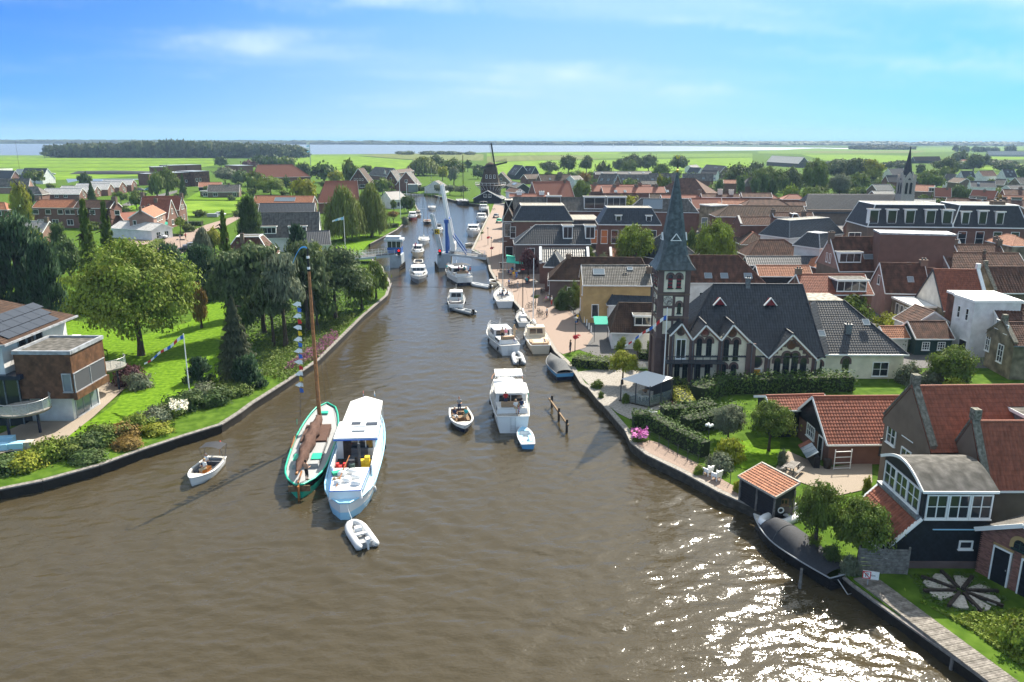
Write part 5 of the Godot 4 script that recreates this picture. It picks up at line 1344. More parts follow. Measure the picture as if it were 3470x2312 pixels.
func black_annex()->void:
	var t:=thing("annex","black boarded annex with curved grey roof, red tiled lean-to and white windows","annex",V(28.6,.9,-48.8))
	var xl:=-2.2
	var xr:=2.3
	var zb:=-2.6
	var zf:=2.9
	var b:=mb()
	b.bx(V((xl+xr)/2,2.75,(zb+zf)/2),V(xr-xl,5.5,zf-zb))
	b.ext(pv([-3.9,0,2.3,0,2.3,3.4,-1.9,3.4,-3.9,1.7]),Transform3D(Basis(),V(0,0,zf+.02)),.2)
	put("wall",b.done(M("black_board")),t)
	var p:=mb()
	p.bx(V(-.8,.2,zf+.06),V(6.3,.5,.2))
	put("plinth",p.done(M("brick_dark")),t)
	var r:=mb()
	var ra:=PackedVector3Array()
	var rb:=PackedVector3Array()
	var u:=[]
	for k in 17:
		var f:=k/16.0
		var y:=5.5+.95*sin(PI*f)
		ra.append(V(xl-.25,y,lerpf(zf+.2,zb-.1,f)))
		rb.append(V(xr+.1,y,lerpf(zf+.2,zb-.1,f)))
		u.append(V(xl-.28,y-.02,lerpf(zf+.2,zb-.1,f)))
	r.g([rb,ra])
	put("curved_roof",r.done(M("bitumen")),t)
	var e:=mb()
	for k in 16: e.bar(u[k],u[k+1],.07,.2)
	e.bar(V(xl-.25,5.42,zf+.22),V(xr+.1,5.42,zf+.22),.08,.16)
	put("roof_edge",e.done(M("wp")),t)
	var gw:=mb()
	var bow:=PackedVector2Array()
	for k in 17: bow.append(Vector2(lerpf(-zf,-zb,k/16.0),5.44+.92*sin(PI*k/16.0)))
	gw.ext(bow,Transform3D(Basis(UP,-PI/2)*Basis(UP,0),V(xl-.04,0,0))*Transform3D(Basis.from_scale(V(-1,1,1)),O0),0)
	put("bow_gable",gw.done(M("black_board")),t)
	for k in 3:
		win(t,Transform3D(Basis(UP,-PI/2),V(xl-.02,3.65,1.7-k*1.62)),1.6,1.65,2,2)
		win(t,Transform3D(Basis(),V(-1.35+k*1.42,3.5,zf+.03)),1.38,1.7,2,2)
	var lead:=mb()
	lead.bx(V(xl-.18,3.5,.15),V(.4,.2,5.6))
	put("lead_flashing",lead.done(M("lead")),t)
	var bl:=V(-3.95,1.72,zb)
	var br:=V(-3.95,1.72,zf+.1)
	var up:=(V(-2.3,3.45,0)-V(-3.95,1.72,0))
	var ln:=mb()
	ln.q(bl,br,br+up,bl+up)
	ln.bx(V(-3.3,.9,zb+.1),V(1.8,1.8,.2))
	put("roof_deck",ln.done(M("wood_dark")),t)
	tile_parts(t,bl,br,up,20,9,"tile_red")
	var v:=mb()
	v.bar(V(-4.05,1.66,zf+.14),V(-2.25,3.55,zf+.14),.3,.1)
	v.bar(V(-4.05,1.66,zb),V(-2.25,3.55,zb),.2,.1)
	v.bar(V(-4.05,1.62,zb),V(-4.05,1.62,zf+.2),.1,.14)
	put("verge_board",v.done(M("wp")),t)
	for k in 3: win(t,Transform3D(Basis(UP,-PI/2),V(-3.72,.25,2.0-k*1.7)),1.2,1.3,2,2)
	var lw:=mb()
	lw.bx(V(-3.55,.85,.15),V(.3,1.7,5.3))
	put("lean_to_wall",lw.done(M("plaster")),t)
	win(t,Transform3D(Basis(),V(.9,1.35,zf+.03)),.9,.6,1,1)
	var rail:=mb()
	rail.bar(V(-1.4,2.75,zf+.08),V(2.2,2.75,zf+.08),.06,.06)
	put("gutter_pipe",rail.done(M("hull_lightblue")),t)
func tile_parts(t:Node,bl:Vector3,br:Vector3,up:Vector3,nx: int,ny: int,mat:String,lim:=300)->void:
	var key:="pt%d %d %s %.2f"%[nx,ny,mat,(br-bl).length()]
	var u:=(br-bl)/nx
	var w:=up/ny
	var n:=u.cross(w).normalized()
	if not cache.has(key):
		var ms:=[]
		for q in 4:
			var b:=mb()
			var rows:=[]
			for r in 2:
				var row:=PackedVector3Array()
				for k in 6: row.append(u*(k/5.0*1.05)+w*(r*1.12)+n*(.02+.05*(1-r)+.035*sin(k/5.0*PI)))
				rows.append(row)
			var t0:=.74+.09*q
			b.col=Color(t0,t0*.98,t0)
			b.g(rows)
			var f:PackedVector3Array=rows[0]
			for k in 5: b.q(f[k]-n*.05,f[k+1]-n*.05,f[k+1],f[k])
			ms.append(b.done(M(mat)))
		cache[key]=ms
	for r in ny:
		for k in nx:
			put_n("tile",cache[key][(k*7+r*3+k*r)%4],t,bl+u*k+w*r)
func put_n(called:String,m:Mesh,parent:Node,at:Vector3)->MeshInstance3D:
	var o:=MeshInstance3D.new()
	o.mesh=m
	o.position=at
	var key:="%d/%s"%[parent.get_instance_id(),called]
	var k: int=used.get(key,0)
	used[key]=k+1
	o.name=called if k==0 else "%s_%03d"%[called,k]
	parent.add_child(o)
	return o
func brick_wall(t:Node,tf:Transform3D,poly:PackedVector2Array,holes:Array,mat:String)->void:
	var key:="brick_"+mat
	if not cache.has(key):
		var b:=mb()
		b.bx(V(0,0,.0),V(.2,.055,.03))
		cache[key]=b.done(M(mat))
	var box:=Rect2(poly[0],Vector2.ZERO)
	for p in poly: box=box.expand(p)
	var xs:=[]
	var y:=box.position.y+.04
	var row:=0
	while y<box.end.y:
		var x:=box.position.x+(.11 if row%2 else 0.0)
		while x<box.end.x:
			var p:=Vector2(x,y)
			var ok:=Geometry2D.is_point_in_polygon(p,poly)
			if ok:
				for h in holes:
					if h.has_point(p): ok=false
			if ok: xs.append(p)
			x+=.215
		y+=.07
		row+=1
	var mm:=MultiMesh.new()
	mm.transform_format=MultiMesh.TRANSFORM_3D
	mm.use_colors=true
	mm.mesh=cache[key]
	mm.instance_count=xs.size()
	for k in xs.size():
		mm.set_instance_transform(k,tf*Transform3D(Basis(),V(xs[k].x,xs[k].y,.012+rf(-.004,.004))))
		var c:=rf(.62,1.15)
		mm.set_instance_color(k,Color(c,c*rf(.92,1.0),c*rf(.88,1.0)))
	var o:=MultiMeshInstance3D.new()
	o.multimesh=mm
	o.name="brick" if not t.has_node("brick") else "brick_001"
	o.set_meta("kind","stuff")
	t.add_child(o)
func brick_garage()->void:
	var t:=thing("garage","brick outbuilding with two black doors facing the boardwalk and grey roof","garage",V(30.6,.9,-44.4),-1.15)
	var pl:=pv([-1.05,0,5.2,0,5.2,3.0,2.0,4.4,1.0,4.4,-1.05,3.1])
	var b:=mb()
	b.ext(pl,Transform3D(),5.0)
	put("wall",b.done(M("mortar")),t)
	brick_wall(t,Transform3D(),pl,[Rect2(-.2,-.1,1.2,2.6),Rect2(1.55,-.1,1.3,2.6),Rect2(.9,2.75,.9,.8)],"brick_garage")
	for x in [.4,2.2]:
		door(t,Transform3D(Basis(),V(x,0,.04)),1.0,2.3,"black_board")
		var l:=mb()
		l.bx(V(x,2.5,.03),V(1.3,.14,.08))
		put("lintel",l.done(M("brick_yellow")),t)
	arch_window(t,V(1.35,2.75,.02),.75,.7,"brick_yellow","glass")
	var r:=mb()
	tiles(r,V(5.5,2.9,.3),V(5.5,2.9,-5.0),V(1.5,4.6,-5.0),V(1.5,4.6,.3),.26,.34,4,.03)
	tiles(r,V(-1.3,3.0,-5.0),V(-1.3,3.0,.3),V(1.5,4.6,.3),V(1.5,4.6,-5.0),.26,.34,4,.03)
	put("roof",r.done(M("tile_grey")),t)
	var v:=mb()
	v.bar(V(-1.4,2.95,.34),V(1.5,4.58,.34),.1,.26)
	v.bar(V(5.6,2.85,.34),V(1.5,4.58,.34),.1,.26)
	put("verge_board",v.done(M("wp")),t)
func boathouse()->void:
	var t:=thing("boathouse","small dark boarded boathouse with bright orange tiled roof at the canal edge","boathouse",V(19.4,.9,-54.4))
	var A:=V(-1.7,0,-1.25)
	var B:=V(-.15,0,2.1)
	var e1:=(B-A)
	var d1:=e1.normalized()
	var e2:=V(-d1.z,0,d1.x)*-1.9
	if e2.x<0: e2=-e2
	var hl:=1.95
	var hh:=2.55
	var b:=mb()
	var up:=UP
	b.q(A,B,B+up*hl,A+up*hl)
	b.q(B,B+e2,B+e2+up*hh,B+up*hl)
	b.q(A+e2,A,A+up*hl,A+e2+up*hh)
	put("wall",b.done(M("black_board")),t)
	for k in 9:
		var w:=mb()
		var y:=.1+k*.205
		w.bar(A+up*y-e2*.012,B+up*y-e2*.012,.03,.185)
		put("board",w.done(M("black_board")),t)
	for p in [A,B,(A+B)*.5,B+e2]:
		var w:=mb()
		w.bx(p+up*1.0-e2*.03,V(.13,2.05,.13))
		put("corner_post",w.done(M("wood_grey")),t)
	var o:=.18
	var bl:=A-d1*o-e2.normalized()*o+up*(hl-.02)
	var br:=B+d1*o-e2.normalized()*o+up*(hl-.02)
	var sl:=e2*(1+2*o/e2.length())+up*(hh-hl)*(1+2*o/e2.length())
	var deck:=mb()
	deck.q(bl-up*.04,br-up*.04,br+sl-up*.04,bl+sl-up*.04)
	put("roof_deck",deck.done(M("wood_dark")),t)
	tile_parts(t,bl,br,sl,17,9,"tile_orange")
	var v:=mb()
	v.bar(bl,br,.08,.16)
	v.bar(br,br+sl,.1,.16)
	v.bar(bl,bl+sl,.1,.16)
	v.bar(bl+sl+up*.06,br+sl+up*.06,.14,.1)
	put("verge_board",v.done(M("stone_pale")),t)
	win(t,Transform3D(Basis(UP,.0),B+e2*.45+up*1.1+V(0,0,.03)),.6,.5,2,1,"wood")
	var ring:=mb()
	var pts:=[]
	for k in 13: pts.append(B+e2*.3+up*.75+V(cos(TAU*k/12)*.2,sin(TAU*k/12)*.2,.1))
	ring.tube(pts,.05,6,false)
	put("life_ring",ring.done(M("wp")),t)
func villa()->void:
	var t:=thing("villa","modern white villa with brown clad box, glass balconies and solar panels","villa",V(-46,.9,-74))
	var b:=mb()
	b.bx(V(.0,1.35,-1.1),V(5.8,2.7,5.0))
	b.bx(V(-9.0,4.1,-3.0),V(13.2,8.2,11.0))
	put("wall",b.done(M("white")),t)
	bp(t,"brown_box","rust",V(1.3,4.95,-.55),V(5.4,4.5,6.1))
	bp(t,"flat_roof","bitumen",V(1.3,7.24,-.55),V(5.0,.1,5.7))
	b=mb()
	for s in [-1,1]:
		b.bx(V(1.3,7.3,-.55+s*3.0),V(5.6,.36,.24))
		b.bx(V(1.3+s*2.7,7.302,-.55),V(.24,.36,5.76))
	put("parapet",b.done(M("zinc")),t)
	bp(t,"sill_band","rust",V(4.02,2.95,-.55),V(.36,.7,6.2))
	for k in 2:
		bp(t,"window_blind","blind",V(4.03,4.25,1.0-k*2.9),V(.06,1.8,2.75))
		b=mb()
		b.bx(V(4.05,5.2,1.0-k*2.9),V(.1,.08,2.9))
		b.bx(V(4.05,3.34,1.0-k*2.9),V(.14,.1,2.9))
		b.bx(V(4.05,4.25,2.42-k*2.9),V(.1,1.9,.08))
		put("window_frame",b.done(M("zinc")),t)
	win(t,Transform3D(Basis(),V(3.4,3.4,2.52)),.9,1.85,1,1,"zinc","glass_pale")
	win(t,Transform3D(Basis(UP,PI/2),V(2.92,.25,-1.2)),4.2,2.2,3,1,"zinc","glass_pale")
	bp(t,"glass_hall","glass",V(-4.6,2.4,1.6),V(6.8,4.8,2.2))
	for k in 6:
		bp(t,"mullion","lead",V(-8.0+k*1.36,2.4,2.74),V(.1,4.8,.1))
	b=mb()
	b.bx(V(-4.4,4.95,2.2),V(7.4,.4,1.8))
	b.bx(V(-.9,5.0,.6),V(.3,.4,4.4))
	put("steel_canopy",b.done(M("hull_navy")),t)
	bp(t,"terrace","white",V(-3.2,5.35,-1.2),V(4.6,.5,4.0))
	rail_glass(t,[V(-7.4,5.6,1.0),V(-3.4,5.6,1.0),V(-1.4,5.6,.7)])
	for a in [[-2.38,-.6,1.3],[-2.38,-2.0,1.3],[-2.38,-3.4,1.3]]:
		win(t,Transform3D(Basis(UP,PI/2),V(a[0],5.7,a[1])),a[2],2.2,1,1,"zinc")
	var bl:=V(-17,8.0,3.4)
	var roof:=mb()
	var e0:=V(-1.5,8.2,3.4)
	var e1:=V(-1.5,8.2,-9.4)
	var r0:=V(-8.4,11.0,-.6)
	var r1:=V(-8.4,11.0,-5.6)
	tiles(roof,e0,e1,r1,r0,.3,.36,4,.03)
	tiles(roof,V(-15.4,8.2,3.4),e0,r0,r0,.3,.36,4,.03)
	tiles(roof,V(-15.4,8.2,-9.4),V(-15.4,8.2,3.4),r0,r1,.3,.36,2,.03)
	put("roof",roof.done(M("tile_brown")),t)
	b=mb()
	b.bar(e0,e1,.14,.2)
	b.bar(V(-15.4,8.2,3.4),e0,.14,.2)
	put("gutter",b.done(M("zinc")),t)
	var n:=(e1-e0).cross(r0-e0).normalized()
	var up:=((r0+r1)*.5-(e0+e1)*.5).normalized()
	var un:=(e1-e0).normalized()
	for r in 3:
		for k in 5:
			b=mb()
			var p:=e0+un*(1.5+r*.75+k*1.72)+up*(1.1+r*1.28)+n*.14
			b.bx(p+un*.8,V(1.66,1.2,.05),Basis(un,up,n))
			put_n("solar_panel",b.done(M("solar")),t,O0)
	for a in [[V(.6,2.7,5.2),2.25,true],[V(1.6,2.9,-8.0),2.0,true]]:
		var c:Vector3=a[0]
		var R: float=a[1]
		b=mb()
		b.lathe([Vector2(.01,-.2),Vector2(R,-.2),Vector2(R+.05,0),Vector2(R,.02),Vector2(.01,.02)],28,Transform3D(Basis(),c))
		put("balcony",b.done(M("concrete")),t)
		var pts:=[]
		for k in 15: pts.append(c+V(cos(-.9+k*.29)*R,0,sin(-.9+k*.29)*R))
		rail_glass(t,pts)
		for s in [-1.0,1.0]:
			b=mb()
			b.tube([V(c.x+s*1.0,0,c.z+.4-s*.7),V(c.x+s*1.0,c.y-.2,c.z+.4-s*.7)],.13,8)
			put("post",b.done(M("hull_navy")),t)
	bp(t,"air_unit","wp",V(.2,6.6,-5.6),V(.9,.8,.4))
func rail_glass(t:Node,pts:Array)->void:
	var r:=mb()
	r.tube(pts.map(func(p): return p+V(0,1.0,0)),.03,5)
	for k in range(0,pts.size(),2 if pts.size()>4 else 1): r.tube([pts[k],pts[k]+V(0,1.0,0)],.025,5)
	var m:=r.done(M("steel"))
	put("railing",m,t)
	var g:=mb()
	for k in pts.size()-1: g.q(pts[k]+V(0,.1,0),pts[k+1]+V(0,.1,0),pts[k+1]+V(0,.92,0),pts[k]+V(0,.92,0))
	put("glass_panel",g.done(pane_mat()),t)
func pane_mat()->StandardMaterial3D:
	if not mats.has("pane"):
		var m:=StandardMaterial3D.new()
		m.resource_name="pane"
		m.albedo_color=Color(.75,.85,.85,.18)
		m.transparency=BaseMaterial3D.TRANSPARENCY_ALPHA
		m.roughness=.04
		mats.pane=m
	return mats.pane
func bridge()->void:
	var t:=thing("drawbridge","blue and grey bascule bridge with its two-armed balance raised over the canal","bridge",V(-15,0,-175.5))
	var b:=mb()
	b.bx(V(-.2,1.5,0),V(3.0,3.0,4.6))
	b.bx(V(-11.0,1.4,0),V(2.6,2.8,4.6))
	put("pier",b.done(M("bridge_pier")),t)
	b=mb()
	b.bx(V(-16.2,2.2,0),V(10.6,.5,4.4),Basis(Vector3.BACK,.09))
	b.bx(V(5.0,2.5,0),V(8.4,.5,4.4),Basis(Vector3.BACK,-.11))
	put("approach_span",b.done(M("bridge_grey")),t)
	b=mb()
	b.bx(V(-16.2,2.5,0),V(10.6,.08,3.6),Basis(Vector3.BACK,.09))
	b.bx(V(5.0,2.8,0),V(8.4,.08,3.6),Basis(Vector3.BACK,-.11))
	put("road_deck",b.done(M("asphalt")),t)
	for z in [-2.15,2.15]:
		b=mb()
		for h in [.45,.75,1.05]:
			b.bar(V(-21.4,1.95+h,z),V(-11,2.9+h,z),.06,.06)
			b.bar(V(.9,3.0+h,z),V(9.2,2.1+h,z),.06,.06)
		for k in 8: b.bx(V(-21.2+k*1.42,2.6+k*.13,z),V(.07,1.15,.07))
		for k in 6: b.bx(V(1.2+k*1.5,3.45-k*.16,z),V(.07,1.15,.07))
		put("railing",b.done(M("hull_white")),t)
	for z in [-1.9,1.9]:
		b=mb()
		b.bar(V(-1.0,3.2,z),V(-2.9,11.9 if z>0 else 11.4,z),.75,.6)
		put("leaf_girder",b.done(M("bridge_grey")),t)
	b=mb()
	for k in 9: b.bar(V(-1.3-k*.19,4.4+k*.86,-1.9),V(-1.3-k*.19,4.4+k*.86,1.9),.1,.1)
	b.q(V(-1.35,4.0,-1.85),V(-1.35,4.0,1.85),V(-2.85,11.2,1.85),V(-2.85,11.2,-1.85))
	put("leaf_deck",b.done(M("grey_metal")),t)
	for z in [-1.9,1.9]:
		b=mb()
		b.bx(V(.45,6.9,z),V(.62,7.2,.62))
		b.bx(V(.45,10.3,z),V(1.0,.8,.7))
		put("tower_post",b.done(M("bridge_blue")),t)
		b=mb()
		var r:=[]
		for e in [[-.55,18.1,.42],[.75,10.6,.72],[1.9,4.2,.95]]: r.append(e)
		for k in 2: b.bar(V(r[k][0],r[k][1],z),V(r[k+1][0],r[k+1][1],z),.55,r[k][2]+.14)
		put("balance_arm",b.done(M("hull_white")),t)
		b=mb()
		b.tube([V(-.6,17.8,z),V(-2.8,9.8,z)],.06,5)
		put("pull_rod",b.done(M("bridge_grey")),t)
		b=mb()
		b.bar(V(.75,8.6,z),V(4.8,2.9,z),.2,.22)
		put("stay",b.done(M("bridge_blue")),t)
	bp(t,"cross_beam","bridge_blue",V(.75,10.7,0),V(.5,.5,3.6))
	bp(t,"counterweight","hull_white",V(1.85,4.6,0),V(.9,1.8,4.6))
	b=mb()
	b.bx(V(-1.6,8.1,2.5),V(1.1,1.1,.06))
	var sg:=put("sign_board",b.done(M("yellow")),t)
	b=mb()
	b.ext(pv([-.45,-.4,-.2,-.4,-.2,.4,-.45,.4]),Transform3D(Basis(),V(-1.6,8.1,2.56)),.02)
	b.ext(pv([-.2,0,.1,-.4,.42,-.4,.05,.02,.42,.4,.1,.4]),Transform3D(Basis(),V(-1.6,8.1,2.56)),.02)
	put("mark",b.done(M("black")),sg)
	for x in [-1.1,-10.2]:
		b=mb()
		b.bx(V(x,3.5,2.35),V(.65,1.3,.3))
		b.bx(V(x,2.6,2.35),V(.12,.7,.12))
		var s:=put("signal_lamp",b.done(M("black")),t)
		b=mb()
		b.ball(V(x,3.85,2.52),V(.2,.2,.06),10,6)
		put("red_lens",b.done(M("red_lamp")),s)
	for x in [-9.4,-2.0]:
		b=mb()
		for k in 6: b.tube([V(x+(.5-k*.12 if x<-5 else -.2+k*.2),-.4,2.6+k*.75),V(x+(.5-k*.12 if x<-5 else -.2+k*.2),1.5-.1*k,2.6+k*.75)],.13,6)
		for h in [.5,1.0]: b.bar(V(x+(.5 if x<-5 else -.2),h,2.4),V(x+(-.1 if x<-5 else .8),h-.1,6.6),.14,.2)
		put("fender_work",b.done(M("wood_dark")),t)
	var k:=thing("bridge_house","blue panelled bridge keeper's cabin with wide windows and flat white roof","bridge house",V(-26.6,2.6,-177))
	bp(k,"base","bridge_blue",V(0,.8,0),V(3.1,1.6,3.0))
	bp(k,"glazing","glass",V(0,2.3,0),V(3.0,1.4,2.9))
	b=mb()
	for s in [-1.5,-.5,.5,1.5]: b.bx(V(s,2.3,1.48),V(.1,1.4,.08))
	for s in [-1.4,0,1.4]: b.bx(V(1.52,2.3,s),V(.08,1.4,.1))
	put("window_frame",b.done(M("wp")),k)
	b=mb()
	b.bx(V(-.1,3.25,0),V(4.2,.5,3.8))
	b.bx(V(-.3,3.75,0),V(3.2,.5,2.6))
	put("roof",b.done(M("bridge_grey")),k)
func windmill()->void:
	var t:=thing("windmill","dark octagonal windmill with gallery, black sails and thatched body","windmill",V(-9.7,.9,-354))
	var b:=mb()
	b.lathe([Vector2(4.6,7.2),Vector2(3.6,10.5),Vector2(2.8,14.2)],8)
	put("body",b.done(M("thatch")),t)
	b=mb()
	b.lathe([Vector2(4.4,0),Vector2(4.6,7.3)],8)
	put("brick_base",b.done(M("brick_dark")),t)
	b=mb()
	b.lathe([Vector2(2.95,14.2),Vector2(2.6,15.4),Vector2(1.7,16.6),Vector2(.02,17.1)],10)
	put("cap",b.done(M("thatch")),t)
	b=mb()
	b.lathe([Vector2(4.5,7.0),Vector2(6.9,7.0),Vector2(6.9,7.25),Vector2(4.5,7.25)],24)
	put("gallery",b.done(M("wood_grey")),t)
	b=mb()
	for k in 24:
		var a:=TAU*k/24
		var p:=V(cos(a)*6.8,7.2,sin(a)*6.8)
		b.bx(p+V(0,.55,0),V(.1,1.1,.1))
		b.bar(p+V(0,1.05,0),V(cos(a+TAU/24)*6.8,8.25,sin(a+TAU/24)*6.8),.08,.1)
		b.bar(V(cos(a)*4.5,5.0,sin(a)*4.5),p,.12,.12)
	put("gallery_rail",b.done(M("wp")),t)
	for k in 3: win(t,Transform3D(Basis(UP,-.5+k*.5),V(sin(-.5+k*.5)*3.55,10.2,cos(-.5+k*.5)*3.55)),.9,1.5,1,2)
	var hub:=V(1.8,15.9,1.6)
	var ax:=V(.75,.1,.55).normalized()
	var s1:=V(-.2,.98,0).normalized()
	s1=(s1-ax*s1.dot(ax)).normalized()
	var s2:=ax.cross(s1)
	b=mb()
	b.tube([hub-ax*2.6,hub+ax*.8],.4,8)
	put("shaft",b.done(M("black")),t)
	for d in [s1,-s1,s2,-s2]:
		var w:Vector3=ax.cross(d)
		b=mb()
		b.bar(hub,hub+d*9.4,.35,.4,ax)
		for k in 15: b.bar(hub+d*(1.6+k*.54),hub+d*(1.6+k*.54)+w*1.5,.06,.06)
		for k in 3: b.bar(hub+d*1.6+w*(.5+.5*k),hub+d*9.2+w*(.5+.5*k),.05,.05)
		b.bar(hub+d*1.4-w*.25,hub+d*9.3-w*.25,.5,.08,ax)
		put("sail",b.done(M("black")),t)
	for k in 4:
		b=mb()
		b.tube([V(-1.5+k,15,-1.5),V(-3.5+k*2.2,7.6,-5.5+absf(k-1.5)*1.0)],.1,5)
		b.tube([V(-2.4 if k<2 else 2.4,14.6,1.0),V(-4.6 if k<2 else 4.6,7.4,3.0+k%2)],.12,5)
		put("tail_pole",b.done(M("black")),t)
	house("mill_shed","black boarded mill shed with white trim under the windmill gallery",[-10.8,-342.5,-9.4,-352,6.3,3.0,6.2],{"cat":"shed","roof":"far_dark","wall":"black_board","win":[["a",-1.0,2.6,1.4,1.3,2,1],["a",1.0,2.6,1.4,1.3,2,1]]})
# ---- boats: local -z is the bow, y = 0 the water
class Hull:
	var L: float
	var B: float
	var fb: float
	var rise: float
	var sw: float
	var bluff: float
	var rnd:=false
	func _init(l: float,b: float,f: float,r: float,s: float,bl: float)->void:
		L=l; B=b; fb=f; rise=r; sw=s; bluff=bl
	func w(s: float)->float:
		if s<.5:
			if rnd and s<.2: return B/2*lerpf(sw,1.0,sin(s*PI))*pow(sin(clampf(s/.2,.02,1.0)*PI/2),.45)
			return B/2*lerpf(sw,1.0,sin(s*PI))
		return B/2*pow(maxf(cos((s-.5)/.5*PI/2),0.0),bluff)
	func y(s: float)->float: return fb*(1+rise*s*s*s+.12*pow(1-s,2))
	func z(s: float)->float: return L*(.5-s)
	func edge(s: float,side: float,inset:=0.0,dy:=0.0)->Vector3: return Vector3(side*maxf(w(s)-inset,0.0),y(s)+dy,z(s))
	func shell(b:MB,band0: float,band1: float)->void:
		var rows:=[]
		for k in 19:
			var s:=k/18.0
			var row:=PackedVector3Array()
			for j in 7:
				var side:=1.0-j/3.0
				var f:=absf(side)
				row.append(sec(s,signf(side) if j != 3 else 0.0,lerpf(band0,band1,f)))
			rows.append(row)
		b.g(rows)
		var r:PackedVector3Array=rows[0]
		for j in range(1,6): b.tri(r[0],r[j+1],r[j])
	func sec(s: float,side: float,h: float)->Vector3:
		var e:=1.0 if h>=0 else 1.0+h
		var k:=lerpf(.86,1.0,clampf(h,0,1)) if h>=0 else .86*sqrt(maxf(1-h*h,0.0))
		var zz:=z(s)+(.16*fb*s*s*(1-h)*1.6)
		return Vector3(side*w(s)*k,y(s)*h if h>=0 else h*.4,zz)
	func strake(b:MB,h: float,r: float)->void:
		for sd in [-1.0,1.0]:
			var p:=[]
			for k in 17: p.append(sec(k/16.0,sd,h)+Vector3(sd*.02,0,0))
			b.tube(p,r,5)
		b.tube([sec(0,-1,h),sec(0,1,h)],r,5)
	func deck(b:MB,s0: float,s1: float,inset:=.03,dy:=-.04)->void:
		var rows:=[]
		for k in 15:
			var s:=lerpf(s0,s1,k/14.0)
			rows.append(PackedVector3Array([edge(s,-1,inset,dy),Vector3(0,y(s)+dy+.04,z(s)),edge(s,1,inset,dy)]))
		b.g(rows)
	func well(rim:MB,inside:MB,s0: float,s1: float,wi: float,floor_y: float)->void:
		for sd in [-1.0,1.0]:
			var ro:=PackedVector3Array()
			var ri:=PackedVector3Array()
			var rf_:=PackedVector3Array()
			for k in 13:
				var s:=lerpf(s0,s1,k/12.0)
				ro.append(edge(s,sd,.0,.02))
				ri.append(edge(s,sd,wi,.02))
				var e:=edge(s,sd,wi)
				rf_.append(Vector3(e.x,floor_y,e.z))
			for k in 12:
				if sd>0:
					rim.q(ri[k],ro[k],ro[k+1],ri[k+1])
					inside.q(rf_[k],ri[k],ri[k+1],rf_[k+1])
				else:
					rim.q(ro[k],ri[k],ri[k+1],ro[k+1])
					inside.q(ri[k],rf_[k],rf_[k+1],ri[k+1])
		for k in 12:
			var a:=lerpf(s0,s1,k/12.0)
			var c:=lerpf(s0,s1,(k+1)/12.0)
			var fl:=func(s,sd): return Vector3(edge(s,sd,wi).x,floor_y,z(s))
			inside.q(fl.call(a,-1),fl.call(a,1),fl.call(c,1),fl.call(c,-1))
		for e in [[s0,1],[s1,-1]]:
			var p:=edge(e[0],-1,wi)
			var q:=edge(e[0],1,wi)
			inside.q(Vector3(p.x,floor_y,p.z),Vector3(q.x,floor_y,q.z),q,p)
func frus(b:MB,z0: float,z1: float,w0: float,w1: float,y0: float,y1: float,side:=.1,back:=.05,front:=.3)->Array:
	var a:=[V(-w0,y0,z0),V(w0,y0,z0),V(w1,y0,z1),V(-w1,y0,z1)]
	var t:=[V(-w0+side,y1,z0-back),V(w0-side,y1,z0-back),V(w1-side,y1,z1+front),V(-w1+side,y1,z1+front)]
	var f:=[]
	for k in 4:
		b.q(a[k],a[(k+1)%4],t[(k+1)%4],t[k])
		f.append([a[k],a[(k+1)%4],t[(k+1)%4],t[k]])
	b.q(t[0],t[1],t[2],t[3])
	return f
func pane(o:Node,f:Array,n: int,u0: float,u1: float,v0: float,v1: float,mat:="glass")->void:
	for k in n:
		var a:=lerpf(u0,u1,float(k)/n)+(.012 if k>0 else 0.0)
		var c:=lerpf(u0,u1,float(k+1)/n)-.012
		var nn:Vector3=((f[1]-f[0]) as Vector3).cross(f[3]-f[0]).normalized()*.015
		var p:=func(u,v): return (f[0] as Vector3).lerp(f[1],u).lerp((f[3] as Vector3).lerp(f[2],u),v)+nn
		var b:=mb()
		b.q(p.call(a,v0),p.call(c,v0),p.call(c,v1),p.call(a,v1))
		put("window",b.done(M(mat)),o)
func boat_at(called:String,label:String,cat:String,P:Array,beam: float,fb: float,o:={})->Array:
	var bow:=V(P[0],0,P[1])
	var st:=V(P[2],0,P[3])
	var d:=(bow-st).normalized()
	var L: float=minf(bow.distance_to(st),o.get("L",beam*3.5))
	var mid:=bow-d*L/2 if bow.z>st.z else st+d*L/2
	var t:=thing(called,label,cat,mid,atan2(-d.x,-d.z),o.get("group",""))
	var h:=Hull.new(L,beam,fb,o.get("rise",.35),o.get("stern",.8),o.get("bluff",.8))
	h.rnd=o.has("round")
	var b:=mb()
	h.shell(b,-1.0,o.get("band",1.0))
	put("hull",b.done(M(o.get("hull","hull_white"))),t)
	if o.has("band"):
		b=mb()
		for sd in [-1.0,1.0]:
			var r0:=PackedVector3Array()
			var r1:=PackedVector3Array()
			for k in 19:
				r0.append(h.sec(k/18.0,sd,o.band-.02)+V(sd*.01,0,0))
				r1.append(h.sec(k/18.0,sd,1.0)+V(sd*.012,0,0))
			b.g([r0,r1] if sd<0 else [r1,r0])
		b.q(h.sec(0,-1,o.band)+V(0,0,.012),h.sec(0,1,o.band)+V(0,0,.012),h.sec(0,1,1)+V(0,0,.012),h.sec(0,-1,1)+V(0,0,.012))
		put("bulwark",b.done(M(o.topside)),t)
	b=mb()
	h.strake(b,1.0,o.get("rail",.05))
	put("rubbing_strake",b.done(M(o.get("strake","hull_white"))),t)
	return [t,h]
func part(t:Node,called:String,mat:String,fn:Callable)->MeshInstance3D:
	var b:=mb()
	fn.call(b)
	return put(called,b.done(M(mat)),t)
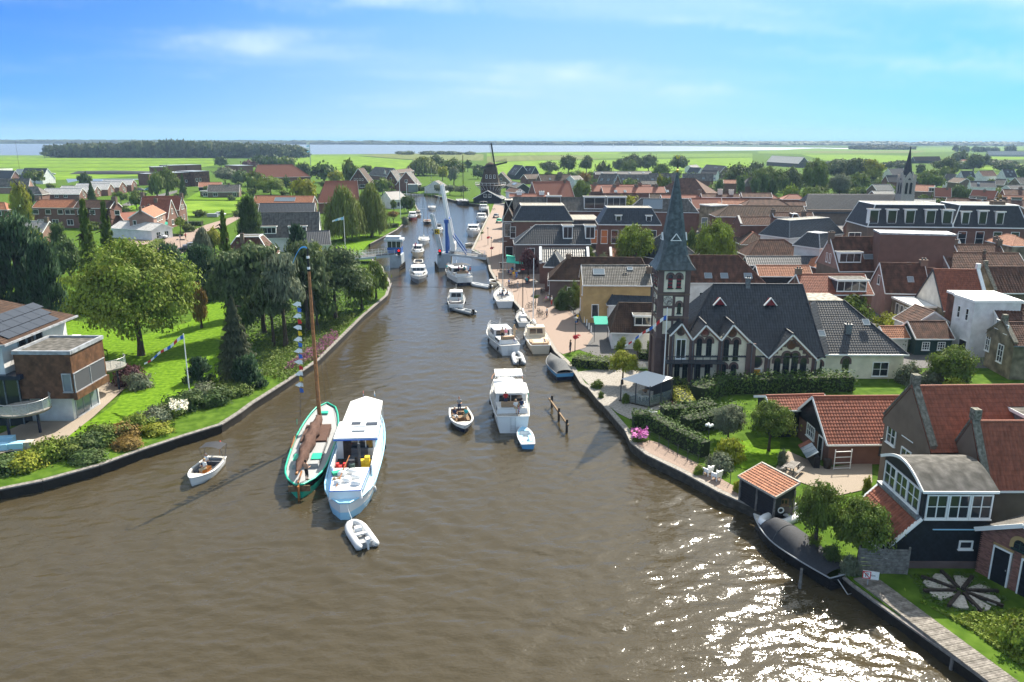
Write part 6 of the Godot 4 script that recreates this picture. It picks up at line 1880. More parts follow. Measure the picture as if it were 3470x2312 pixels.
func fenders(t:Node,h:Hull,at:Array,mat:="rubber")->void:
	for a in at: part(t,"fender",mat,func(b): b.ball(h.sec(absf(a),signf(a),.55)+V(signf(a)*.14,0,0),V(.13,.3,.13),7,6))
func pulpit(t:Node,h:Hull,s0: float,hh:=.6)->void:
	part(t,"railing","steel",func(b):
		for y in [hh,hh*.5]:
			for sd in [-1.0,1.0]:
				var p:=[]
				for k in 9: p.append(h.edge(lerpf(s0,.99,k/8.0),sd,.08,y))
				b.tube(p,.018,4)
		for sd in [-1.0,1.0]:
			for k in 5: b.tube([h.edge(lerpf(s0,.99,k/4.0),sd,.08,0),h.edge(lerpf(s0,.99,k/4.0),sd,.08,hh)],.018,4))
func flagstaff(t:Node,p:Vector3,h: float,bands:Array,w:=.5,lean:=V(0,0,.25))->void:
	part(t,"flagstaff","varnish",func(b): b.tube([p,p+V(0,h,0)+lean],.02,5))
	var e:=p+V(0,h,0)+lean
	var f:=Node3D.new()
	f.name="ensign" if not t.has_node("ensign") else "pennant"
	t.add_child(f)
	for k in bands.size():
		part(f,"flag_stripe",bands[k],func(b):
			var hh: float=.36/bands.size()
			var r0:=PackedVector3Array()
			var r1:=PackedVector3Array()
			for j in 6:
				var q:=e+V(.03*sin(j*1.7)+j*.02,-.06*j*.5,w*j/5.0)
				r0.append(q+V(0,-(k+1)*hh,0))
				r1.append(q+V(0,-k*hh,0))
			b.g([r0,r1]))
func motor_cruiser(label:String,P:Array,beam: float,o:={})->Node3D:
	var r:=boat_at(o.get("called","motor_cruiser"),label,"motor cruiser",P,beam,o.get("fb",1.1),o)
	var t:Node3D=r[0]
	var h:Hull=r[1]
	var L:=h.L
	part(t,"deck",o.get("deck","deck_pale"),func(b): h.deck(b,0.0,1.0))
	var y: float=h.y(.5)-.02
	var cm:String=o.get("cabin","hull_white")
	var wb: float=beam/2-.32
	var b:=mb()
	var f:=frus(b,L*-.08,L*-.36,wb,wb*.55,y,y+.62,.14,.0,.35)
	put("coachroof",b.done(M(cm)),t)
	pane(t,f[1],3,.08,.85,.3,.8)
	pane(t,f[3],3,.15,.92,.3,.8)
	var hz: float=o.get("house",.24)
	b=mb()
	f=frus(b,L*(hz-.06),L*-.1,wb,wb*.95,y,y+1.25,.12,.05,.3)
	put("wheelhouse",b.done(M(cm)),t)
	pane(t,f[0],2,.12,.88,.35,.9)
	pane(t,f[1],3,.05,.95,.42,.9)
	pane(t,f[2],3,.06,.94,.4,.92)
	pane(t,f[3],3,.05,.95,.42,.9)
	part(t,"roof",o.get("roof","hull_white"),func(q): q.bx(V(0,y+1.3,L*(hz-.16)/2),V(wb*1.9,.1,L*(hz+.06))))
	if o.get("aft","deck")=="cockpit":
		var rim:=mb()
		var ins:=mb()
		h.well(rim,ins,.02,.5-hz+.02,.3,y-.25)
		part(t,"cockpit_seat",o.get("seat","seat_tan"),func(q):
			q.bx(V(0,y+.1,L*.44),V(beam*.7,.36,.5))
			for sd in [-1,1]: q.bx(V(sd*beam*.33,y+.08,L*.33),V(.42,.34,L*.14)))
	else:
		b=mb()
		f=frus(b,L*.42,L*(hz-.04),wb*.95,wb,y,y+.55,.1,.1,.0)
		put("aft_cabin",b.done(M(cm)),t)
		pane(t,f[1],2,.15,.85,.35,.85)
		pane(t,f[3],2,.15,.85,.35,.85)
		part(t,"bench",o.get("seat","seat_tan"),func(q): q.bx(V(0,y+.8,L*.37),V(beam*.55,.4,.6)))
	if o.has("canopy"):
		var cz: float=o.get("cz",L*.28)
		part(t,"canopy",o.canopy,func(q):
			var rows:=[]
			for k in 6:
				var row:=PackedVector3Array()
				for j in 7: row.append(V(lerpf(-wb,wb,j/6.0),y+2.15+.22*sin(PI*j/6.0)-.12*pow(k/5.0-.4,2),cz+L*.13-L*.24*k/5.0))
				rows.append(row)
			q.g(rows))
		part(t,"canopy_frame","steel",func(q):
			for sd in [-1.0,1.0]:
				for e in [-.1,.12]: q.tube([V(sd*wb,y+.4,cz+L*e),V(sd*wb,y+2.14,cz+L*e)],.02,4))
	pulpit(t,h,o.get("pul",.45))
	part(t,"railing","steel",func(q):
		for sd in [-1.0,1.0]:
			q.tube([h.edge(.0,sd,.1,.75),h.edge(.2,sd,.1,.7),h.edge(.42,sd,.1,.6)],.02,4)
			for s in [.01,.14,.28]: q.tube([h.edge(s,sd,.1,0),h.edge(s,sd,.1,.7)],.018,4)
		q.tube([h.edge(.0,-1,.1,.75),h.edge(.0,1,.1,.75)],.02,4))
	if o.get("ladder",true):
		part(t,"swim_ladder","steel",func(q):
			for sd in [-.22,.22]: q.tube([V(sd,h.y(0)*.95,L/2+.06),V(sd,.1,L/2+.06)],.02,4)
			for k in 3: q.tube([V(-.22,.25+k*.25,L/2+.06),V(.22,.25+k*.25,L/2+.06)],.018,4))
	fenders(t,h,o.get("fend",[-.35,-.6,.4]),o.get("fcol","rubber"))
	part(t,"mast","hull_white",func(q): q.tube([V(0,y+1.3,-L*.02),V(0,y+2.5,.1)],.03,5))
	flagstaff(t,V(wb*.3,h.y(0),L*.48),1.1,o.get("flag",["red","white","blue"]))
	return t
func open_boat(called:String,label:String,cat:String,P:Array,beam: float,fb: float,o:={})->Node3D:
	var r:=boat_at(called,label,cat,P,beam,fb,o)
	var t:Node3D=r[0]
	var h:Hull=r[1]
	var L:=h.L
	var rim:=mb()
	var ins:=mb()
	h.well(rim,ins,.06,.76,.16,.08)
	put("side_deck",rim.done(M(o.get("deck","deck_pale"))),t)
	put("cockpit",ins.done(M(o.get("inside","deck_grey"))),t)
	part(t,"foredeck",o.get("deck","deck_pale"),func(b): h.deck(b,.76,1.0,.02,.01))
	part(t,"aft_deck",o.get("deck","deck_pale"),func(b): h.deck(b,0.0,.06,.02,.01))
	part(t,"seat",o.get("seat","seat_dark"),func(b):
		b.bx(V(0,.3,L*.4),V(beam*.66,.4,L*.1))
		for sd in [-1,1]: b.bx(V(sd*beam*.3,.28,L*.12),V(.34,.36,L*.36)))
	if o.get("engine",true): part(t,"engine_box",o.get("box","wood"),func(b): b.bx(V(0,.38,L*.05),V(.62,.5,.8)))
	if o.get("wheel",true):
		part(t,"steering_wheel","dark_metal",func(b):
			var p:=[]
			for k in 11: p.append(V(cos(TAU*k/10)*.2,.85+sin(TAU*k/10)*.2,L*.18))
			b.tube(p,.025,5,false)
			b.tube([V(0,.3,L*.14),V(0,.85,L*.18)],.06,6))
	return t
func inflatable(label:String,P:Array,beam: float,o:={})->Node3D:
	var bow:=V(P[0],0,P[1])
	var st:=V(P[2],0,P[3])
	var d:=(bow-st).normalized()
	var L:=bow.distance_to(st)
	var t:=thing("inflatable_dinghy",label,"dinghy",(bow+st)*.5+V(0,o.get("y",0.0),0),atan2(-d.x,-d.z))
	var R:=beam*.16
	part(t,"tube",o.get("tube","tube_grey"),func(b):
		var p:=[]
		var w:=beam/2-R
		p.append(V(-w,R*.9,L/2+.15))
		for k in 5: p.append(V(-w,R*.9,L/2-L*.62*k/4.0))
		for k in range(1,8):
			var a:=PI*k/8.0
			p.append(V(-w*cos(a),R*.9+.12*sin(a),-L*.12-L*.36*sin(a)))
		for k in 5: p.append(V(w,R*.9,-L*.12+L*.62*k/4.0))
		p.append(V(w,R*.9,L/2+.15))
		var rr:=[]
		for k in p.size(): rr.append(R*(.35 if k==0 or k==p.size()-1 else 1.0))
		b.tube(p,rr,10))
	part(t,"floor",o.get("floor","deck_grey"),func(b):
		b.bx(V(0,R*.4,L*.02),V(beam-R*2.4,.06,L*.8))
		b.bx(V(0,R,L/2-.1),V(beam-R*2.6,R*1.6,.06)))
	part(t,"seat",o.get("seat","tube_grey"),func(b): b.bx(V(0,R*1.4,L*.05),V(beam*.6,.12,.32)))
	if o.get("console",false): part(t,"console","hull_white",func(b): b.bx(V(0,R*1.6,-L*.1),V(.5,.5,.4)))
	part(t,"outboard_motor",o.get("motor","black"),func(b):
		b.bx(V(0,R*2.6,L/2+.1),V(.26,.34,.4))
		b.bx(V(0,R*1.0,L/2+.14),V(.12,R*2.4,.16)))
	return t
func sail_boat(label:String,P:Array,beam: float,mast: float,o:={})->Node3D:
	var r:=boat_at("sailing_boat",label,"sailing boat",P,beam,o.get("fb",.8),o)
	var t:Node3D=r[0]
	var h:Hull=r[1]
	var L:=h.L
	part(t,"deck",o.get("deck","deck_pale"),func(b): h.deck(b,0.0,1.0))
	var b:=mb()
	var f:=frus(b,L*.08,L*-.3,beam*.33,beam*.2,h.y(.5)-.03,h.y(.5)+.38,.1,.0,.25)
	put("coachroof",b.done(M(o.get("cabin","hull_white"))),t)
	pane(t,f[1],2,.1,.85,.3,.75)
	pane(t,f[3],2,.15,.9,.3,.75)
	part(t,"cockpit","deck_grey",func(q): q.bx(V(0,h.y(.2)+.02,L*.28),V(beam*.5,.1,L*.3)))
	var mz: float=o.get("mz",-.08)*L
	part(t,"mast",o.get("spar","steel"),func(q): q.tube([V(0,h.fb,mz),V(0,mast,mz+.15)],o.get("mr",.06),6))
	if o.get("spread",true):
		part(t,"spreader",o.get("spar","steel"),func(q):
			for y in [.45,.7]: q.tube([V(-.75,mast*y,mz),V(.75,mast*y,mz)],.03,4))
	part(t,"boom",o.get("spar","steel"),func(q): q.tube([V(0,1.75,mz+.1),V(0,1.7,L*.32)],.06,6))
	part(t,"furled_sail",o.get("sail","canvas_white"),func(q): q.tube([V(0,1.9,mz+.15),V(.02,1.86,L*.12),V(0,1.8,L*.3)],[.13,.15,.08],7))
	part(t,"rigging","dark_metal",func(q):
		q.tube([V(0,h.y(1),-L*.48),V(0,mast*.95,mz)],.012,3)
		q.tube([V(0,h.y(0),L*.48),V(0,mast*.98,mz+.1)],.012,3)
		for sd in [-1.0,1.0]: q.tube([h.edge(.55,sd,.05),V(sd*.75,mast*.45,mz),V(0,mast*.93,mz)],.012,3))
	pulpit(t,h,.1,.55)
	fenders(t,h,[-.4,.4])
	return t
func boats()->void:
	green_barge()
	white_barge()
	inflatable("grey inflatable dinghy with white console towed behind the white barge",[-11.83,-52.84,-10.12,-49.62],1.75,{"console":true,"tube":"tube_grey","motor":"hull_white"})
	var s:=open_boat("sloop","white open sloop with dark folding bimini, motoring toward the camera on the west side","sloop",[-26.47,-59.49,-26.05,-64.42],2.1,.62,{"hull":"hull_white","seat":"seat_dark","stern":.75,"box":"orange"})
	part(s,"bimini","canvas_dark",func(b):
		var rows:=[]
		for k in 4:
			var row:=PackedVector3Array()
			for j in 6: row.append(V(lerpf(-.95,.95,j/5.0),1.95+.16*sin(PI*j/5.0),2.5-k*.45))
			rows.append(row)
		b.g(rows))
	part(s,"bimini_frame","dark_metal",func(b):
		for sd in [-.95,.95]:
			for e in [1.2,2.45]: b.tube([V(sd,.6,1.8),V(sd,1.95,e)],.02,4))
	flagstaff(s,V(0,.6,2.9),1.3,["red","white","blue"])
	open_boat("sloop","dark-hulled open sloop with white gunwale and wooden engine box, in mid canal","sloop",[-4.59,-71.91,-5.61,-77.59],2.3,.62,{"hull":"hull_navy","band":.55,"topside":"hull_white","inside":"wood","seat":"wood","stern":.8})
	var big:=motor_cruiser("large white motor yacht with flybridge canopy and pale wooden rail, mid canal",[-.96,-88.13,.13,-72.13],3.9,{"fb":1.5,"canopy":"canvas_white","house":.3,"seat":"seat_tan","pul":.4,"fend":[-.2,-.5,-.75]})
	part(big,"bow_rail","varnish",func(b):
		var p:=[]
		for k in 13: p.append(V(cos(PI*k/12.0)*1.7,2.75,-2.2-sin(PI*k/12.0)*3.2))
		b.tube(p,.05,6))
	part(big,"foredeck_roof","canvas_white",func(b): b.bx(V(0,3.95,-.6),V(2.9,.12,2.4)))
	part(big,"green_pennant","green",func(b): b.bx(V(1.8,2.4,3.4),V(.05,.9,.5)))
	open_boat("rowing_dinghy","bright blue little dinghy towed close behind the large white yacht","dinghy",[1.1,-72.32,1.53,-67.94],1.5,.45,{"hull":"hull_blue","deck":"hull_lightblue","inside":"hull_white","seat":"hull_lightblue","engine":false,"wheel":false,"bluff":.5})
	motor_cruiser("white cruiser with people on its aft deck, passing the moored beige boat",[-3.37,-112.6,-.21,-100.6],3.3,{"fb":1.2,"seat":"seat_tan","house":.2,"fend":[-.1,-.5]})
	inflatable("pale grey inflatable behind the cruiser with people on its aft deck",[.58,-100.6,.98,-95.92],1.7,{"tube":"tube_grey"})
	var bg:=motor_cruiser("beige classic launch with brown cockpit and mast, moored along the quay",[2.48,-116.9,3.86,-101.3],3.2,{"called":"cabin_launch","hull":"hull_cream","cabin":"hull_cream","deck":"hull_cream","aft":"cockpit","seat":"seat_tan","house":.1,"fb":1.05,"roof":"hull_cream","ladder":false})
	part(bg,"mast","hull_white",func(b): b.tube([V(0,1.2,-3.6),V(0,11.6,-3.5)],[.09,.06],6))
	part(bg,"folded_sail","canvas_white",func(b): b.tube([V(0,2.6,-3.2),V(.05,2.7,-.5)],[.2,.12],7))
	var sb:=sail_boat("small white sailing dinghy cruiser with a dark mast, moored before the beige launch",[1.46,-126.2,1.87,-116.9],2.2,8.2,{"fb":.6,"spar":"wood_dark","spread":false})
	part(sb,"mast_tip","red",func(b): b.bx(V(0,8.2,-.3),V(.5,.12,.05)))
	sail_boat("white sailing yacht with crossed spreaders and crew in the cockpit, at the quay",[-2.38,-148.4,-1.2,-130.8],3.4,15.0,{"fb":1.0,"spar":"steel","mr":.1})
	var wk:=motor_cruiser("steel work cruiser with green flag, heading for the bridge",[-10.56,-145.6,-9.34,-128.1],3.0,{"fb":1.05,"cabin":"hull_white","deck":"deck_grey","hull":"hull_navy","band":.5,"topside":"hull_white","aft":"cockpit","house":.16,"seat":"seat_dark"})
	part(wk,"green_flag","green",func(b): b.bx(V(1.0,2.0,4.0),V(.05,1.1,.5)))
	inflatable("dark grey rigid inflatable slung across the work cruiser's stern",[-10.19,-129.1,-6.43,-125.1],1.7,{"tube":"tube_dark","y":.1})
	motor_cruiser("big white cruiser with dark canopy crowded with people, just below the bridge",[-14.64,-169.1,-9.3,-151.8],4.0,{"fb":1.4,"canopy":"canvas_dark","band":.35,"topside":"hull_white","hull":"hull_navy","fend":[.6,-.6]})
	inflatable("grey rigid inflatable between the crowded cruiser and the quay",[-7.88,-151.8,-4.29,-148.6],1.8,{"tube":"tube_grey"})
	open_boat("launch","cream wooden launch tied at the quay by the cafe terrace","launch",[-4.29,-153.3,-2.28,-150.5],2.2,.75,{"hull":"hull_cream","inside":"wood","seat":"seat_tan"})
	motor_cruiser("grey-hulled cruiser with white top, coming down toward the camera",[-18.53,-153.1,-20.32,-167.2],3.6,{"fb":1.15,"hull":"hull_grey","band":.6,"topside":"hull_white","fend":[-.6,-.3]})
	open_boat("launch","dark canopied launch following the grey-hulled cruiser","launch",[-21.05,-173.5,-21.91,-182.2],2.1,.7,{"hull":"hull_navy"})
	motor_cruiser("small cream cruiser with a person standing, left passage of the bridge",[-22.83,-187.3,-24.35,-202.3],3.0,{"fb":1.1,"hull":"hull_cream"})
	sail_boat("white sailing yacht motoring with bare mast, beyond the bridge cabin",[-23.81,-211,-26.49,-233.9],3.0,13.5,{"fb":.95})
	sail_boat("dark brown traditional sailing boat with lowered brown sail",[-28.36,-263,-30.6,-283.1],2.8,11.0,{"hull":"hull_black","spar":"mast","sail":"canvas_brown","deck":"teak","cabin":"varnish","spread":false,"bluff":.5})
	motor_cruiser("white cruiser half hidden behind the raised bridge leaf",[-22.41,-235.5,-24.46,-255.5],3.2,{"fb":1.1,"roof":"canvas_dark"})
	sail_boat("far sailing yacht with blue sail cover at the canal bend",[-32.26,-317.3,-34.72,-341.9],3.2,16.0,{"sail":"sky_blue"})
	motor_cruiser("high white cruiser moored first at the quay beyond the bridge",[-11.57,-228.8,-12.32,-259.2],3.9,{"fb":1.5})
	open_boat("launch","white launch with fenders beside the high white cruiser","launch",[-10.2,-252.6,-10.1,-264.5],2.2,.8,{})
	motor_cruiser("white aft-decked cruiser second in the quay's mooring row",[-10.89,-270,-10.66,-296.5],3.6,{"fb":1.2})
	motor_cruiser("cruiser with dark canopy last in the quay's mooring row",[-11.51,-308,-11.81,-342.7],3.6,{"fb":1.2,"canopy":"canvas_dark","hull":"hull_navy","band":.5,"topside":"hull_white"})
	open_boat("launch","low cream launch at the quay steps past the bridge","launch",[-12.53,-208.6,-10.31,-211.4],2.2,.6,{"hull":"hull_cream"})
	motor_cruiser("red-hulled cruiser with white top on the west mooring",[-35.19,-276.9,-36.83,-293.4],3.2,{"hull":"hull_red","band":.7,"topside":"hull_white"})
	open_boat("punt","varnished wooden boat behind the red-hulled cruiser","punt",[-34.65,-289.2,-36.26,-304.8],2.2,.6,{"hull":"varnish","inside":"wood","mast":1})
	sail_boat("brown masted flat boat at the west mooring",[-36.36,-300.2,-38.14,-317.1],2.4,13.0,{"hull":"wood_dark","deck":"teak","cabin":"wood","spar":"wood_dark","spread":false})
	open_boat("workboat","grey punt with white tarp by the willow jetty","workboat",[-38.58,-237.9,-36.72,-244],2.4,.6,{"hull":"hull_grey"})
	var sk:=sail_boat("big black-bowed sailing barge moored beside the windmill",[-19.94,-339.5,-27.82,-378],5.0,21.0,{"fb":1.5,"hull":"hull_black","deck":"deck_grey","spar":"wood_dark","mr":.16,"bluff":.45,"cabin":"deck_grey","spread":false,"mz":-.05})
	for k in 3: open_boat("punt",["flat grey boat on the bend's far bank, west","flat grey boat on the bend's far bank, middle","flat white boat on the bend's far bank, east"][k],"punt",[[-52.0,-405.0,-56.0,-407.0],[-47.5,-402.0,-51.0,-404.0],[-43.5,-400.0,-47.0,-401.5]][k],1.8,.5,{"engine":false})
	covered_boats()
	lake_sails()
func green_barge()->void:
	var r:=boat_at("sailing_barge","green traditional sailing barge with tall wooden mast and brown sail along its deck","sailing barge",[-19.07,-76.53,-16.99,-57.61],3.7,1.05,{"hull":"hull_green","band":.55,"topside":"hull_black","L":19.0,"round":1,"stern":.75,"bluff":.42,"rise":.5,"strake":"hull_green","rail":.09})
	var t:Node3D=r[0]
	var h:Hull=r[1]
	var L:=h.L
	part(t,"deck","deck_grey",func(b): h.deck(b,0.0,1.0,.06,-.1))
	part(t,"stern_board","wood",func(b): b.bx(V(0,.85,L/2+.03),V(1.7,.5,.08)))
	part(t,"rudder","varnish",func(b):
		b.bx(V(0,.4,L/2+.35),V(.12,1.7,.55))
		b.bar(V(0,1.5,L/2+.4),V(0,1.6,L/2-1.6),.12,.14))
	var b:=mb()
	var f:=frus(b,L*.32,L*-.02,1.15,1.25,.95,1.45,.12,.05,.1)
	put("cabin_trunk",b.done(M("deck_grey")),t)
	pane(t,f[1],4,.1,.9,.3,.75)
	for k in 2: part(t,"hatch","hull_green",func(q): q.bx(V(-.75+k*1.5,1.5,L*.24),V(.8,.08,1.3)))
	part(t,"hatch","hull_green",func(q): q.bx(V(0,h.y(.8)+.1,-L*.36),V(.8,.14,.6)))
	part(t,"hold_cover","canvas_brown",func(q): q.bx(V(0,1.35,-L*.05),V(2.3,.5,L*.22)))
	var mz:=-L*.2
	part(t,"mast","mast",func(q): q.tube([V(0,.7,mz),V(-.1,9,mz+.05),V(-.15,16.2,mz+.1)],[.2,.17,.13],8))
	part(t,"mast_top","black",func(q):
		q.tube([V(-.15,16.2,mz+.1),V(-.17,18.4,mz+.1)],[.13,.06],7))
	part(t,"mast_band","wp",func(q):
		for y in [16.4,17.4]: q.tube([V(-.155,y,mz+.1),V(-.157,y+.22,mz+.1)],.14,7))
	part(t,"vane","sky_blue",func(q):
		var r0:=PackedVector3Array()
		var r1:=PackedVector3Array()
		for k in 9:
			var p:=V(-.17-k*.17,18.45+.2*sin(k*.5)-.02*k*k,mz+.2)
			r0.append(p-V(0,.16-k*.01,0))
			r1.append(p)
		q.g([r0,r1]))
	part(t,"boom","mast",func(q): q.tube([V(0,1.7,mz+.3),V(-.3,1.75,L*.46)],.11,7))
	part(t,"furled_sail","canvas_brown",func(q):
		var rows:=[]
		for k in 22:
			var f2:=k/21.0
			var p:=V(-.32*f2,2.15-.35*f2,lerpf(mz+.35,L*.44,f2))
			var rad:=.62*pow(sin(PI*minf(f2*.86+.12,1.0)),.6)
			var row:=PackedVector3Array()
			for j in 10:
				var a:=TAU*j/10
				var w:=rad*(1+.22*sin(k*1.3+j*2.1)+.12*sin(k*2.9-j))
				row.append(p+V(cos(a)*w*.85,sin(a)*w,0))
			rows.append(row)
		q.g(rows,true))
	part(t,"leeboard","varnish",func(q): q.bx(V(-1.85,.9,.8),V(.1,.9,2.6),Basis(Vector3.RIGHT,.15)))
	part(t,"anchor_gear","black",func(q):
		q.ball(V(.5,1.25,mz+.9),V(.45,.25,.45),8,5)
		q.bx(V(-.3,1.3,mz-.5),V(.4,.5,.4)))
	part(t,"rigging","dark_metal",func(q):
		q.tube([V(0,h.y(1),-L*.48),V(-.15,16,mz)],.018,3)
		for sd in [-1.0,1.0]: q.tube([h.edge(.62,sd),V(-.15,15.8,mz)],.016,3))
	for k in 16:
		part(t,"signal_flag",["wp","blue","wp","red","wp","yellow","wp","blue"][k%8],func(q):
			var y:=13.6-k*.55
			var p:=V(-1.25-.02*k,y,mz+.9)
			q.tri(p,p+V(.05,-.5,0),p+V(.42*(1 if k%2 else -1),-.28+.1*sin(k*2.0),.1))
			q.q(p,p+V(.02,-.4,.02),p+V(.36,-.45,.1),p+V(.33,-.08,.08)))
	part(t,"flag_line","dark_metal",func(q): q.tube([V(-.3,15.5,mz+.2),V(-1.25,13.8,mz+.9),V(-1.6,4.6,mz+.9),V(-1.6,1.1,mz+1)],.012,3))
	part(t,"green_pennant","green",func(q): q.bx(V(-1.7,2.6,-1.2),V(.03,.5,.3)))
func white_barge()->void:
	var r:=boat_at("motor_barge","white and pale blue motor barge with white tent roof, lashed beside the green barge","motor barge",[-14.89,-80.86,-12.61,-53.9],4.3,1.25,{"hull":"hull_lightblue","band":.45,"topside":"hull_white","round":1,"stern":.8,"bluff":.4,"rise":.35,"strake":"hull_lightblue","rail":.08,"L":20.5})
	var t:Node3D=r[0]
	var h:Hull=r[1]
	var L:=h.L
	part(t,"deck","hull_lightblue",func(b): h.deck(b,0.0,1.0,.05,-.06))
	var b:=mb()
	var f:=frus(b,L*.46,L*.24,1.25,1.55,1.3,1.95,.08,.1,0)
	put("aft_cabin",b.done(M("hull_white")),t)
	pane(t,f[1],4,.1,.9,.3,.75)
	part(t,"cabin_edge","blue",func(q):
		q.bar(V(-1.2,1.97,L*.455),V(1.2,1.97,L*.455),.06,.06)
		q.bar(V(1.18,1.97,L*.455),V(1.5,1.97,L*.24),.06,.06)
		q.bar(V(-1.18,1.97,L*.455),V(-1.5,1.97,L*.24),.06,.06))
	part(t,"cockpit_floor","wood_dark",func(q): q.bx(V(0,1.3,L*.16),V(3.2,.1,L*.17)))
	for sd in [-1,1]: part(t,"coaming","hull_white",func(q): q.bx(V(sd*1.62,1.75,L*.16),V(.12,.95,L*.18)))
	part(t,"sofa","seat_dark",func(q):
		q.bx(V(.3,1.6,L*.1),V(1.4,.5,.8))
		q.bx(V(.3,2.0,L*.08),V(1.4,.6,.25)))
	b=mb()
	f=frus(b,L*.065,L*-.1,1.65,1.65,1.25,3.1,.06,.0,.1)
	put("wheelhouse",b.done(M("hull_white")),t)
	pane(t,f[0],3,.36,.95,.5,.93)
	part(t,"door","wood_dark",func(q): q.bx(V(-.75,2.1,L*.067),V(.7,1.6,.04)))
	pane(t,f[1],3,.06,.94,.45,.9)
	pane(t,f[3],3,.06,.94,.45,.9)
	part(t,"roof","hull_white",func(q): q.bx(V(0,3.18,-L*.02),V(3.7,.14,L*.2)))
	part(t,"roof_edge","blue",func(q): q.bx(V(0,3.1,L*.085),V(3.74,.1,.06)))
	part(t,"roof_hatch","grey_metal",func(q): q.bx(V(.1,3.3,-L*.02),V(1.1,.1,1.3)))
	part(t,"solar_panel","solar",func(q): q.bx(V(1.1,3.28,-L*.08),V(1.0,.06,.7)))
	part(t,"solar_panel","solar",func(q): q.bx(V(-.3,3.28,-L*.09),V(.8,.06,.6)))
	for k in 3: part(t,"roof_rail","hull_white",func(q): q.tube([V(-1.6,3.36,L*(.06-.05*k)),V(1.6,3.36,L*(.06-.05*k))],.025,4))
	part(t,"funnel","dark_metal",func(q): q.tube([V(.55,1.4,L*.2),V(.55,3.7,L*.2)],.11,8))
	b=mb()
	f=frus(b,-L*.1,-L*.36,1.65,1.5,1.3,2.2,.08,0,.2)
	put("saloon",b.done(M("hull_white")),t)
	pane(t,f[1],5,.06,.94,.35,.8)
	pane(t,f[3],5,.06,.94,.35,.8)
	part(t,"tent_roof","canvas_white",func(q):
		var e:=1.62
		var z0:=-L*.12
		var z1:=-L*.4
		var a:=[V(-e,3.2,z0),V(e,3.2,z0),V(e*.95,3.2,z1),V(-e*.95,3.2,z1)]
		var u:=[V(0,3.85,z0-1.2),V(0,3.85,z1+.4)]
		q.tri(a[0],a[1],u[0])
		q.q(a[1],a[2],u[1],u[0])
		q.tri(a[2],a[3],u[1])
		q.q(a[3],a[0],u[0],u[1])
		q.q(V(e,2.9,z0),V(e*.95,2.9,z1),a[2],a[1])
		q.q(V(-e*.95,2.9,z1),V(-e,2.9,z0),a[0],a[3]))
	part(t,"tent_pole","steel",func(q):
		for sd in [-1.55,1.55]:
			for z in [-.13,-.26,-.39]: q.tube([V(sd,1.3,L*z),V(sd,3.2,L*z)],.025,4))
	for a in [[-.6,.31,.42],[.2,.29,.5],[.55,.34,.45],[-.1,.37,.4],[.7,.4,.42],[-.75,.39,.3]]:
		part(t,"folded_canvas","canvas_white",func(q):
			q.ball(V(a[0],2.08,L*a[1]),V(a[2],.24,a[2]*.8),8,5))
	part(t,"rope_coil","teak",func(q):
		var p:=[]
		for k in 30: p.append(V(cos(k*.9)*(.34-k*.006)-.9,2.03+k*.004,sin(k*.9)*(.34-k*.006)+L*.35))
		q.tube(p,.03,4))
	part(t,"green_bag","green",func(q): q.bx(V(-.95,2.1,L*.3),V(.9,.2,.5),Basis(UP,.4)))
	part(t,"green_crate","dark_green",func(q): q.bx(V(.05,2.15,L*.25),V(.45,.4,.4)))
	part(t,"oar","varnish",func(q): q.bar(V(-.75,2.05,L*.42),V(-.3,2.5,L*.18),.08,.05))
	for k in 5: part(t,"crate","yellow",func(q): q.bx(V(1.15+(k%2)*.02-(.42 if k>2 else 0.0),1.55+(k%3)*.34,L*.18-(.1 if k>2 else 0.0)),V(.4,.32,.5)))
	for k in 3: part(t,"jerrycan","red",func(q): q.bx(V(-1.35+k*.3,1.55,L*.17+(k%2)*.5),V(.24,.42,.34)))
	part(t,"chair","seat_dark",func(q): q.bx(V(-.3,1.6,L*.14),V(.6,.5,.6)))
	part(t,"boarding_rail","steel",func(q):
		for sd in [-1.0,1.0]:
			var p:=[]
			for k in 7: p.append(h.edge(lerpf(.5,.9,k/6.0),sd,.1,.75))
			q.tube(p,.02,4)
			for k in 5: q.tube([h.edge(lerpf(.5,.9,k/4.0),sd,.1,0),h.edge(lerpf(.5,.9,k/4.0),sd,.1,.75)],.018,4))
	part(t,"side_stripe","sky_blue",func(q):
		for k in 6: q.bar(h.sec(.52+k*.07,1,.95)+V(.03,-.1,0),h.sec(.56+k*.07,1,.5)+V(.03,0,0),.03,.1))
	fenders(t,h,[.62,.9],"rubber")
	fenders(t,h,[.18],"tube_grey")
	flagstaff(t,V(-.4,1.8,-L*.45),2.2,["red","white","blue"],.6,O0)
	flagstaff(t,V(.7,1.8,-L*.44),2.2,["wp","sky_blue"],.5,O0)
	var ln:=mb()
	ln.tube([V(.2,1.2,L*.5),V(.6,.6,L*.54),V(.9,.3,L*.58)],.015,4)
	put("tow_line",ln.done(M("wp")),t)
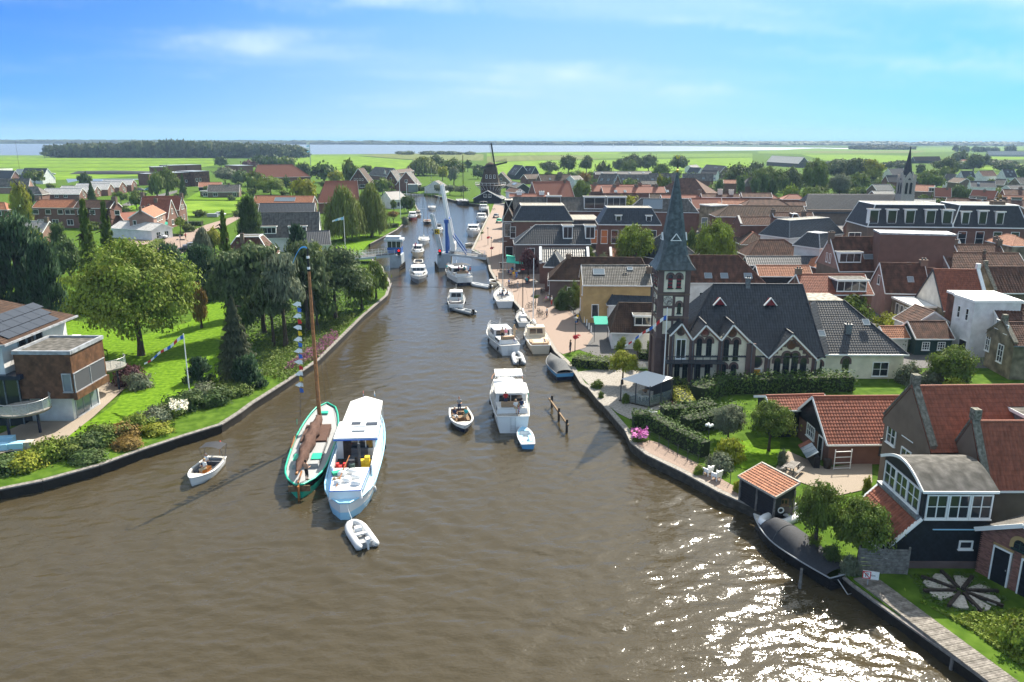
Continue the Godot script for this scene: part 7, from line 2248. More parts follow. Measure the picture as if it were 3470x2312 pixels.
func covered_boats()->void:
	var r:=boat_at("covered_sloop","long black sloop under a dark fitted cover with a pale pointed bow","sloop",[17.96,-52.88,21.31,-44.85],2.7,.85,{"L":10.0,"hull":"hull_black","band":.75,"topside":"hull_black","stern":.8,"strake":"tube_dark","bluff":.9})
	var t:Node3D=r[0]
	var h:Hull=r[1]
	part(t,"foredeck","deck_pale",func(b): h.deck(b,.8,1.0,.0,.02))
	part(t,"cover","canvas_dark",func(b):
		var rows:=[]
		for k in 17:
			var s:=lerpf(.04,.86,k/16.0)
			var top:=lerpf(.25,.95,smoothstep(.05,.62,s))*(1.0 if s<.74 else lerpf(1.0,.12,(s-.74)/.12))
			var row:=PackedVector3Array()
			for j in 9:
				var u:=j/4.0-1.0
				row.append(V(u*(h.w(s)-.04),h.y(s)+.03+top*pow(1-u*u,.7),h.z(s)))
			rows.append(row)
		b.g(rows))
	part(t,"cover_seam","canvas_grey",func(b):
		var p:=[]
		for j in 9:
			var u:=j/4.0-1.0
			p.append(V(u*(h.w(.6)-.04),h.y(.6)+.045+.95*pow(1-u*u,.7),h.z(.6)))
		b.tube(p,.025,4))
	part(t,"swim_ladder","steel",func(b):
		for sd in [-.4,.4]: b.tube([V(sd,.7,h.L/2),V(sd,.15,h.L/2+.9)],.03,5)
		b.tube([V(-.4,.15,h.L/2+.9),V(.4,.15,h.L/2+.9)],.03,5))
	r=boat_at("covered_launch","grey and blue launch under a winter cover at the terrace quay","launch",[4.91,-97.18,6.37,-89.5],2.5,.8,{"hull":"hull_navy","band":.5,"topside":"hull_blue","stern":.85,"strake":"hull_grey"})
	t=r[0]
	var h2:Hull=r[1]
	part(t,"cover","canvas_grey",func(b):
		var rows:=[]
		for k in 13:
			var s:=lerpf(.02,.98,k/12.0)
			var top:=.3+.55*exp(-pow((s-.4)/.22,2))
			var row:=PackedVector3Array()
			for j in 9:
				var u:=j/4.0-1.0
				row.append(V(u*(h2.w(s)-.03),h2.y(s)+.03+top*pow(1-u*u,.5),h2.z(s)))
			rows.append(row)
		b.g(rows))
	inflatable("white inflatable with registration letters lying on the bank by the boathouse",[18.13,-51.34,21.93,-53.84],1.9,{"y":.75,"tube":"hull_white"})
func lake_sails()->void:
	var n:=0
	for a in [[[-889.5,-1544.1],9.0],[[-785,-1374.1],8.0],[[-869.2,-1547.9],9.0],[[-810.5,-1458.3],8.0],[[-728.9,-1404.5],7.0],[[-999.6,-3536.5],14.0],[[-755.6,-3435.6],10.0],[[273.2,-3141.8],12.0],[[384.9,-3083.9],12.0],[[510.5,-3429.6],10.0],[[619.9,-3358.3],11.0],[[1007.9,-2857.5],14.0]]:
		var t:=thing("lake_sailboat",["first of four white sails close to the western shore","lowest of four white sails close to the western shore","third of four white sails near the western shore","last of four white sails near the western shore","small sail beside the far wood","lone sail under the far shore above the farm","tiny sail above the bright meadow","sail west of the lake's middle","sail in the lake's middle","sail beyond the spire's west side","sail above the dark tree clump","sail in the lake's eastern tip"][n],"sailing boat",V(a[0][0],-.4,a[0][1]),.4*n,"sails on the lake")
		var h: float=a[1]
		part(t,"hull","hull_white",func(b): b.bx(V(0,.3,0),V(h*.65,.6,h*.2)))
		part(t,"mainsail","canvas_white",func(b): b.ext(pv([-h*.05,.8,-h*.4,.9,0,h]),Transform3D(),.05))
		part(t,"jib","canvas_white",func(b): b.ext(pv([h*.04,h*.8,.1,.9,h*.32,.7]),Transform3D(Basis(),V(0,0,.05)),.05))
		n+=1
# ---- foliage: many leaf-sized faces spread through a crown, tinted clump by clump, the spruce darker inward
func leaf(b:MB,p:Vector3,nrm:Vector3,s: float,c:Color,long:=1.0,dir:=O0)->void:
	var u:=dir if dir != O0 else nrm.cross(V(rf(-1,1),rf(-1,1),rf(-1,1))).normalized()
	var w:=nrm.cross(u).normalized()
	u*=s*long
	w*=s
	var k:=b.v.size()
	b.v.append(p-u); b.v.append(p-w*.7); b.v.append(p+u); b.v.append(p+w*.7)
	for z in 4:
		b.n.append(nrm)
		b.c.append(c)
		b.t.append(Vector2.ZERO)
	b.i.append(k); b.i.append(k+2); b.i.append(k+1); b.i.append(k); b.i.append(k+3); b.i.append(k+2)
func rdir()->Vector3:
	var y:=rf(-1,1)
	var a:=rf(0,TAU)
	var r:=sqrt(1-y*y)
	return V(cos(a)*r,y,sin(a)*r)
func gauss()->Vector3: return V(rng.randfn(0,1),rng.randfn(0,1),rng.randfn(0,1))
func tint(k: float,warm:=0.0)->Color: return Color(k*(1+warm),k,k*(1-warm*.5))
# unit crowns stand from y = 0 to 1 with radius 1; they are scaled to each tree
func crown_mesh(shape:String,v: int,lod: int)->MB:
	var b:=mb()
	rng.seed=hash(shape)+v*77
	var n: int=[900,4200,15000,34000][lod]
	var ls: float=[.15,.07,.035,.021][lod]
	match shape:
		"willow":
			for k in [70,300,620][lod]:
				var d:=rdir()
				var y0:=.62+.38*absf(d.y)
				var r0: float=sqrt(1-minf(absf(d.y),.99))*rf(.45,.85)
				var p:=V(d.x,0,d.z).normalized()*r0+V(0,y0*rf(.86,1.0)*(1-.25*r0*r0),0)
				var out:=V(d.x,0,d.z).normalized()*rf(.01,.035)
				var t:=rf(.65,1.25)
				var fall:=rf(.03,.05)
				for s in [8,17,26][lod]:
					leaf(b,p+gauss()*.012,(V(d.x,.5,d.z)+gauss()*.4).normalized(),ls*.6,tint(t*rf(.75,1.25),.08),2.0,(Vector3.DOWN+gauss()*.25).normalized())
					p+=out*(1.0 if s<6 else .35)+V(0,-fall,0)
					if p.y<rf(.0,.2): break
		"spruce":
			for k in n*1.2:
				var h:=pow(rf(0,1),.8)
				var a:=floorf(rf(0,14))/14*TAU+h*9.0
				var R:=(1-h)*(.85+.25*sin(h*60.0))+.02
				var r:=R*sqrt(rf(.08,1))
				var p:=V(cos(a+rf(-.16,.16))*r,h-r*.12+.03,sin(a+rf(-.16,.16))*r)
				leaf(b,p,(V(cos(a),1.0,sin(a))+gauss()*.4).normalized(),ls*rf(.6,1.0),tint(rf(.6,1.2)*(.75+.5*r/maxf(R,.01))),1.5,(V(cos(a),-.35,sin(a))+gauss()*.2).normalized())  # inner crown shade put into the leaf tint, darker toward the trunk
		"pine":
			for c in [34,44,60][lod]:
				var h:=rf(.3,.97)
				var a:=rf(0,TAU)
				var r:=rf(.2,.85)*(1.15-h*.75)
				var q:=V(cos(a)*r,h,sin(a)*r)
				var t:=rf(.65,1.25)
				for k in n/[34,44,60][lod]:
					var g:=gauss()
					leaf(b,q+V(g.x*.17,g.y*.045,g.z*.17),(g*.6+V(0,.7,0)+gauss()*.5).normalized(),ls*rf(.5,.9),tint(t*rf(.8,1.2)),1.7)
		"larch":
			for k in n:
				var h:=pow(rf(0,1),.75)
				var a:=rf(0,TAU)
				var R:=(1-h)*.9+.1
				R*=.62+.38*sin(a*5.0+floorf(h*13.0)*2.4)
				var r:=R*sqrt(rf(.05,1))
				leaf(b,V(cos(a)*r,floorf(h*13.0)/13.0+rf(0,.05)+r*.05,sin(a)*r),(V(cos(a)*.5,1,sin(a)*.5)+gauss()*.5).normalized(),ls*rf(.5,.85),tint(rf(.7,1.25),rf(0,.12)),1.6)
		"cypress":
			for c in [30,70,150][lod]:
				var h:=rf(0,.97)
				var a:=rf(0,TAU)
				var R:=pow(1-h,.6)*rf(.5,.95)
				var t:=rf(.6,1.3)
				var q:=V(cos(a)*R,h,sin(a)*R)
				for k in n/[30,70,150][lod]:
					var g:=gauss()
					var up:=absf(g.y)
					leaf(b,q+V(g.x*.13,up*.05-.02,g.z*.13)+V(cos(a),0,sin(a))*up*.06,(V(cos(a),.6,sin(a))+gauss()*.5).normalized(),ls*rf(.5,1.0),tint(t*rf(.75,1.25)*(1+.1*up)),1.7,(V(cos(a)*.7,.7,sin(a)*.7)+gauss()*.3).normalized())
		_:
			var K: int=[22,60,150,330][lod]
			var tall:=shape=="poplar"
			for c in K:
				var d:=rdir()
				if d.y<-.8: d.y*=-.6
				var q:=d*(rf(.42,.86) if c%4 else rf(.1,.5))
				q*=.9+.2*nz.get_noise_3d(d.x*9+v*31,d.y*9,d.z*9)*2.0
				var p:=V(q.x,.5+q.y*.48,q.z)
				if tall: p.x*=1.15-p.y*.6; p.z*=1.15-p.y*.6
				if shape=="shrub":p.y=.12+maxf(q.y,-.2)*.75+.08
				var t:=rf(.62,1.3)
				var warm:=rf(-.04,.14)
				var sp: float=[.2,.15,.1,.075][lod]*rf(.8,1.2)
				for k in n/K:
					var g:=gauss()
					var o:=V(g.x*sp,g.y*sp*.42,g.z*sp)
					var nn:=(o.normalized()*.55+d*.35+V(0,.55,0)+gauss()*.4).normalized()
					leaf(b,p+o,nn,ls*rf(.6,1.15),tint(t*rf(.82,1.18),warm),1.0)
	return b
func crown(shape:String,v: int,lod: int,mat:String)->ArrayMesh:
	var key:="c%s%d%d"%[shape,v,lod]
	if not cache.has(key): cache[key]=crown_mesh(shape,v,lod)
	var k2:=key+mat
	if not cache.has(k2): cache[k2]=(cache[key] as MB).done(M(mat))
	return cache[k2]
func trunk_mesh(shape:String)->ArrayMesh:
	if cache.has("t"+shape): return cache["t"+shape]
	rng.seed=hash(shape)
	var b:=mb()
	var w:=.03
	b.tube([V(0,-.02,0),V(.01,.12,0),V(-.005,.5,.01),V(.0,.95 if shape in ["spruce","larch","pine","poplar"] else .75,0)],[w*1.5,w,w*.7,w*.15],7)
	for k in (5 if shape in ["round","willow"] else 7):
		var a:=k*2.4
		var y:=rf(.28,.6) if shape in ["round","willow"] else rf(.35,.85)
		var r:=rf(.16,.3) if shape in ["round","willow"] else rf(.1,.2)
		b.tube([V(0,y,0),V(cos(a)*r*.5,y+.1,sin(a)*r*.5),V(cos(a)*r,y+(.25 if shape=="round" else .08),sin(a)*r)],[w*.5,w*.35,w*.1],5)
	cache["t"+shape]=b.done(M("bark"))
	return cache["t"+shape]
func tree(shape:String,called:String,label:String,x: float,z: float,h: float,r: float,mat:String,o:={})->Node3D:
	var lod: int=o.get("lod",1 if z>-260 else 0)
	var t:=thing(called,label,o.get("cat","shrub" if shape=="shrub" else "tree"),V(x,o.get("y",.9),z),fposmod(x*1.7+z*2.3,TAU),o.get("group",""))
	var v:=absi(int(x*3+z*7))%(3 if lod<2 else 1)
	if shape in ["willow","larch","pine","cypress","spruce"]: v=v%2
	var bare: float=o.get("bare",{"round":.2,"poplar":.1,"willow":.02,"pine":.22,"spruce":.02,"larch":.08}.get(shape,0.0))
	r*={"pine":1.5,"willow":1.3,"round":1.12,"larch":1.3,"cypress":1.15}.get(shape,1.0)
	var c:=put("foliage" if shape=="shrub" else "crown",crown(shape,v,lod,mat),t,V(0,h*bare,0))
	c.scale=V(r,h*(1-bare),r*o.get("deep",1.0))
	if shape != "shrub":
		var k:=put("trunk",trunk_mesh(shape),t)
		k.scale=V(h*.8,h,h*.8)
	return t
func hedge(called:String,label:String,path:PackedVector2Array,w: float,h: float,mat:String,o:={})->Node3D:
	var m:=Vector2.ZERO
	for p in path: m+=p/path.size()
	var y0: float=o.get("y",.9)
	var t:=thing(called,label,"hedge",V(m.x,y0,m.y),0.0,o.get("group",""))
	var b:=mb()
	var core:=mb()
	rng.seed=hash(label)
	var den: float=o.get("dense",34.0)
	var s: float=o.get("leaf",.13)
	var loose: float=o.get("loose",.06)
	for k in path.size()-1:
		var a:=path[k]-m
		var e:=path[k+1]-m
		var d:=e-a
		var L:=d.length()
		d /= L
		var q:=Vector2(-d.y,d.x)
		core.bar(V(a.x,h*.45,a.y),V(e.x,h*.45,e.y),w*.78,h*.86)
		for j in int(L*(w+2*h)*den):
			var f:=rf(-.05,1.05)*L
			var z:=rf(0,w+2*h)
			var n3:Vector3
			var p3:Vector3
			if z<w:
				p3=V(0,h,0)+V(q.x,0,q.y)*(z-w/2)
				n3=UP
			else:
				var sd:=1.0 if z<w+h else -1.0
				p3=V(q.x,0,q.y)*sd*w/2+V(0,fposmod(z-w,h),0)
				n3=V(q.x,.3,q.y)*V(sd,1,sd)
			p3+=V(a.x+d.x*f,0,a.y+d.y*f)+gauss()*loose
			p3.y+=nz.get_noise_2d(p3.x*6,p3.z*6)*loose*3.0
			leaf(b,p3,(n3+gauss()*.5).normalized(),s*rf(.6,1.1),tint(rf(.72,1.25)*(1+.5*nz.get_noise_2d(p3.x*9,p3.z*9+p3.y*5)),rf(-.03,.12)))
	put("foliage",b.done(M(mat)),t)
	put("dark_core",core.done(M("leaf_core")),t)  # solid dark box added to fill the inside of the hedge
	return t
func tufts(called:String,kindw:String,poly:PackedVector2Array,n: int,h: float,s: float,mat:String,y:=.9)->void:
	var b:=mb()
	rng.seed=hash(called)+n
	var r:=Rect2(poly[0],Vector2.ZERO)
	for p in poly: r=r.expand(p)
	var k:=0
	while k<n:
		var p:=Vector2(rf(r.position.x,r.end.x),rf(r.position.y,r.end.y))
		if not Geometry2D.is_point_in_polygon(p,poly): continue
		k+=1
		var q:=V(p.x,y+h*pow(rf(0,1),1.5)*(.6+.6*nz.get_noise_2d(p.x*3,p.y*3)),p.y)
		leaf(b,q,(V(0,.8,.3)+gauss()*.6).normalized(),s*rf(.5,1.2),tint(rf(.7,1.3)*(1+.4*nz.get_noise_2d(p.x*5,p.y*5)),rf(-.05,.15)),1.3)
	var o:=put(called,b.done(M(mat)))
	kind(o,"stuff")
	o.set_meta("label",kindw)
func plants()->void:
	mk("leaf_core",.02,.03,.012,.9)
	trees_west()
	trees_east()
	gardens()
	far_woods()
func trees_west()->void:
	tree("round","maple_tree","huge light green maple spreading over the villa lawn",-47.45,-96.32,15.61,8.78,"leaf_light",{"lod":3,"bare":.08})
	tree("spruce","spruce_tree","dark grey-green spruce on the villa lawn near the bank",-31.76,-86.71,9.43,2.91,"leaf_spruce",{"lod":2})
	tree("willow","weeping_willow","golden weeping willow nearer the bridge road, fuller of the pair",-45.7,-213.1,15.26,5.44,"leaf_willow",{"lod":2})
	tree("willow","weeping_willow","darker weeping willow leaning over the canal bank",-39.88,-222.1,15.24,4.56,"leaf_willow",{"lod":2})
	var g:={"group":"pines of the villa grove","bare":.3}
	tree("pine","pine_tree","tall pine at the west end of the villa grove",-38.74,-106.4,11.66,2.53,"leaf_pine",g)
	tree("pine","pine_tree","broad dark pine behind the green barge's mast tip",-35.56,-109,12.33,3.19,"leaf_pine",g)
	tree("pine","pine_tree","thin greyish pine just left of the green barge's mast",-30.24,-101,12.17,1.98,"leaf_grey",{"bare":.35})
	tree("pine","pine_tree","pine with a bare trunk right of the green barge's mast",-29.33,-109,12.71,2.58,"leaf_pine",g)
	tree("pine","pine_tree","widest pine in the grove with a tall dark crown",-27.13,-117.4,10.96,3.93,"leaf_pine",{"lod":2,"bare":.25})
	tree("round","birch_tree","light green birch at the grove's canal end",-24.51,-124.8,8,2.55,"leaf_mid",{"bare":.05})
	tree("round","birch_tree","leafy tree dipping over the water below the bridge",-23.61,-133.3,7.3,2.2,"leaf_mid",{"bare":.04})
	tree("pine","pine_tree","young pine in front of the wide grove pine",-32.09,-101.7,9.19,1.92,"leaf_pine",g)
	tree("round","alder_tree","dark round tree filling the middle of the grove",-28.57,-111.7,7.45,2.83,"leaf_dark",{"bare":.1})
	tree("round","alder_tree","green tree between the spruce and the grove pines",-36.72,-104,8.18,2.49,"leaf_dark",{"bare":.1})
	tree("round","alder_tree","olive tree at the back of the grove by the road",-42.12,-118.7,10.73,2.32,"leaf_mid",{"bare":.1})
	tree("shrub","golden_shrub","bright yellow shrub glowing behind the grove pines",-40.18,-162.1,6,1.41,"leaf_gold",{})
	tree("cypress","cypress_tree","dark bushy conifer beside the blue tiled wing",-45.27,-164.4,9,2.36,"leaf_cypress",{})
	tree("shrub","laurel","green bush against the blue tiled wing",-46.69,-184,5,1.99,"leaf_mid",{})
	tree("cypress","cypress_tree","massive dark conifer at the west edge behind the villa",-76.39,-119.1,15,5.11,"leaf_cypress",{"lod":2})
	tree("cypress","cypress_tree","dark conifer with golden tips behind the villa roof",-69.34,-114.5,12,2.55,"leaf_cypress",{"lod":2})
	tree("cypress","golden_cypress","yellow-green cypress between the dark conifers",-75.49,-123.2,12,2.49,"leaf_gold",{})
	tree("larch","larch_tree","tall feathery larch, taller of the twins behind the maple",-66.31,-121.9,18,2.08,"leaf_mid",{"lod":2,"bare":.05})
	tree("larch","larch_tree","slimmer feathery larch beside its taller twin",-68.21,-131.7,17,1.97,"leaf_mid",{"lod":2,"bare":.05})
	tree("round","yew_tree","dark thicket under the twin larches",-86.58,-151.4,9,2.84,"leaf_dark",{"bare":.02})
	tree("cypress","cypress_tree","dark cypress clump at the end of the west street, left half",-59.19,-134.1,9,3.01,"leaf_cypress",{"lod":2})
	tree("cypress","cypress_tree","dark cypress clump at the end of the west street, right half",-53.16,-132.8,9,3.65,"leaf_cypress",{"lod":2})
	tree("round","olive_tree","brownish drooping tree beside the maple on the lawn",-45.46,-111.3,7,1.12,"leaf_autumn",{"bare":.02})
	tree("pine","pine_tree","dark pine rising left of the pink gabled roof",-91.79,-158.2,10,1.36,"leaf_dark",{})
	tree("round","garden_tree","dark green trees in front of the striped tile roof",-99.8,-163,9,4.69,"leaf_dark",{"bare":.05})
	tree("poplar","poplar_tree","yellowing poplar beside the low grey hipped house",-144.7,-232.8,16,3.38,"leaf_yellow",{"lod":1})
	tree("cypress","cypress_tree","narrow dark conifer next to the yellowing poplar",-156.4,-257.4,10,1.32,"leaf_cypress",{})
	tree("round","garden_tree","green tree in front of the blue gabled house by the meadow",-270.4,-450.9,10,4.78,"leaf_mid",{})
	tree("round","garden_tree","dark round tree behind the pale-roofed bungalows",-219.1,-408.3,10,3.46,"leaf_dark",{})
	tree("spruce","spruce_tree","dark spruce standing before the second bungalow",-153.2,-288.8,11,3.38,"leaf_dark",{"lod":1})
	tree("round","ball_tree","small clipped ball tree by the third bungalow",-168.1,-334.9,5,1.12,"leaf_light",{"bare":.45})
	tree("round","ball_tree","larger clipped ball tree by the fourth bungalow",-165.5,-334.6,5.5,1.33,"leaf_light",{"bare":.4})
	tree("round","garden_tree","round grey-green tree on the curving west lane",-145.3,-305.6,7,2.39,"leaf_mid",{"bare":.15})
	tree("round","garden_tree","tall full tree hiding the boathouse homes, left of two",-162.6,-362.8,13,3.33,"leaf_mid",{"bare":.05})
	tree("round","garden_tree","tallest tree hiding the boathouse homes",-160.9,-370.9,15,4.84,"leaf_mid",{"bare":.05,"lod":1})
	tree("larch","cypress_tree","ragged cone tree on the lane by the boathouse homes",-152.9,-368.8,10,1.9,"leaf_dark",{})
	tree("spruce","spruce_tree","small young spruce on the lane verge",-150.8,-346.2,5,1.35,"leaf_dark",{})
	tree("round","willow_tree","broad grey willow beside the boathouse homes",-177,-490.6,11,6.57,"leaf_grey",{"bare":.05,"lod":1})
	tree("round","harbour_tree","dark round tree at the harbour mouth",-273.3,-750.9,11,5.28,"leaf_dark",{"bare":.05})
	tree("round","harbour_tree","wine-dark tree behind the harbour bushes",-230.2,-700,9,5.67,"leaf_purple",{"bare":.02})
	tree("round","garden_tree","dark tree between the grey willow and the farm roof",-156.7,-460.1,10,4.87,"leaf_dark",{"bare":.05})
	tree("round","garden_tree","olive tree just below the great farm roof",-130.8,-403.7,11,4.85,"leaf_mid",{"bare":.05})
	tree("round","garden_tree","bright green full tree before the great farm roof",-118.9,-390.5,10,7.4,"leaf_light",{"bare":.05,"lod":2})
	tree("round","garden_tree","olive tree with thin crown over the orange roof",-85.05,-323.3,12,4.69,"leaf_yellow",{"bare":.2})
	tree("round","garden_tree","small dark tree at the slate end of the farm",-119.3,-420.8,8,2.23,"leaf_dark",{"bare":.05})
	tree("round","bank_tree","dark tree left of the flag-hung lattice mast",-134.8,-514.6,13,4.53,"leaf_dark",{"bare":.05})
	tree("round","bank_tree","dark wide tree right of the flag-hung lattice mast",-118.7,-503.4,13,7.27,"leaf_dark",{"bare":.05})
	tree("round","bank_tree","yellowish tree before the meadow behind the willows",-106.2,-481.4,9,4.42,"leaf_yellow",{"bare":.05})
	tree("round","bank_tree","tall rounded tree standing in the bright meadow edge",-92.16,-453.3,16,4.94,"leaf_mid",{"bare":.05})
	tree("round","bank_tree","small tree by the dark chalet roofs",-105.6,-578.5,9,4.28,"leaf_mid",{})
	tree("round","bank_tree","bushy tree just above the darker willow",-63.83,-389.9,9,4.41,"leaf_mid",{"bare":.05})
	tree("round","far_tree","row of trees behind the farm's red roof, west end",-245.5,-780.9,12,7.68,"leaf_dark",{"bare":.02})
	tree("round","far_tree","row of trees behind the farm's red roof, middle",-218.6,-730.9,12,8.22,"leaf_dark",{"bare":.02})
	tree("round","far_tree","row of trees behind the farm's red roof, east end",-206.7,-732.7,12,8.24,"leaf_mid",{"bare":.02})
	tree("willow","willow_tree","great pale willow beyond the canal bend",-67.11,-602.2,14,11.43,"leaf_willow",{"lod":1})
	tree("round","bend_tree","tall dark trees behind the great pale willow",-64.17,-671.7,15,8.73,"leaf_dark",{"bare":.02,"lod":1})
	tree("round","bend_tree","rounded green tree right of the tall dark trees at the bend",-43.65,-594,14,8.77,"leaf_mid",{"bare":.02,"lod":1})
	tree("poplar","bend_tree","upright grey-green tree behind the white boat shed",-35.12,-477,12,3.7,"leaf_grey",{})
	tree("poplar","bend_tree","slim olive tree behind the round-window gable",-46.33,-528,10,4.09,"leaf_yellow",{})
	tree("round","bend_tree","small dark tree left of the mill sails",-37.63,-672.5,10,3.79,"leaf_dark",{})
	tree("round","bend_tree","dome-shaped tree behind the windmill cap's left",-23.99,-553.7,10,4.68,"leaf_dark",{"bare":.02})
	for k in 3: tree("round","pollard_willow",["pollard willow in line by the white boat shed","pollard willow nearest the moored sailing barge","pollard willow beside the dinghy masts"][k],[-36.5,-31.0,-25.0][k],[-398.0,-393.0,-388.0][k],5.2,3.0,"leaf_grey",{"bare":.25})
	tree("round","garden_tree","dark tree with white pennants on the west bank",-39.24,-297.1,7,2.61,"leaf_dark",{"bare":.05})
	tree("round","garden_tree","bare-stemmed umbrella tree on the small green point",-37.89,-250.5,5,1.99,"leaf_autumn",{"bare":.45})
	tree("shrub","grass_shrub","pale grassy bush at the red cruiser's mooring",-35.05,-257.1,3.5,1.42,"leaf_grey",{})
	tree("round","garden_tree","green bush tree by the blue-black hipped house",-44.6,-297.1,5,1.21,"leaf_mid",{})
	tree("round","ball_tree","bright clipped globe tree in the west street's front garden",-96.47,-228,5,1.54,"leaf_light",{"bare":.4,"lod":1})
	tree("larch","larch_tree","tall open conifer at the west street's corner",-49.28,-133.9,15,1.63,"leaf_mid",{"lod":1,"bare":.03})
	tree("round","gold_elm","golden-leaved tree beside the open conifer",-70.93,-185.8,7,2.14,"leaf_gold",{"bare":.1})
	tree("willow","weeping_birch","grey drooping tree at the parked cars",-72.64,-183.3,7,2.11,"leaf_grey",{"lod":1})
	tree("cypress","cypress_tree","big dark columnar conifer left of the white-dormered house",-59.12,-176.9,14,2.84,"leaf_dark",{"lod":2})
	tree("round","lone_tree","lone windblown tree in the western meadow by the lake",-614.4,-1053.1,9,3.54,"leaf_far",{"bare":.45})
	tree("shrub","lavender_bush","purple-leaved bush on the villa lawn",-43.46,-84.71,3.16,2.07,"leaf_purple",{"lod":1})
	tree("shrub","lawn_shrub","silver-green bush beside the purple one on the lawn",-41.43,-82.92,2.62,1.79,"leaf_grey",{"lod":1})
	tree("cypress","weeping_conifer","low dark dome-shaped conifer by the lawn flagpole",-35.79,-85.59,2.82,1.36,"leaf_cypress",{"lod":1})
	tree("cypress","weeping_conifer","dark drooping conifer under the spruce",-29.62,-83.55,3.48,1.65,"leaf_cypress",{"lod":1})
	tree("shrub","white_shrub","white-flowering bush behind the villa roof",-71,-112.4,4,2.59,"leaf_grey",{"lod":1})
func trees_east()->void:
	tree("round","lime_tree","bright yellow-green tree in the inn yard before the school",25.68,-162.9,11,4.67,"leaf_light",{"lod":2,"bare":.12})
	tree("round","garden_tree","large bright green tree right of the church spire",40.7,-156.2,13,4.41,"leaf_light",{"lod":2,"bare":.06})
	tree("round","garden_tree","dark leafy tree close behind the spire's right edge",40.63,-177,8,1.72,"leaf_dark",{"bare":.05})
	tree("round","garden_tree","dull yellow domed tree among the flat roofs",33.72,-236.9,11,4.27,"leaf_yellow",{"lod":1,"bare":.08})
	tree("poplar","garden_tree","slender dark tree beside the roof terrace",30.77,-253.1,10,1.14,"leaf_dark",{})
	tree("round","plum_tree","purple-leaved tree before the canal inn",3.11,-150.3,7,1.9,"leaf_purple",{"bare":.2,"lod":1})
	tree("shrub","yard_shrub","green bush against the inn's right end",16.11,-165.2,6,2.03,"leaf_mid",{"lod":1})
	tree("shrub","yard_shrub","pale flowering bush below the inn's right end",19.65,-168.5,4,1.46,"leaf_grey",{"lod":1})
	tree("shrub","rhododendron","big dark glossy bush on the lawn by the yellow house",8.53,-125.7,4.5,2.07,"leaf_dark",{"lod":2})
	tree("shrub","garden_shrub","taller green bush touching the yellow house",10.6,-127.4,6,1.02,"leaf_mid",{"lod":1})
	tree("round","oak_tree","broad oak rising behind the red row roofs",28.45,-330.5,12,3.97,"leaf_mid",{"lod":1,"bare":.1})
	tree("round","edge_tree","tall airy ash with visible limbs, left of the pair",41.41,-593.5,16.55,6.86,"leaf_far",{"bare":.15,"lod":1})
	tree("round","edge_tree","tall airy ash with visible limbs, right of the pair",58.97,-637.3,14.71,5.95,"leaf_far",{"bare":.15,"lod":1})
	tree("round","edge_tree","grey-green thicket left of the airy ashes",28.63,-628.8,10.97,7.85,"leaf_far",{"bare":.02,"lod":1})
	tree("round","edge_tree","reddish tree among the grey rows",41.83,-463.8,9,3.32,"leaf_autumn",{})
	tree("round","edge_tree","low green trees right of the airy ashes",58.64,-514.8,14,4.59,"leaf_far",{"bare":.02})
	tree("round","edge_tree","olive bushy tree in front of the low green trees",62.73,-549.8,10,3.44,"leaf_mid",{"bare":.02})
	tree("round","edge_tree","great dark tree clump left half, behind the grey rows",90.51,-673.9,12.62,6.45,"leaf_far",{"bare":.02,"lod":1})
	tree("round","edge_tree","great dark tree clump top, behind the grey rows",103.9,-689.7,15.9,9.51,"leaf_far",{"bare":.02,"lod":1})
	tree("round","edge_tree","great dark tree clump right half, behind the grey rows",116.3,-683.1,15.75,7.59,"leaf_far",{"bare":.02,"lod":1})
	tree("round","edge_tree","pale round tree before the great dark clump",89.73,-616.6,12,6.32,"leaf_mid",{"bare":.02,"lod":1})
	tree("round","edge_tree","pale green tree left of the spire's rooster",99.97,-535.7,13,5.85,"leaf_mid",{"bare":.02,"lod":1})
	tree("round","edge_tree","dark round tree behind the spire's rooster",145.9,-704.5,15.01,8.77,"leaf_far",{"bare":.05,"lod":1})
	tree("round","row_tree","small round tree by the grey gable house",61.47,-414.8,8,3.9,"leaf_mid",{"bare":.05})
	tree("round","row_tree","clipped bush pair before the skylight row",52.51,-431.5,5,2.42,"leaf_mid",{})
	tree("poplar","row_tree","yellow-green conical tree left of the spire tip, first",68.89,-371.4,11,2.16,"leaf_yellow",{})
	tree("poplar","row_tree","yellow-green conical tree left of the spire tip, second",71.3,-367.9,11,2.72,"leaf_mid",{})
	for k in 6: tree("poplar","conifer_row_tree",["first upright tree of the row right of the farm pyramid","second upright tree of that row","third upright tree of that row, tallest","fourth upright tree of that row","fifth upright tree of that row","last upright tree of that row, by the grey hipped house"][k],[103.0,110.0,117.0,122.0,127.0,133.0][k],[-395.0,-384.0,-384.0,-386.0,-388.0,-388.0][k],[8.0,11.0,10.0,11.0,10.0,10.0][k],2.4,"leaf_dark",{"group":"upright trees in a row"})
	tree("round","park_tree","giant round lime standing above the red roofs",129.4,-403.2,15.59,8.99,"leaf_mid",{"lod":2,"bare":.05})
	tree("round","park_tree","wide trees left of the giant round lime",124.9,-442.5,15,8.88,"leaf_far",{"lod":1,"bare":.02})
	tree("round","park_tree","smaller green tree below the wide trees",124.2,-427.8,10,3.64,"leaf_mid",{"bare":.02})
	tree("round","park_tree","tree behind the giant lime toward the barn",170.7,-561.5,13,5,"leaf_far",{"bare":.02})
	tree("round","park_tree","grey willow right of the giant lime",147.6,-424.9,10,3.42,"leaf_grey",{"bare":.02})
	tree("round","park_tree","light bush below the grey willow",125.3,-357.6,8,3.21,"leaf_light",{"bare":.02})
	tree("round","park_tree","dark second lime as tall as the giant one",150,-395.5,19.98,7.08,"leaf_mid",{"lod":2,"bare":.05})
	tree("round","park_tree","bushy green tree between the two tall limes",147.3,-421.2,14,5.64,"leaf_far",{"bare":.02,"lod":1})
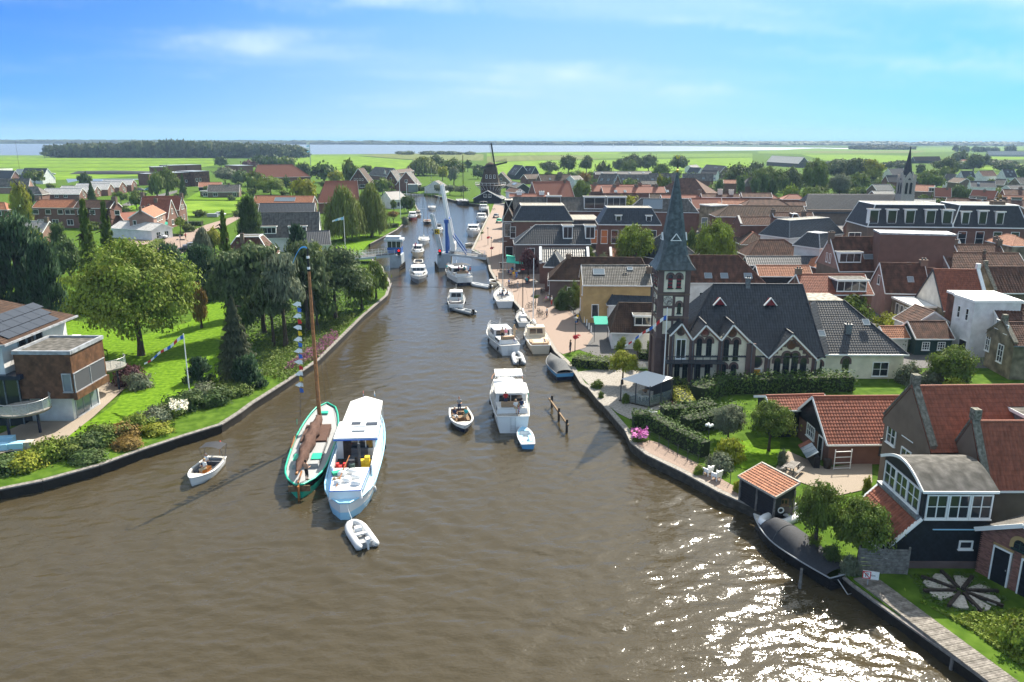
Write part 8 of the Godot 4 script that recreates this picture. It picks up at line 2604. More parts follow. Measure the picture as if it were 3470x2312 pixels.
	tree("round","park_tree","dense tree crown right behind the second lime",218.5,-537.5,16,8.68,"leaf_far",{"bare":.02,"lod":1})
	tree("round","park_tree","broad willow-like tree below the second lime",165.7,-402.3,12,5.96,"leaf_grey",{"bare":.02,"lod":2})
	tree("round","park_tree","olive autumn tree beside the second church",233.5,-520.1,15,8.41,"leaf_yellow",{"bare":.02,"lod":1})
	tree("round","park_tree","green tree left of the olive autumn tree",223.5,-521.8,16,6.6,"leaf_far",{"bare":.02,"lod":1})
	tree("round","park_tree","small tree under the olive autumn tree",193.6,-444.9,10,5.34,"leaf_mid",{"bare":.02})
	tree("round","park_tree","low tree touching the slate nave roof",157.7,-360.4,7,3.96,"leaf_mid",{"bare":.02})
	tree("round","park_tree","round leafy tree before the slate nave roof",125.3,-331.8,9,4.7,"leaf_mid",{"bare":.02,"lod":1})
	tree("round","quarter_tree","tall pale tree among the eastern houses",228.7,-436.5,13,7.6,"leaf_mid",{"lod":1,"bare":.05})
	tree("round","quarter_tree","dark conifer-like tree over the bright red rows",190,-338,10,4.77,"leaf_dark",{"lod":1,"bare":.02})
	tree("round","quarter_tree","dark little tree right of the second spire",307.1,-601.7,10,3.76,"leaf_dark",{"bare":.02})
	tree("round","quarter_tree","rounded green tree behind the pale tall one",288.4,-530.9,11,4.97,"leaf_mid",{"bare":.02})
	tree("round","quarter_tree","massive dark tree at the eastern meadow edge",322.1,-592.7,17,8.96,"leaf_far",{"bare":.02,"lod":1})
	tree("round","quarter_tree","dark tree behind the massive one",487.1,-873.9,17,8.92,"leaf_far",{"bare":.02})
	tree("round","quarter_tree","upright full tree right of the red farmhouse roof",417.9,-725.5,17,7.73,"leaf_far",{"bare":.02,"lod":1})
	tree("round","quarter_tree","smaller dark tree touching the upright full one",504.7,-855.9,13,4.56,"leaf_far",{"bare":.02})
	tree("round","quarter_tree","low tree behind the white skylight gable",435.2,-709.6,9,7.59,"leaf_far",{"bare":.02})
	tree("round","quarter_tree","dark tree at the eastern rim",360.6,-565.8,10,3.03,"leaf_dark",{"bare":.02})
	tree("round","quarter_tree","bright round bush before the dormered rust rows",142.8,-251.8,7,3.01,"leaf_light",{"bare":.02,"lod":1})
	tree("shrub","quarter_bush","yellowing bushes behind the long brick block",137.7,-267.8,4,2.54,"leaf_yellow",{})
	tree("round","quarter_tree","green bush rising behind the brick block's roof",136.4,-260.9,6,2.36,"leaf_mid",{})
	tree("poplar","quarter_tree","wispy brownish tree before the eastern rust rows",163.1,-265.7,9,1.68,"leaf_autumn",{})
	tree("round","fig_tree","leafy fig beside the church's back roof",51.16,-114.1,5,2.51,"leaf_mid",{"bare":.05,"lod":1})
	tree("shrub","courtyard_shrub","olive shrub below the garden parasol",54.68,-111.6,3.5,1.97,"leaf_yellow",{"lod":1})
	tree("round","fig_tree","large-leaved green tree at the lawn corner by the yellow gable",49.54,-84.07,5.5,2.73,"leaf_mid",{"bare":.04,"lod":2})
	tree("shrub","rose_shrub","white-flecked shrub at the church's east corner",45.52,-85.73,3.2,1.57,"leaf_grey",{"lod":1})
	tree("shrub","rose_shrub","pale shrub between the hedge and the flat dark roof",47.47,-84.36,2.8,1.77,"leaf_grey",{"lod":1})
	tree("shrub","golden_shrub","golden shrub at the end of the church hedge",48.59,-81.44,2.5,1.75,"leaf_yellow",{"lod":1})
	tree("round","maple_tree","little rust-topped maple on the waterside terrace",12.61,-85.05,4.33,1.86,"leaf_yellow",{"bare":.25,"lod":2})
	tree("round","apple_tree","old apple tree in the waterside garden",23.1,-65.52,5.16,2.15,"leaf_mid",{"bare":.2,"lod":2})
	tree("round","pear_tree","silvery leaved tree beside the apple tree",20.15,-68.19,3.68,1.63,"leaf_grey",{"bare":.08,"lod":2})
	tree("shrub","plum_shrub","yellow-green shrub at the foot of the silvery tree",19.11,-63.56,2.82,1.34,"leaf_yellow",{"lod":1})
	tree("shrub","garden_shrub","grey-green bush by the garden lamp post",17.6,-61.57,2.03,1.39,"leaf_grey",{"lod":1})
	tree("round","plane_tree","bright green plane tree by the covered sloop, left of two",20.64,-48.04,5.53,1.66,"leaf_mid",{"bare":.18,"lod":2})
	tree("round","plane_tree","dense green plane tree leaning on the slatted fence",22.86,-46.18,5.19,1.99,"leaf_mid",{"bare":.15,"lod":2})
	tree("shrub","bank_shrub","low shrub on the bank behind the covered sloop",20.53,-48.22,1.49,.72,"leaf_mid",{"lod":1})
	tree("shrub","bank_shrub","pale shrub under the plane tree by the slatted fence",21.89,-45.21,1.61,.76,"leaf_grey",{"lod":1})
	tree("shrub","bank_shrub","dark shrub in shade between the plane trunks",21.16,-46.5,1.64,.82,"leaf_dark",{"lod":1})
	tree("shrub","pot_plant","potted flowering plant in the yard by the warehouse",28.3,-57.36,1.59,.44,"leaf_yellow",{"lod":1})
	tree("shrub","meadow_shrub","bright shrub at the foot of the boardwalk meadow",28.02,-37.71,2.51,1.37,"leaf_light",{"lod":1})
	tree("shrub","hydrangea","pink hydrangea at the corner of the waterside hedge",11.83,-67.96,1.49,.97,"leaf_mid",{"lod":1})
	tree("shrub","purple_shrub","dark purple shrub beside the golden hedge",16.35,-75.37,1.49,.94,"leaf_purple",{"lod":1})
	tree("shrub","terrace_grass","fountain grass in the terrace paving",9.6,-83.67,1.22,.83,"leaf_mid",{})
	tree("shrub","terrace_bush","small round bush by the terrace edge",9.65,-80.25,.97,.4,"leaf_mid",{})
	tree("shrub","terrace_palm","spiky potted palm beside the glass pavilion",12.04,-78.46,1.63,.45,"leaf_mid",{})
	tree("shrub","boathouse_grass","feathery ornamental grass beside the boathouse",18,-57.1,1.41,.49,"leaf_yellow",{"lod":1})
	tree("shrub","chair_plant","big-leaved pot plant beside the white garden chairs",15.67,-60.48,1.01,.6,"leaf_light",{})
	tree("shrub","hollyhock","tall flowering stalks by the yard path",23.17,-62.17,2.17,.5,"leaf_grey",{})
func gardens()->void:
	sheet("lawn",pv([-42.11,-64.4,-42.07,-69.54,-41.39,-73.4,-41.52,-77.67,-43.58,-84.45,-48.24,-89.96,-53.08,-98.94,-61.49,-104.8,-69.77,-117.8,-52.12,-106.5,-48.67,-115.2,-54.21,-134.7,-49.34,-133.6,-41.06,-106.6,-33.77,-85.61,-35.97,-81.48,-34.75,-74.28,-37.93,-72.63,-39.15,-69.56,-40.71,-67.06]),1.05,"lawn")
	sheet("gravel_path",pv([-44.72,-64.38,-41.1,-66.37,-41.67,-73.4,-43.08,-83.42,-47.3,-85.47,-43.21,-77.21,-42.98,-72.19,-47.39,-72.15,-48,-68.76,-50.63,-68.74,-46.25,-62.19]),1.07,"gravel")
	sheet("lawn",pv([18.82,-62.14,21.01,-67.55,23.62,-68.88,24.79,-67.58,23.19,-62.73,20.74,-61.05]),.94,"lawn")
	sheet("lawn",pv([6.45,-129.9,12.39,-136.7,12.01,-130,8.71,-123.5]),.94,"lawn")
	sheet("lawn",pv([-44.99,-197.3,-50.57,-228.6,-37.01,-226.1,-37.86,-206.2,-37.21,-189.4,-37.91,-181.9]),.94,"lawn")
	sheet("lawn",pv([-39.45,-243.7,-40.4,-264.1,-36.34,-264.9,-35.74,-242.2]),.95,"lawn")
	sheet("lawn",pv([-148.6,-298.6,-163.6,-329.4,-160.6,-341.4,-147.8,-313.6]),.94,"lawn")
	var at:=[-42.63,-61.04,-41.2,-61.64,-40.4,-63.15,-39.38,-64.42,-38.15,-65.4,-37.36,-67.09,-36.49,-68.5,-35.76,-70.33,-35.13,-72.26,-34.46,-74.28,-33.65,-76.85,-33.06,-79.12,-31.37,-78.21,-31.01,-80.55,-29.96,-81.54,-33.55,-69.61,-34.81,-66.09,-36.86,-63.18]
	var names:=["dark green bank shrub at the frame's western corner","bank shrub with yellow leaves near the blue planters","tall light green bank shrub beside the planters","bank shrub with small white flowers below the gravel","dark rounded bank shrub below the gravel bend","upright leafy bank shrub beside the lawn's lower tip","bank shrub with bronze leaves above the sloop","feathery bank shrub at the flagpole's shadow","grey-green bank shrub uphill of the bronze one","bank shrub covered in cream hydrangea heads","dense dark bank shrub below the flagpole","white-flecked bank shrub at the flagpole foot","dark glossy bank shrub toward the spruce","light bank shrub before the drooping conifer","bank shrub with red berries at the earth patch","low olive bank shrub overhanging the timber wall","reddish low bank shrub over the timber wall","trailing dark bank shrub over the timber wall"]
	var leafs:=["leaf_dark","leaf_yellow","leaf_light","leaf_mid","leaf_dark","leaf_mid","leaf_autumn","leaf_light","leaf_grey","leaf_mid","leaf_dark","leaf_grey","leaf_dark","leaf_mid","leaf_mid","leaf_yellow","leaf_autumn","leaf_dark"]
	for k in names.size(): tree("shrub","bank_shrub",names[k],at[k*2],at[k*2+1],[1.7,1.9,2.6,2.0,2.3,2.5,2.0,2.3,2.2,1.9,2.6,2.4,2.3,2.0,1.7,1.3,1.2,1.3][k],[2.3,2.1,1.8,2.2,2.2,1.9,1.9,1.8,1.9,1.7,2.3,2.0,2.1,1.9,1.8,1.7,1.6,1.8][k],leafs[k],{"lod":1,"group":"shrubs along the west bank"})
	hedge("hedge","tall loose laurel hedge in front of the cream church wall",pv([19.59,-78.92,23.26,-82.27,28.82,-82.75,34.44,-83.25,37.83,-83.5]),2.2,1.9,"leaf_hedge",{"loose":.16,"leaf":.15})
	hedge("hedge","clipped golden-topped hedge running down to the purple shrub",pv([18.16,-80.53,17.88,-75.54]),1.6,1.3,"leaf_gold",{"loose":.04})
	hedge("hedge","sunlit clipped hedge along the waterside garden path",pv([11.76,-71.56,13.43,-71.57,15.17,-67.5,17.03,-64.12]),1.3,1.6,"leaf_hedge",{"loose":.09})
	hedge("hedge","dark hedge between the terrace and the waterside garden",pv([14.85,-73.05,17.68,-73.45,20.33,-74.62]),1.6,1.7,"leaf_hedge",{"loose":.1})
	hedge("hedge","shadowed bushes hedge behind the silvery tree",pv([16.46,-70.19,19.33,-71.62,22.52,-73.87]),1.8,1.6,"leaf_dark",{"loose":.15})
	hedge("hedge","terrace hedge in front of the linden cottage",pv([7.88,-93.23,9.6,-92.18,11.95,-91.67]),2.6,1.2,"leaf_mid",{"loose":.14})
	hedge("hedge","clipped yew hedge under the pleached lindens",pv([16.23,-96.12,18.01,-95.56]),1.4,1.0,"leaf_dark",{})
	hedge("hedge","gold-rimmed hedge behind the cottage with latticed windows",pv([50.78,-99.97,53.94,-100,57.71,-100.6]),1.6,1.6,"leaf_hedge",{})
	hedge("hedge","low bush hedge before the pavilion's east side",pv([18.01,-83.09,19.38,-83.1]),1.4,1.2,"leaf_mid",{"loose":.1})
	hedge("hedge","dark clipped hedge by the west street flagpole",pv([-104.9,-250.2,-98.84,-250.4]),2.5,1.4,"leaf_hedge",{"dense":12.0,"leaf":.2})
	hedge("hedge","light green hedge at the corner of the west street",pv([-89.64,-192.4,-92.41,-205.1]),2.2,1.4,"leaf_light",{"dense":14.0,"leaf":.2})
	hedge("hedge","low garden hedge before the brick house with awnings",pv([-99.88,-220.8,-93.47,-222.2]),1.2,.8,"leaf_hedge",{"dense":12.0,"leaf":.2})
	hedge("hedge","square hedge at the small green point",pv([-39.28,-243.7,-36.42,-246.9]),2.5,1.3,"leaf_hedge",{"dense":14.0,"leaf":.2})
	hedge("hedge","long hedge in front of the shelter at the canal bend",pv([-54.55,-422.8,-50.01,-423,-45.32,-429.2]),2.5,2.2,"leaf_hedge",{"dense":8.0,"leaf":.3})
	for k in 3: tree("round","linden_tree",["pleached linden nearest the church tower","middle pleached linden before the cottage","pleached linden nearest the quay"][k],[17.0,15.4,13.4][k],[-92.5,-92.6,-92.8][k],3.6,1.25,"leaf_light",{"bare":.45,"lod":1,"deep":.4})
	tufts("grass","rough grass beside the boardwalk",pv([23.81,-44.72,24.9,-41.66,25.95,-40.27,29.58,-40.91,30.51,-41.05,30.55,-39.44,27.71,-34.14,27.19,-35.8,26.14,-39.3,24.71,-42.19]),6000,.35,.1,"leaf_light")
	tufts("weeds","weeds among the stone circle",pv([25.58,-44.88,29.78,-45.05,30.22,-41.95,28.53,-40.91,26,-40.9,25.17,-42.19]),1200,.25,.09,"leaf_hedge")
	tufts("undergrowth","leafy undergrowth of the grove",pv([-29.46,-87.83,-33.79,-101.7,-33.33,-111.4,-29.7,-117,-24.39,-121.8,-24.53,-107.4,-24.65,-95.94,-26.12,-85.87]),9000,.9,.14,"leaf_mid")
	tufts("flowers","purple loosestrife along the grove bank",pv([-27.27,-89.22,-25.8,-92.1,-24.67,-95.15,-24.32,-106.5,-25.23,-108.4,-26.51,-101.8,-27.02,-95.13]),2600,1.3,.1,"leaf_flower")
	tufts("ground_cover","ferns and leaf litter under the grove trees",pv([-50.37,-132.2,-56.89,-153.7,-41.37,-154,-28.36,-144.8,-23.07,-132.6,-24.96,-116,-27.62,-105.3,-29.86,-96.31,-30.27,-90.47]),9000,.7,.2,"leaf_dark")
	tufts("hydrangea_heads","cream hydrangea heads",pv([-34.48,-74.71,-32.64,-74.73,-31.38,-71.57,-33.14,-71.56]),160,.5,.16,"flower_white",2.4)
	tufts("hydrangea_heads","pink hydrangea heads at the hedge corner",pv([11.08,-68.14,12.67,-68.15,12.31,-66,10.77,-65.99]),160,.5,.13,"flower_pink",1.9)
func far_woods()->void:
	wood("wood","far wood of slim tall trees beside the lake",-640.0,-300.0,-1160.0,-1105.0,420,27.0,13.0,"leaf_far",1)
	wood("far_treeline","hazy tree line beyond the lake",-3600.0,700.0,-3820.0,-3700.0,520,17.0,55.0,"leaf_far",2)
	wood("far_treeline","hazy tree line along the eastern polder",600.0,4200.0,-4700.0,-3900.0,420,20.0,70.0,"leaf_far",3)
	wood("far_treeline","bushes along the lake's near shore",-200.0,-60.0,-1420.0,-1370.0,26,7.0,9.0,"leaf_far",4)
	wood("far_treeline","small wood on the eastern shore",960.0,1130.0,-2300.0,-2240.0,40,14.0,16.0,"leaf_far",5)
	wood("far_treeline","row of trees far out by the glasshouse",1010.0,1500.0,-1880.0,-1860.0,22,17.0,10.0,"leaf_far",6)
	wood("far_treeline","bushes at the farm yards of the east",300.0,640.0,-900.0,-760.0,40,8.0,9.0,"leaf_far",7)
	wood("garden_foliage","garden bushes between the houses of the west quarter",-330.0,-70.0,-470.0,-190.0,110,3.2,2.6,"leaf_mid",8)
	wood("garden_foliage","garden bushes between the houses of the newer quarter",20.0,300.0,-600.0,-400.0,150,5.5,4.0,"leaf_mid",9)
	wood("garden_foliage","garden bushes between the houses of the east quarter",130.0,330.0,-520.0,-250.0,140,5.0,3.4,"leaf_mid",10)
func wood(called:String,label:String,x0: float,x1: float,z0: float,z1: float,n: int,h: float,r: float,mat:String,sd: int)->void:
	var mm:=MultiMesh.new()
	mm.transform_format=MultiMesh.TRANSFORM_3D
	mm.use_colors=true
	mm.mesh=crown("poplar" if sd==1 else "round",sd%3,0,mat)
	mm.instance_count=n
	rng.seed=sd*13
	for k in n:
		var s:=rf(.75,1.15)
		var w:=rf(.7,1.2)
		var p:=V(rf(x0,x1),.9-h*.08,rf(z0,z1))
		if sd==1: s*=1.0-.28*absf((p.x-x0)/(x1-x0)*2-1)
		var c:=rf(.75,1.15)
		mm.set_instance_transform(k,Transform3D(Basis(UP,rf(0,TAU))*Basis.from_scale(V(r*w,h*s,r*w)),p))
		mm.set_instance_color(k,Color(c,c,c))
	var o:=MultiMeshInstance3D.new()
	o.multimesh=mm
	o.name=numbered(called)
	add_child(o)
	kind(o,"stuff")
	o.set_meta("label",label)
func wall_along(called:String,p:PackedVector2Array,y0: float,y1: float,w: float,mat:String,capm:String)->void:
	var b:=mb()
	var c:=mb()
	for k in p.size()-1:
		var a:=V(p[k].x,0,p[k].y)
		var e:=V(p[k+1].x,0,p[k+1].y)
		b.bar(a+V(0,(y0+y1)/2,0),e+V(0,(y0+y1)/2,0),w,y1-y0)
		c.bar(a+V(0,y1+.05,0),e+V(0,y1+.05,0),w+.2,.12)
	var m:=b.done(M(mat))
	c.into(m,M(capm))
	kind(put(called,m),"structure")
func pole_thing(called:String,label:String,cat:String,p:Vector3,h: float,r: float,mat:String)->Node3D:
	var t:=thing(called,label,cat,p)
	part(t,"pole",mat,func(b): b.tube([O0,V(0,h,0)],[r,r*.7],7))
	return t
func streamer(t:Node,p:Vector3,d:Vector3,n: int,cols:Array,w: float)->void:
	for k in n:
		part(t,"flag_stripe",cols[k%cols.size()],func(b):
			var a:=p+d*k/n+V(0,.08*sin(k*1.1),0)
			var c:=p+d*(k+1)/n+V(0,.08*sin((k+1)*1.1),0)
			var u:=V(0,w*(1-.6*k/n),0)
			b.q(a-u,c-u,c,a))
func small_things()->void:
	wall_along("quay_wall",pv([-9.46,-238.3,-10.08,-196,-5.83,-182.6,-4.58,-164.3,-3.24,-153.5,.15,-133.8,2.8,-118.4,4.87,-109.1,5.84,-99.06,7.42,-92.33,8.12,-85.39,8.8,-83.79,9.48,-79.31,9.81,-78.08,11.11,-70.63,11.21,-67.47,12.14,-64.68,14.52,-61.01,16.63,-57.16,18.88,-54.25,19.12,-53.29]),-.8,.84,.34,"quay_wall","concrete")
	wall_along("timber_revetment",pv([-47.5,-55.78,-42.53,-56.56,-40.8,-57.33,-38.35,-58.93,-35.35,-62.07,-33.3,-65.5,-30.9,-68.94,-28.53,-71.94,-27.83,-75.59,-27.55,-78.19,-26.09,-85.66,-24.61,-94.8,-24.11,-107.7,-23.65,-120.7,-22.47,-137.2,-23.52,-148.8,-28.94,-170.7,-36.93,-191.5]),-.8,.8,.3,"wet_wood","wood_grey")
	wall_along("quay_wall",pv([-37.91,-207.3,-36.59,-223.5,-35.51,-240.7,-35.87,-264.2,-37.26,-284,-36.69,-306.9,-43.96,-351.8,-55.47,-401.4]),-.8,.8,.3,"wet_wood","wood_grey")
	wall_along("quay_wall",pv([-39.04,-393.9,-26.43,-359.1,-17.31,-340.3,-12.24,-334.6,-10.16,-328.9,-8.54,-289.2,-9.46,-238.3]),-.8,.82,.3,"quay_wall","concrete")
	wall_along("timber_revetment",pv([21.4,-45.31,21.68,-44.05,22.36,-42.05,25.04,-34.69,25.94,-31.51]),-.8,.7,.3,"wet_wood","wood_grey")
	sheet("town_paving",pv([-8,-345,-4,-172,3,-122,9,-100,14,-92,60,-92,110,-140,150,-250,150,-330,40,-345]),.93,"asphalt")
	sheet("quay_pavement",pv([-8.27,-287,-9.04,-238.3,-9.7,-197,-5.58,-183,-4.25,-164.3,-2.93,-153.5,.38,-133.8,3.01,-118.4,5.06,-109.1,6.05,-99.06,6.63,-97.77,9.84,-101.1,11.54,-107.6,9.77,-121.3,7.34,-135,6.19,-153.6,2.46,-192.8,.58,-225.2,-4.06,-329.1,-7.95,-334.7]),.96,"paving")
	sheet("terrace_paving",pv([7.76,-89.82,8.94,-83.8,9.64,-79.55,10.75,-75.47,12.11,-72.92,14.5,-75.51,17.05,-78.9,18.09,-84.88,15.88,-90.16,12.25,-91.67]),.96,"concrete")
	sheet("garden_path",pv([11.41,-67.15,12.28,-64.83,14.67,-61.23,16.78,-57.33,17.92,-55.81,18.47,-56.99,17.37,-59.2,16.01,-62.67,14.66,-65,13.65,-67.17,12.69,-67.97]),.96,"paving")
	sheet("yard",pv([24.79,-65.47,26.76,-61.72,31.32,-63.15,29.4,-58.85,27.9,-57.36,25.62,-56.39,23.59,-58.8,22.29,-61.41]),.96,"gravel")
	sheet("road",pv([-106.3,-214.2,-96.8,-219.5,-95.97,-233.3,-98.41,-252.1,-98.76,-278.2,-104.2,-300.1,-97.4,-291.1,-90.78,-248.9,-91.12,-227.7,-82.71,-203.1,-79.53,-186.7,-89.3,-190.4]),.96,"paving")
	sheet("lane",pv([-160,-321.1,-167.9,-347.4,-171.2,-374.8,-179.2,-424.8,-171.8,-407,-161.4,-361,-157.1,-329.7,-155.3,-313.3]),.96,"asphalt")
	sheet("harbour_water",pv([-300.9,-537.3,-293.2,-537.7,-253.4,-540.1,-248.7,-529.9,-260.2,-506.1,-279.9,-513,-273.6,-490]),.93,"lake")
	var sh:=thing("silage_heap","long black sheeted silage heap in the western meadow","silage heap",V(-304.5,.9,-613.3))
	part(sh,"cover","canvas_dark",func(b): b.lathe([Vector2(1,0),Vector2(.8,.6),Vector2(.01,.8)],14,Transform3D(Basis.from_scale(V(36,3.2,9)),O0)))
	var A:=V(22.54,0,-44.57)
	var B:=V(26.15,0,-32.18)
	var bw:=thing("boardwalk","grey weathered plank boardwalk along the bottom corner bank","boardwalk",A)
	var d:=(B-A)
	var n:=int(d.length()/.16)
	var u:=d.normalized()
	var v:=V(u.z,0,-u.x)
	if v.x<0: v=-v
	var pm:=[]
	for k in 4:
		var b:=mb()
		b.col=Color(.72+.1*k,.72+.1*k,.7+.1*k)
		b.bx(O0,V(1.5,.05,.142),Basis(v,UP,v.cross(UP)))
		pm.append(b.done(M("plank")))
	for k in n: put_n("plank",pm[(k*7+k/3)%4],bw,u*(k*.16)+V(0,.93+.006*(k%3),0))
	part(bw,"edge_beam","wood_grey",func(b): b.bar(V(0,.84,0)-v*.72,d+V(0,.84,0)-v*.72,.1,.16))
	for k in 5: part(bw,"pile","wood_grey",func(b): b.tube([u*(.3+k*2.5)-v*.72-V(0,.9,0),u*(.3+k*2.5)-v*.72+V(0,.85,0)],.1,7))
	var f:=thing("fence","grey horizontal slatted fence between the plane tree and the black annex","fence",V(23.9,.9,-45.05),-.06)
	for k in 13: part(f,"slat","wood_grey",func(b): b.bx(V(0,.1+k*.135,.02*(k%2)),V(3.1,.11,.03)))
	for x in [-1.56,0.0,1.56]: part(f,"post","wood_grey",func(b): b.bx(V(x,.95,-.06),V(.1,1.95,.1)))
	var sg:=thing("no_mooring_sign","white sign with a red-framed crossed R and arrow at the boardwalk's end","sign",V(22.36,.9,-43.7),-.25)
	part(sg,"post","grey_metal",func(b): b.tube([V(0,-.4,0),V(0,.9,0)],.03,6))
	part(sg,"panel","wp",func(b): b.bx(V(.12,.75,.03),V(.95,.55,.03)))
	part(sg,"red_frame","red",func(b):
		for s in [-1,1]:
			b.bx(V(-.12+s*.22,.75,.05),V(.05,.5,.012))
			b.bx(V(-.12,.75+s*.23,.05),V(.39,.05,.012))
		b.bar(V(-.32,.96,.062),V(.08,.54,.062),.012,.05))
	part(sg,"arrow","black",func(b): b.ext(pv([.36,.5,.6,.5,.6,.62,.5,.75,.6,.88,.6,1.0,.36,1.0,.56,.75]),Transform3D(Basis(),V(0,0,.052)),.008))
	for e in [["R",.34,V(-.12,.75,.056)],["50m",.13,V(.24,.75,.05)]]:
		var tm:=TextMesh.new()
		tm.text=e[0]
		tm.pixel_size=e[1]/40.0
		tm.font_size=48
		tm.depth=.01
		var tx:=SystemFont.new()
		tx.font_names=PackedStringArray(["Droid Sans"])
		tm.font=tx
		tm.material=M("black")
		put("lettering",tm,sg,e[2])
	var st:=thing("timber_star","old millstone bed of grey slabs and rotting beams in the fallow plot","stone bed",V(27.77,.9,-42.89))
	for k in 8: part(st,"slab","stone_pale",func(b): b.ext(pv([.5,-.18,1.9,-.5,2.1,.1,1.8,.55,.5,.22]),Transform3D(Basis(UP,k*TAU/8+.2)*Basis(Vector3.RIGHT,-PI/2),V(0,.1+.01*k,0)),.1))
	for k in 8: part(st,"beam","wood_dark",func(b): b.bar(V(cos(k*TAU/8)*.3,.18,sin(k*TAU/8)*.3),V(cos(k*TAU/8)*2.3,.16,sin(k*TAU/8)*2.3),.2,.18))
	var mp:=thing("mooring_rail","three dark wooden posts with a rail standing in the canal","mooring posts",V(4.79,0,-75.7))
	var mo:Vector3=mp.position
	var ps:=[V(4.32,0,-79.76),V(4.83,0,-75.7),V(5.42,0,-72.35)]
	for q in ps: part(mp,"post","wood_dark",func(b): b.tube([q-mo-V(0,.6,0),q-mo+V(0,1.35,0)],.13,7))
	part(mp,"rail","wood",func(b): b.bar(ps[0]-mo+V(-.3,.85,-.4),ps[2]-mo+V(.1,.85,.3),.14,.18))
	var mq:=pole_thing("mooring_post","single grey post standing beside the covered sloop","mooring post",V(18.6,-.6,-44.83),2.0,.12,"wood_grey")
	var fp:=pole_thing("flagpole","white flagpole with a long blue striped pennant on the villa lawn","flagpole",V(-34.5,.9,-79.6),7.2,.07,"wp")
	streamer(fp,V(0,7.1,0),V(-4.0,-2.9,1.0),12,["blue","wp","red","wp"],.42)
	fp=pole_thing("flagpole","white flagpole with a striped pennant by the church terrace","flagpole",V(16.69,.9,-82.21),9.6,.08,"wp")
	streamer(fp,V(0,8.8,0),V(-4.4,-3.4,0),12,["blue","wp","red","wp"],.45)
	fp=pole_thing("flagpole","flagpole with pale blue flag by the bridge road lawn","flagpole",V(-40.54,.9,-189.3),9.0,.09,"wp")
	streamer(fp,V(0,8.8,0),V(-2.8,-.8,0),4,["hull_lightblue","wp"],.7)
	for k in 3: pole_thing("flagpole",["bare white pole west of the canal beside the red cruiser","bare white pole by the west bank pennant tree","bare tall pole in the far west meadow edge"][k],"flagpole",[V(-39.6,.9,-278.8),V(-40.73,.9,-305.8),V(-438.7,.9,-711.4)][k],[14.0,11.0,24.0][k],.12,["wp","wp","far_old"][k])
	pole_thing("flagpole","white street flagpole by the west street's round tree","flagpole",V(-101.5,.9,-246),7.0,.08,"wp")
	fp=pole_thing("lattice_mast","tall lattice mast hung with pale blue flags behind the west trees","mast",V(-199.5,.9,-791.4),24.0,.35,"grey_metal")
	for k in 4: part(fp,"flag","hull_lightblue" if k%2 else "wp",func(b): b.bx(V(-1.6,22-k*2.6,0),V(3.0,1.3,.08),Basis(Vector3.BACK,.2)))
	for k in 12: part(fp,"brace","grey_metal",func(b): b.bar(V(-.7 if k%2 else .7,1+k*1.8,0),V(.7 if k%2 else -.7,2.8+k*1.8,0),.12,.12))
	var lp:=[V(8.27,.9,-99.09),V(3.83,.9,-125.7),V(-6.37,.9,-204.6),V(-8.4,.9,-215.2),V(-4.95,.9,-184.4)]
	for k in 5:
		var l:=pole_thing("street_lamp",["lamp post with flower basket nearest the beige launch","lamp post with flower basket among the parked bicycles","lamp post with red flowers just past the bridge ramp","lamp post with basket by the moored white cruiser","lamp post at the bridge ramp's foot"][k],"street lamp",lp[k],4.3,.06,"dark_green")
		part(l,"lamp_shade","stone_pale",func(b): b.lathe([Vector2(.12,4.2),Vector2(.14,4.5),Vector2(.36,4.55),Vector2(.02,4.75)],8))
		var fb:=put("flower_basket",crown("shrub",0,0,["flower_red","leaf_mid"][k%2]),l,V(.1,1.9,0))
		fb.scale=V(.5,.6,.5)
	var pa:=thing("pavilion","dark framed glass pavilion with a pale sail roof on the church terrace","pavilion",V(14.19,.9,-78.35))
	part(pa,"sail_roof","tube_grey",func(b):
		b.tri(V(-2.6,2.5,-.8),V(.1,2.25,1.3),V(.1,3.2,-1.4))
		b.tri(V(.1,2.25,1.3),V(2.9,2.6,-1.0),V(.1,3.2,-1.4))
		b.tri(V(2.9,2.6,-1.0),V(.4,2.7,-3.2),V(.1,3.2,-1.4))
		b.tri(V(.4,2.7,-3.2),V(-2.6,2.5,-.8),V(.1,3.2,-1.4)))
	part(pa,"post","dark_metal",func(b):
		for p in [[-2.6,-.8],[.1,1.3],[2.9,-1.0],[.4,-3.2],[-1.2,.3],[1.5,.2]]: b.bx(V(p[0],1.2,p[1]),V(.1,2.4,.1)))
	part(pa,"plinth","quay_wall",func(b): b.prism(pv([-2.8,-.8,.1,1.5,3.1,-1.0,.4,-3.4]),0,.18))
	put("glass_panel",(func():
		var b:=mb()
		b.q(V(-2.6,.2,-.8),V(.1,.2,1.3),V(.1,1.3,1.3),V(-2.6,1.3,-.8))
		b.q(V(.1,.2,1.3),V(2.9,.2,-1.0),V(2.9,1.3,-1.0),V(.1,1.3,1.3))
		return b.done(pane_mat())).call(),pa)
	part(pa,"back_screen","dark_metal",func(b): b.bar(V(2.8,1.2,-1.1),V(.5,1.2,-3.1),.08,2.2))
	var ch:=chair("rattan_chair","grey rattan chair west of the pavilion table",V(13.83,1.1,-79.05),.6,"stone_pale")
	dup(ch,V(14.58,1.1,-79.06),-.6,"grey rattan chair east of the pavilion table")
	var tb:=thing("table","round brown table inside the glass pavilion","table",V(14.42,1.1,-80.08))
	part(tb,"table_top","wood",func(b): b.lathe([Vector2(.5,.7),Vector2(.5,.74),Vector2(.01,.75)],12))
	part(tb,"leg","dark_metal",func(b): b.tube([O0,V(0,.7,0)],.06,6))
	ch=chair("garden_chair","white moulded garden chair nearer the pot plant, by the canal path",V(16.32,.9,-60.22),-2.5,"wp")
	dup(ch,V(16.81,.9,-59.32),-2.5,"white moulded garden chair nearer the boathouse, by the canal path")
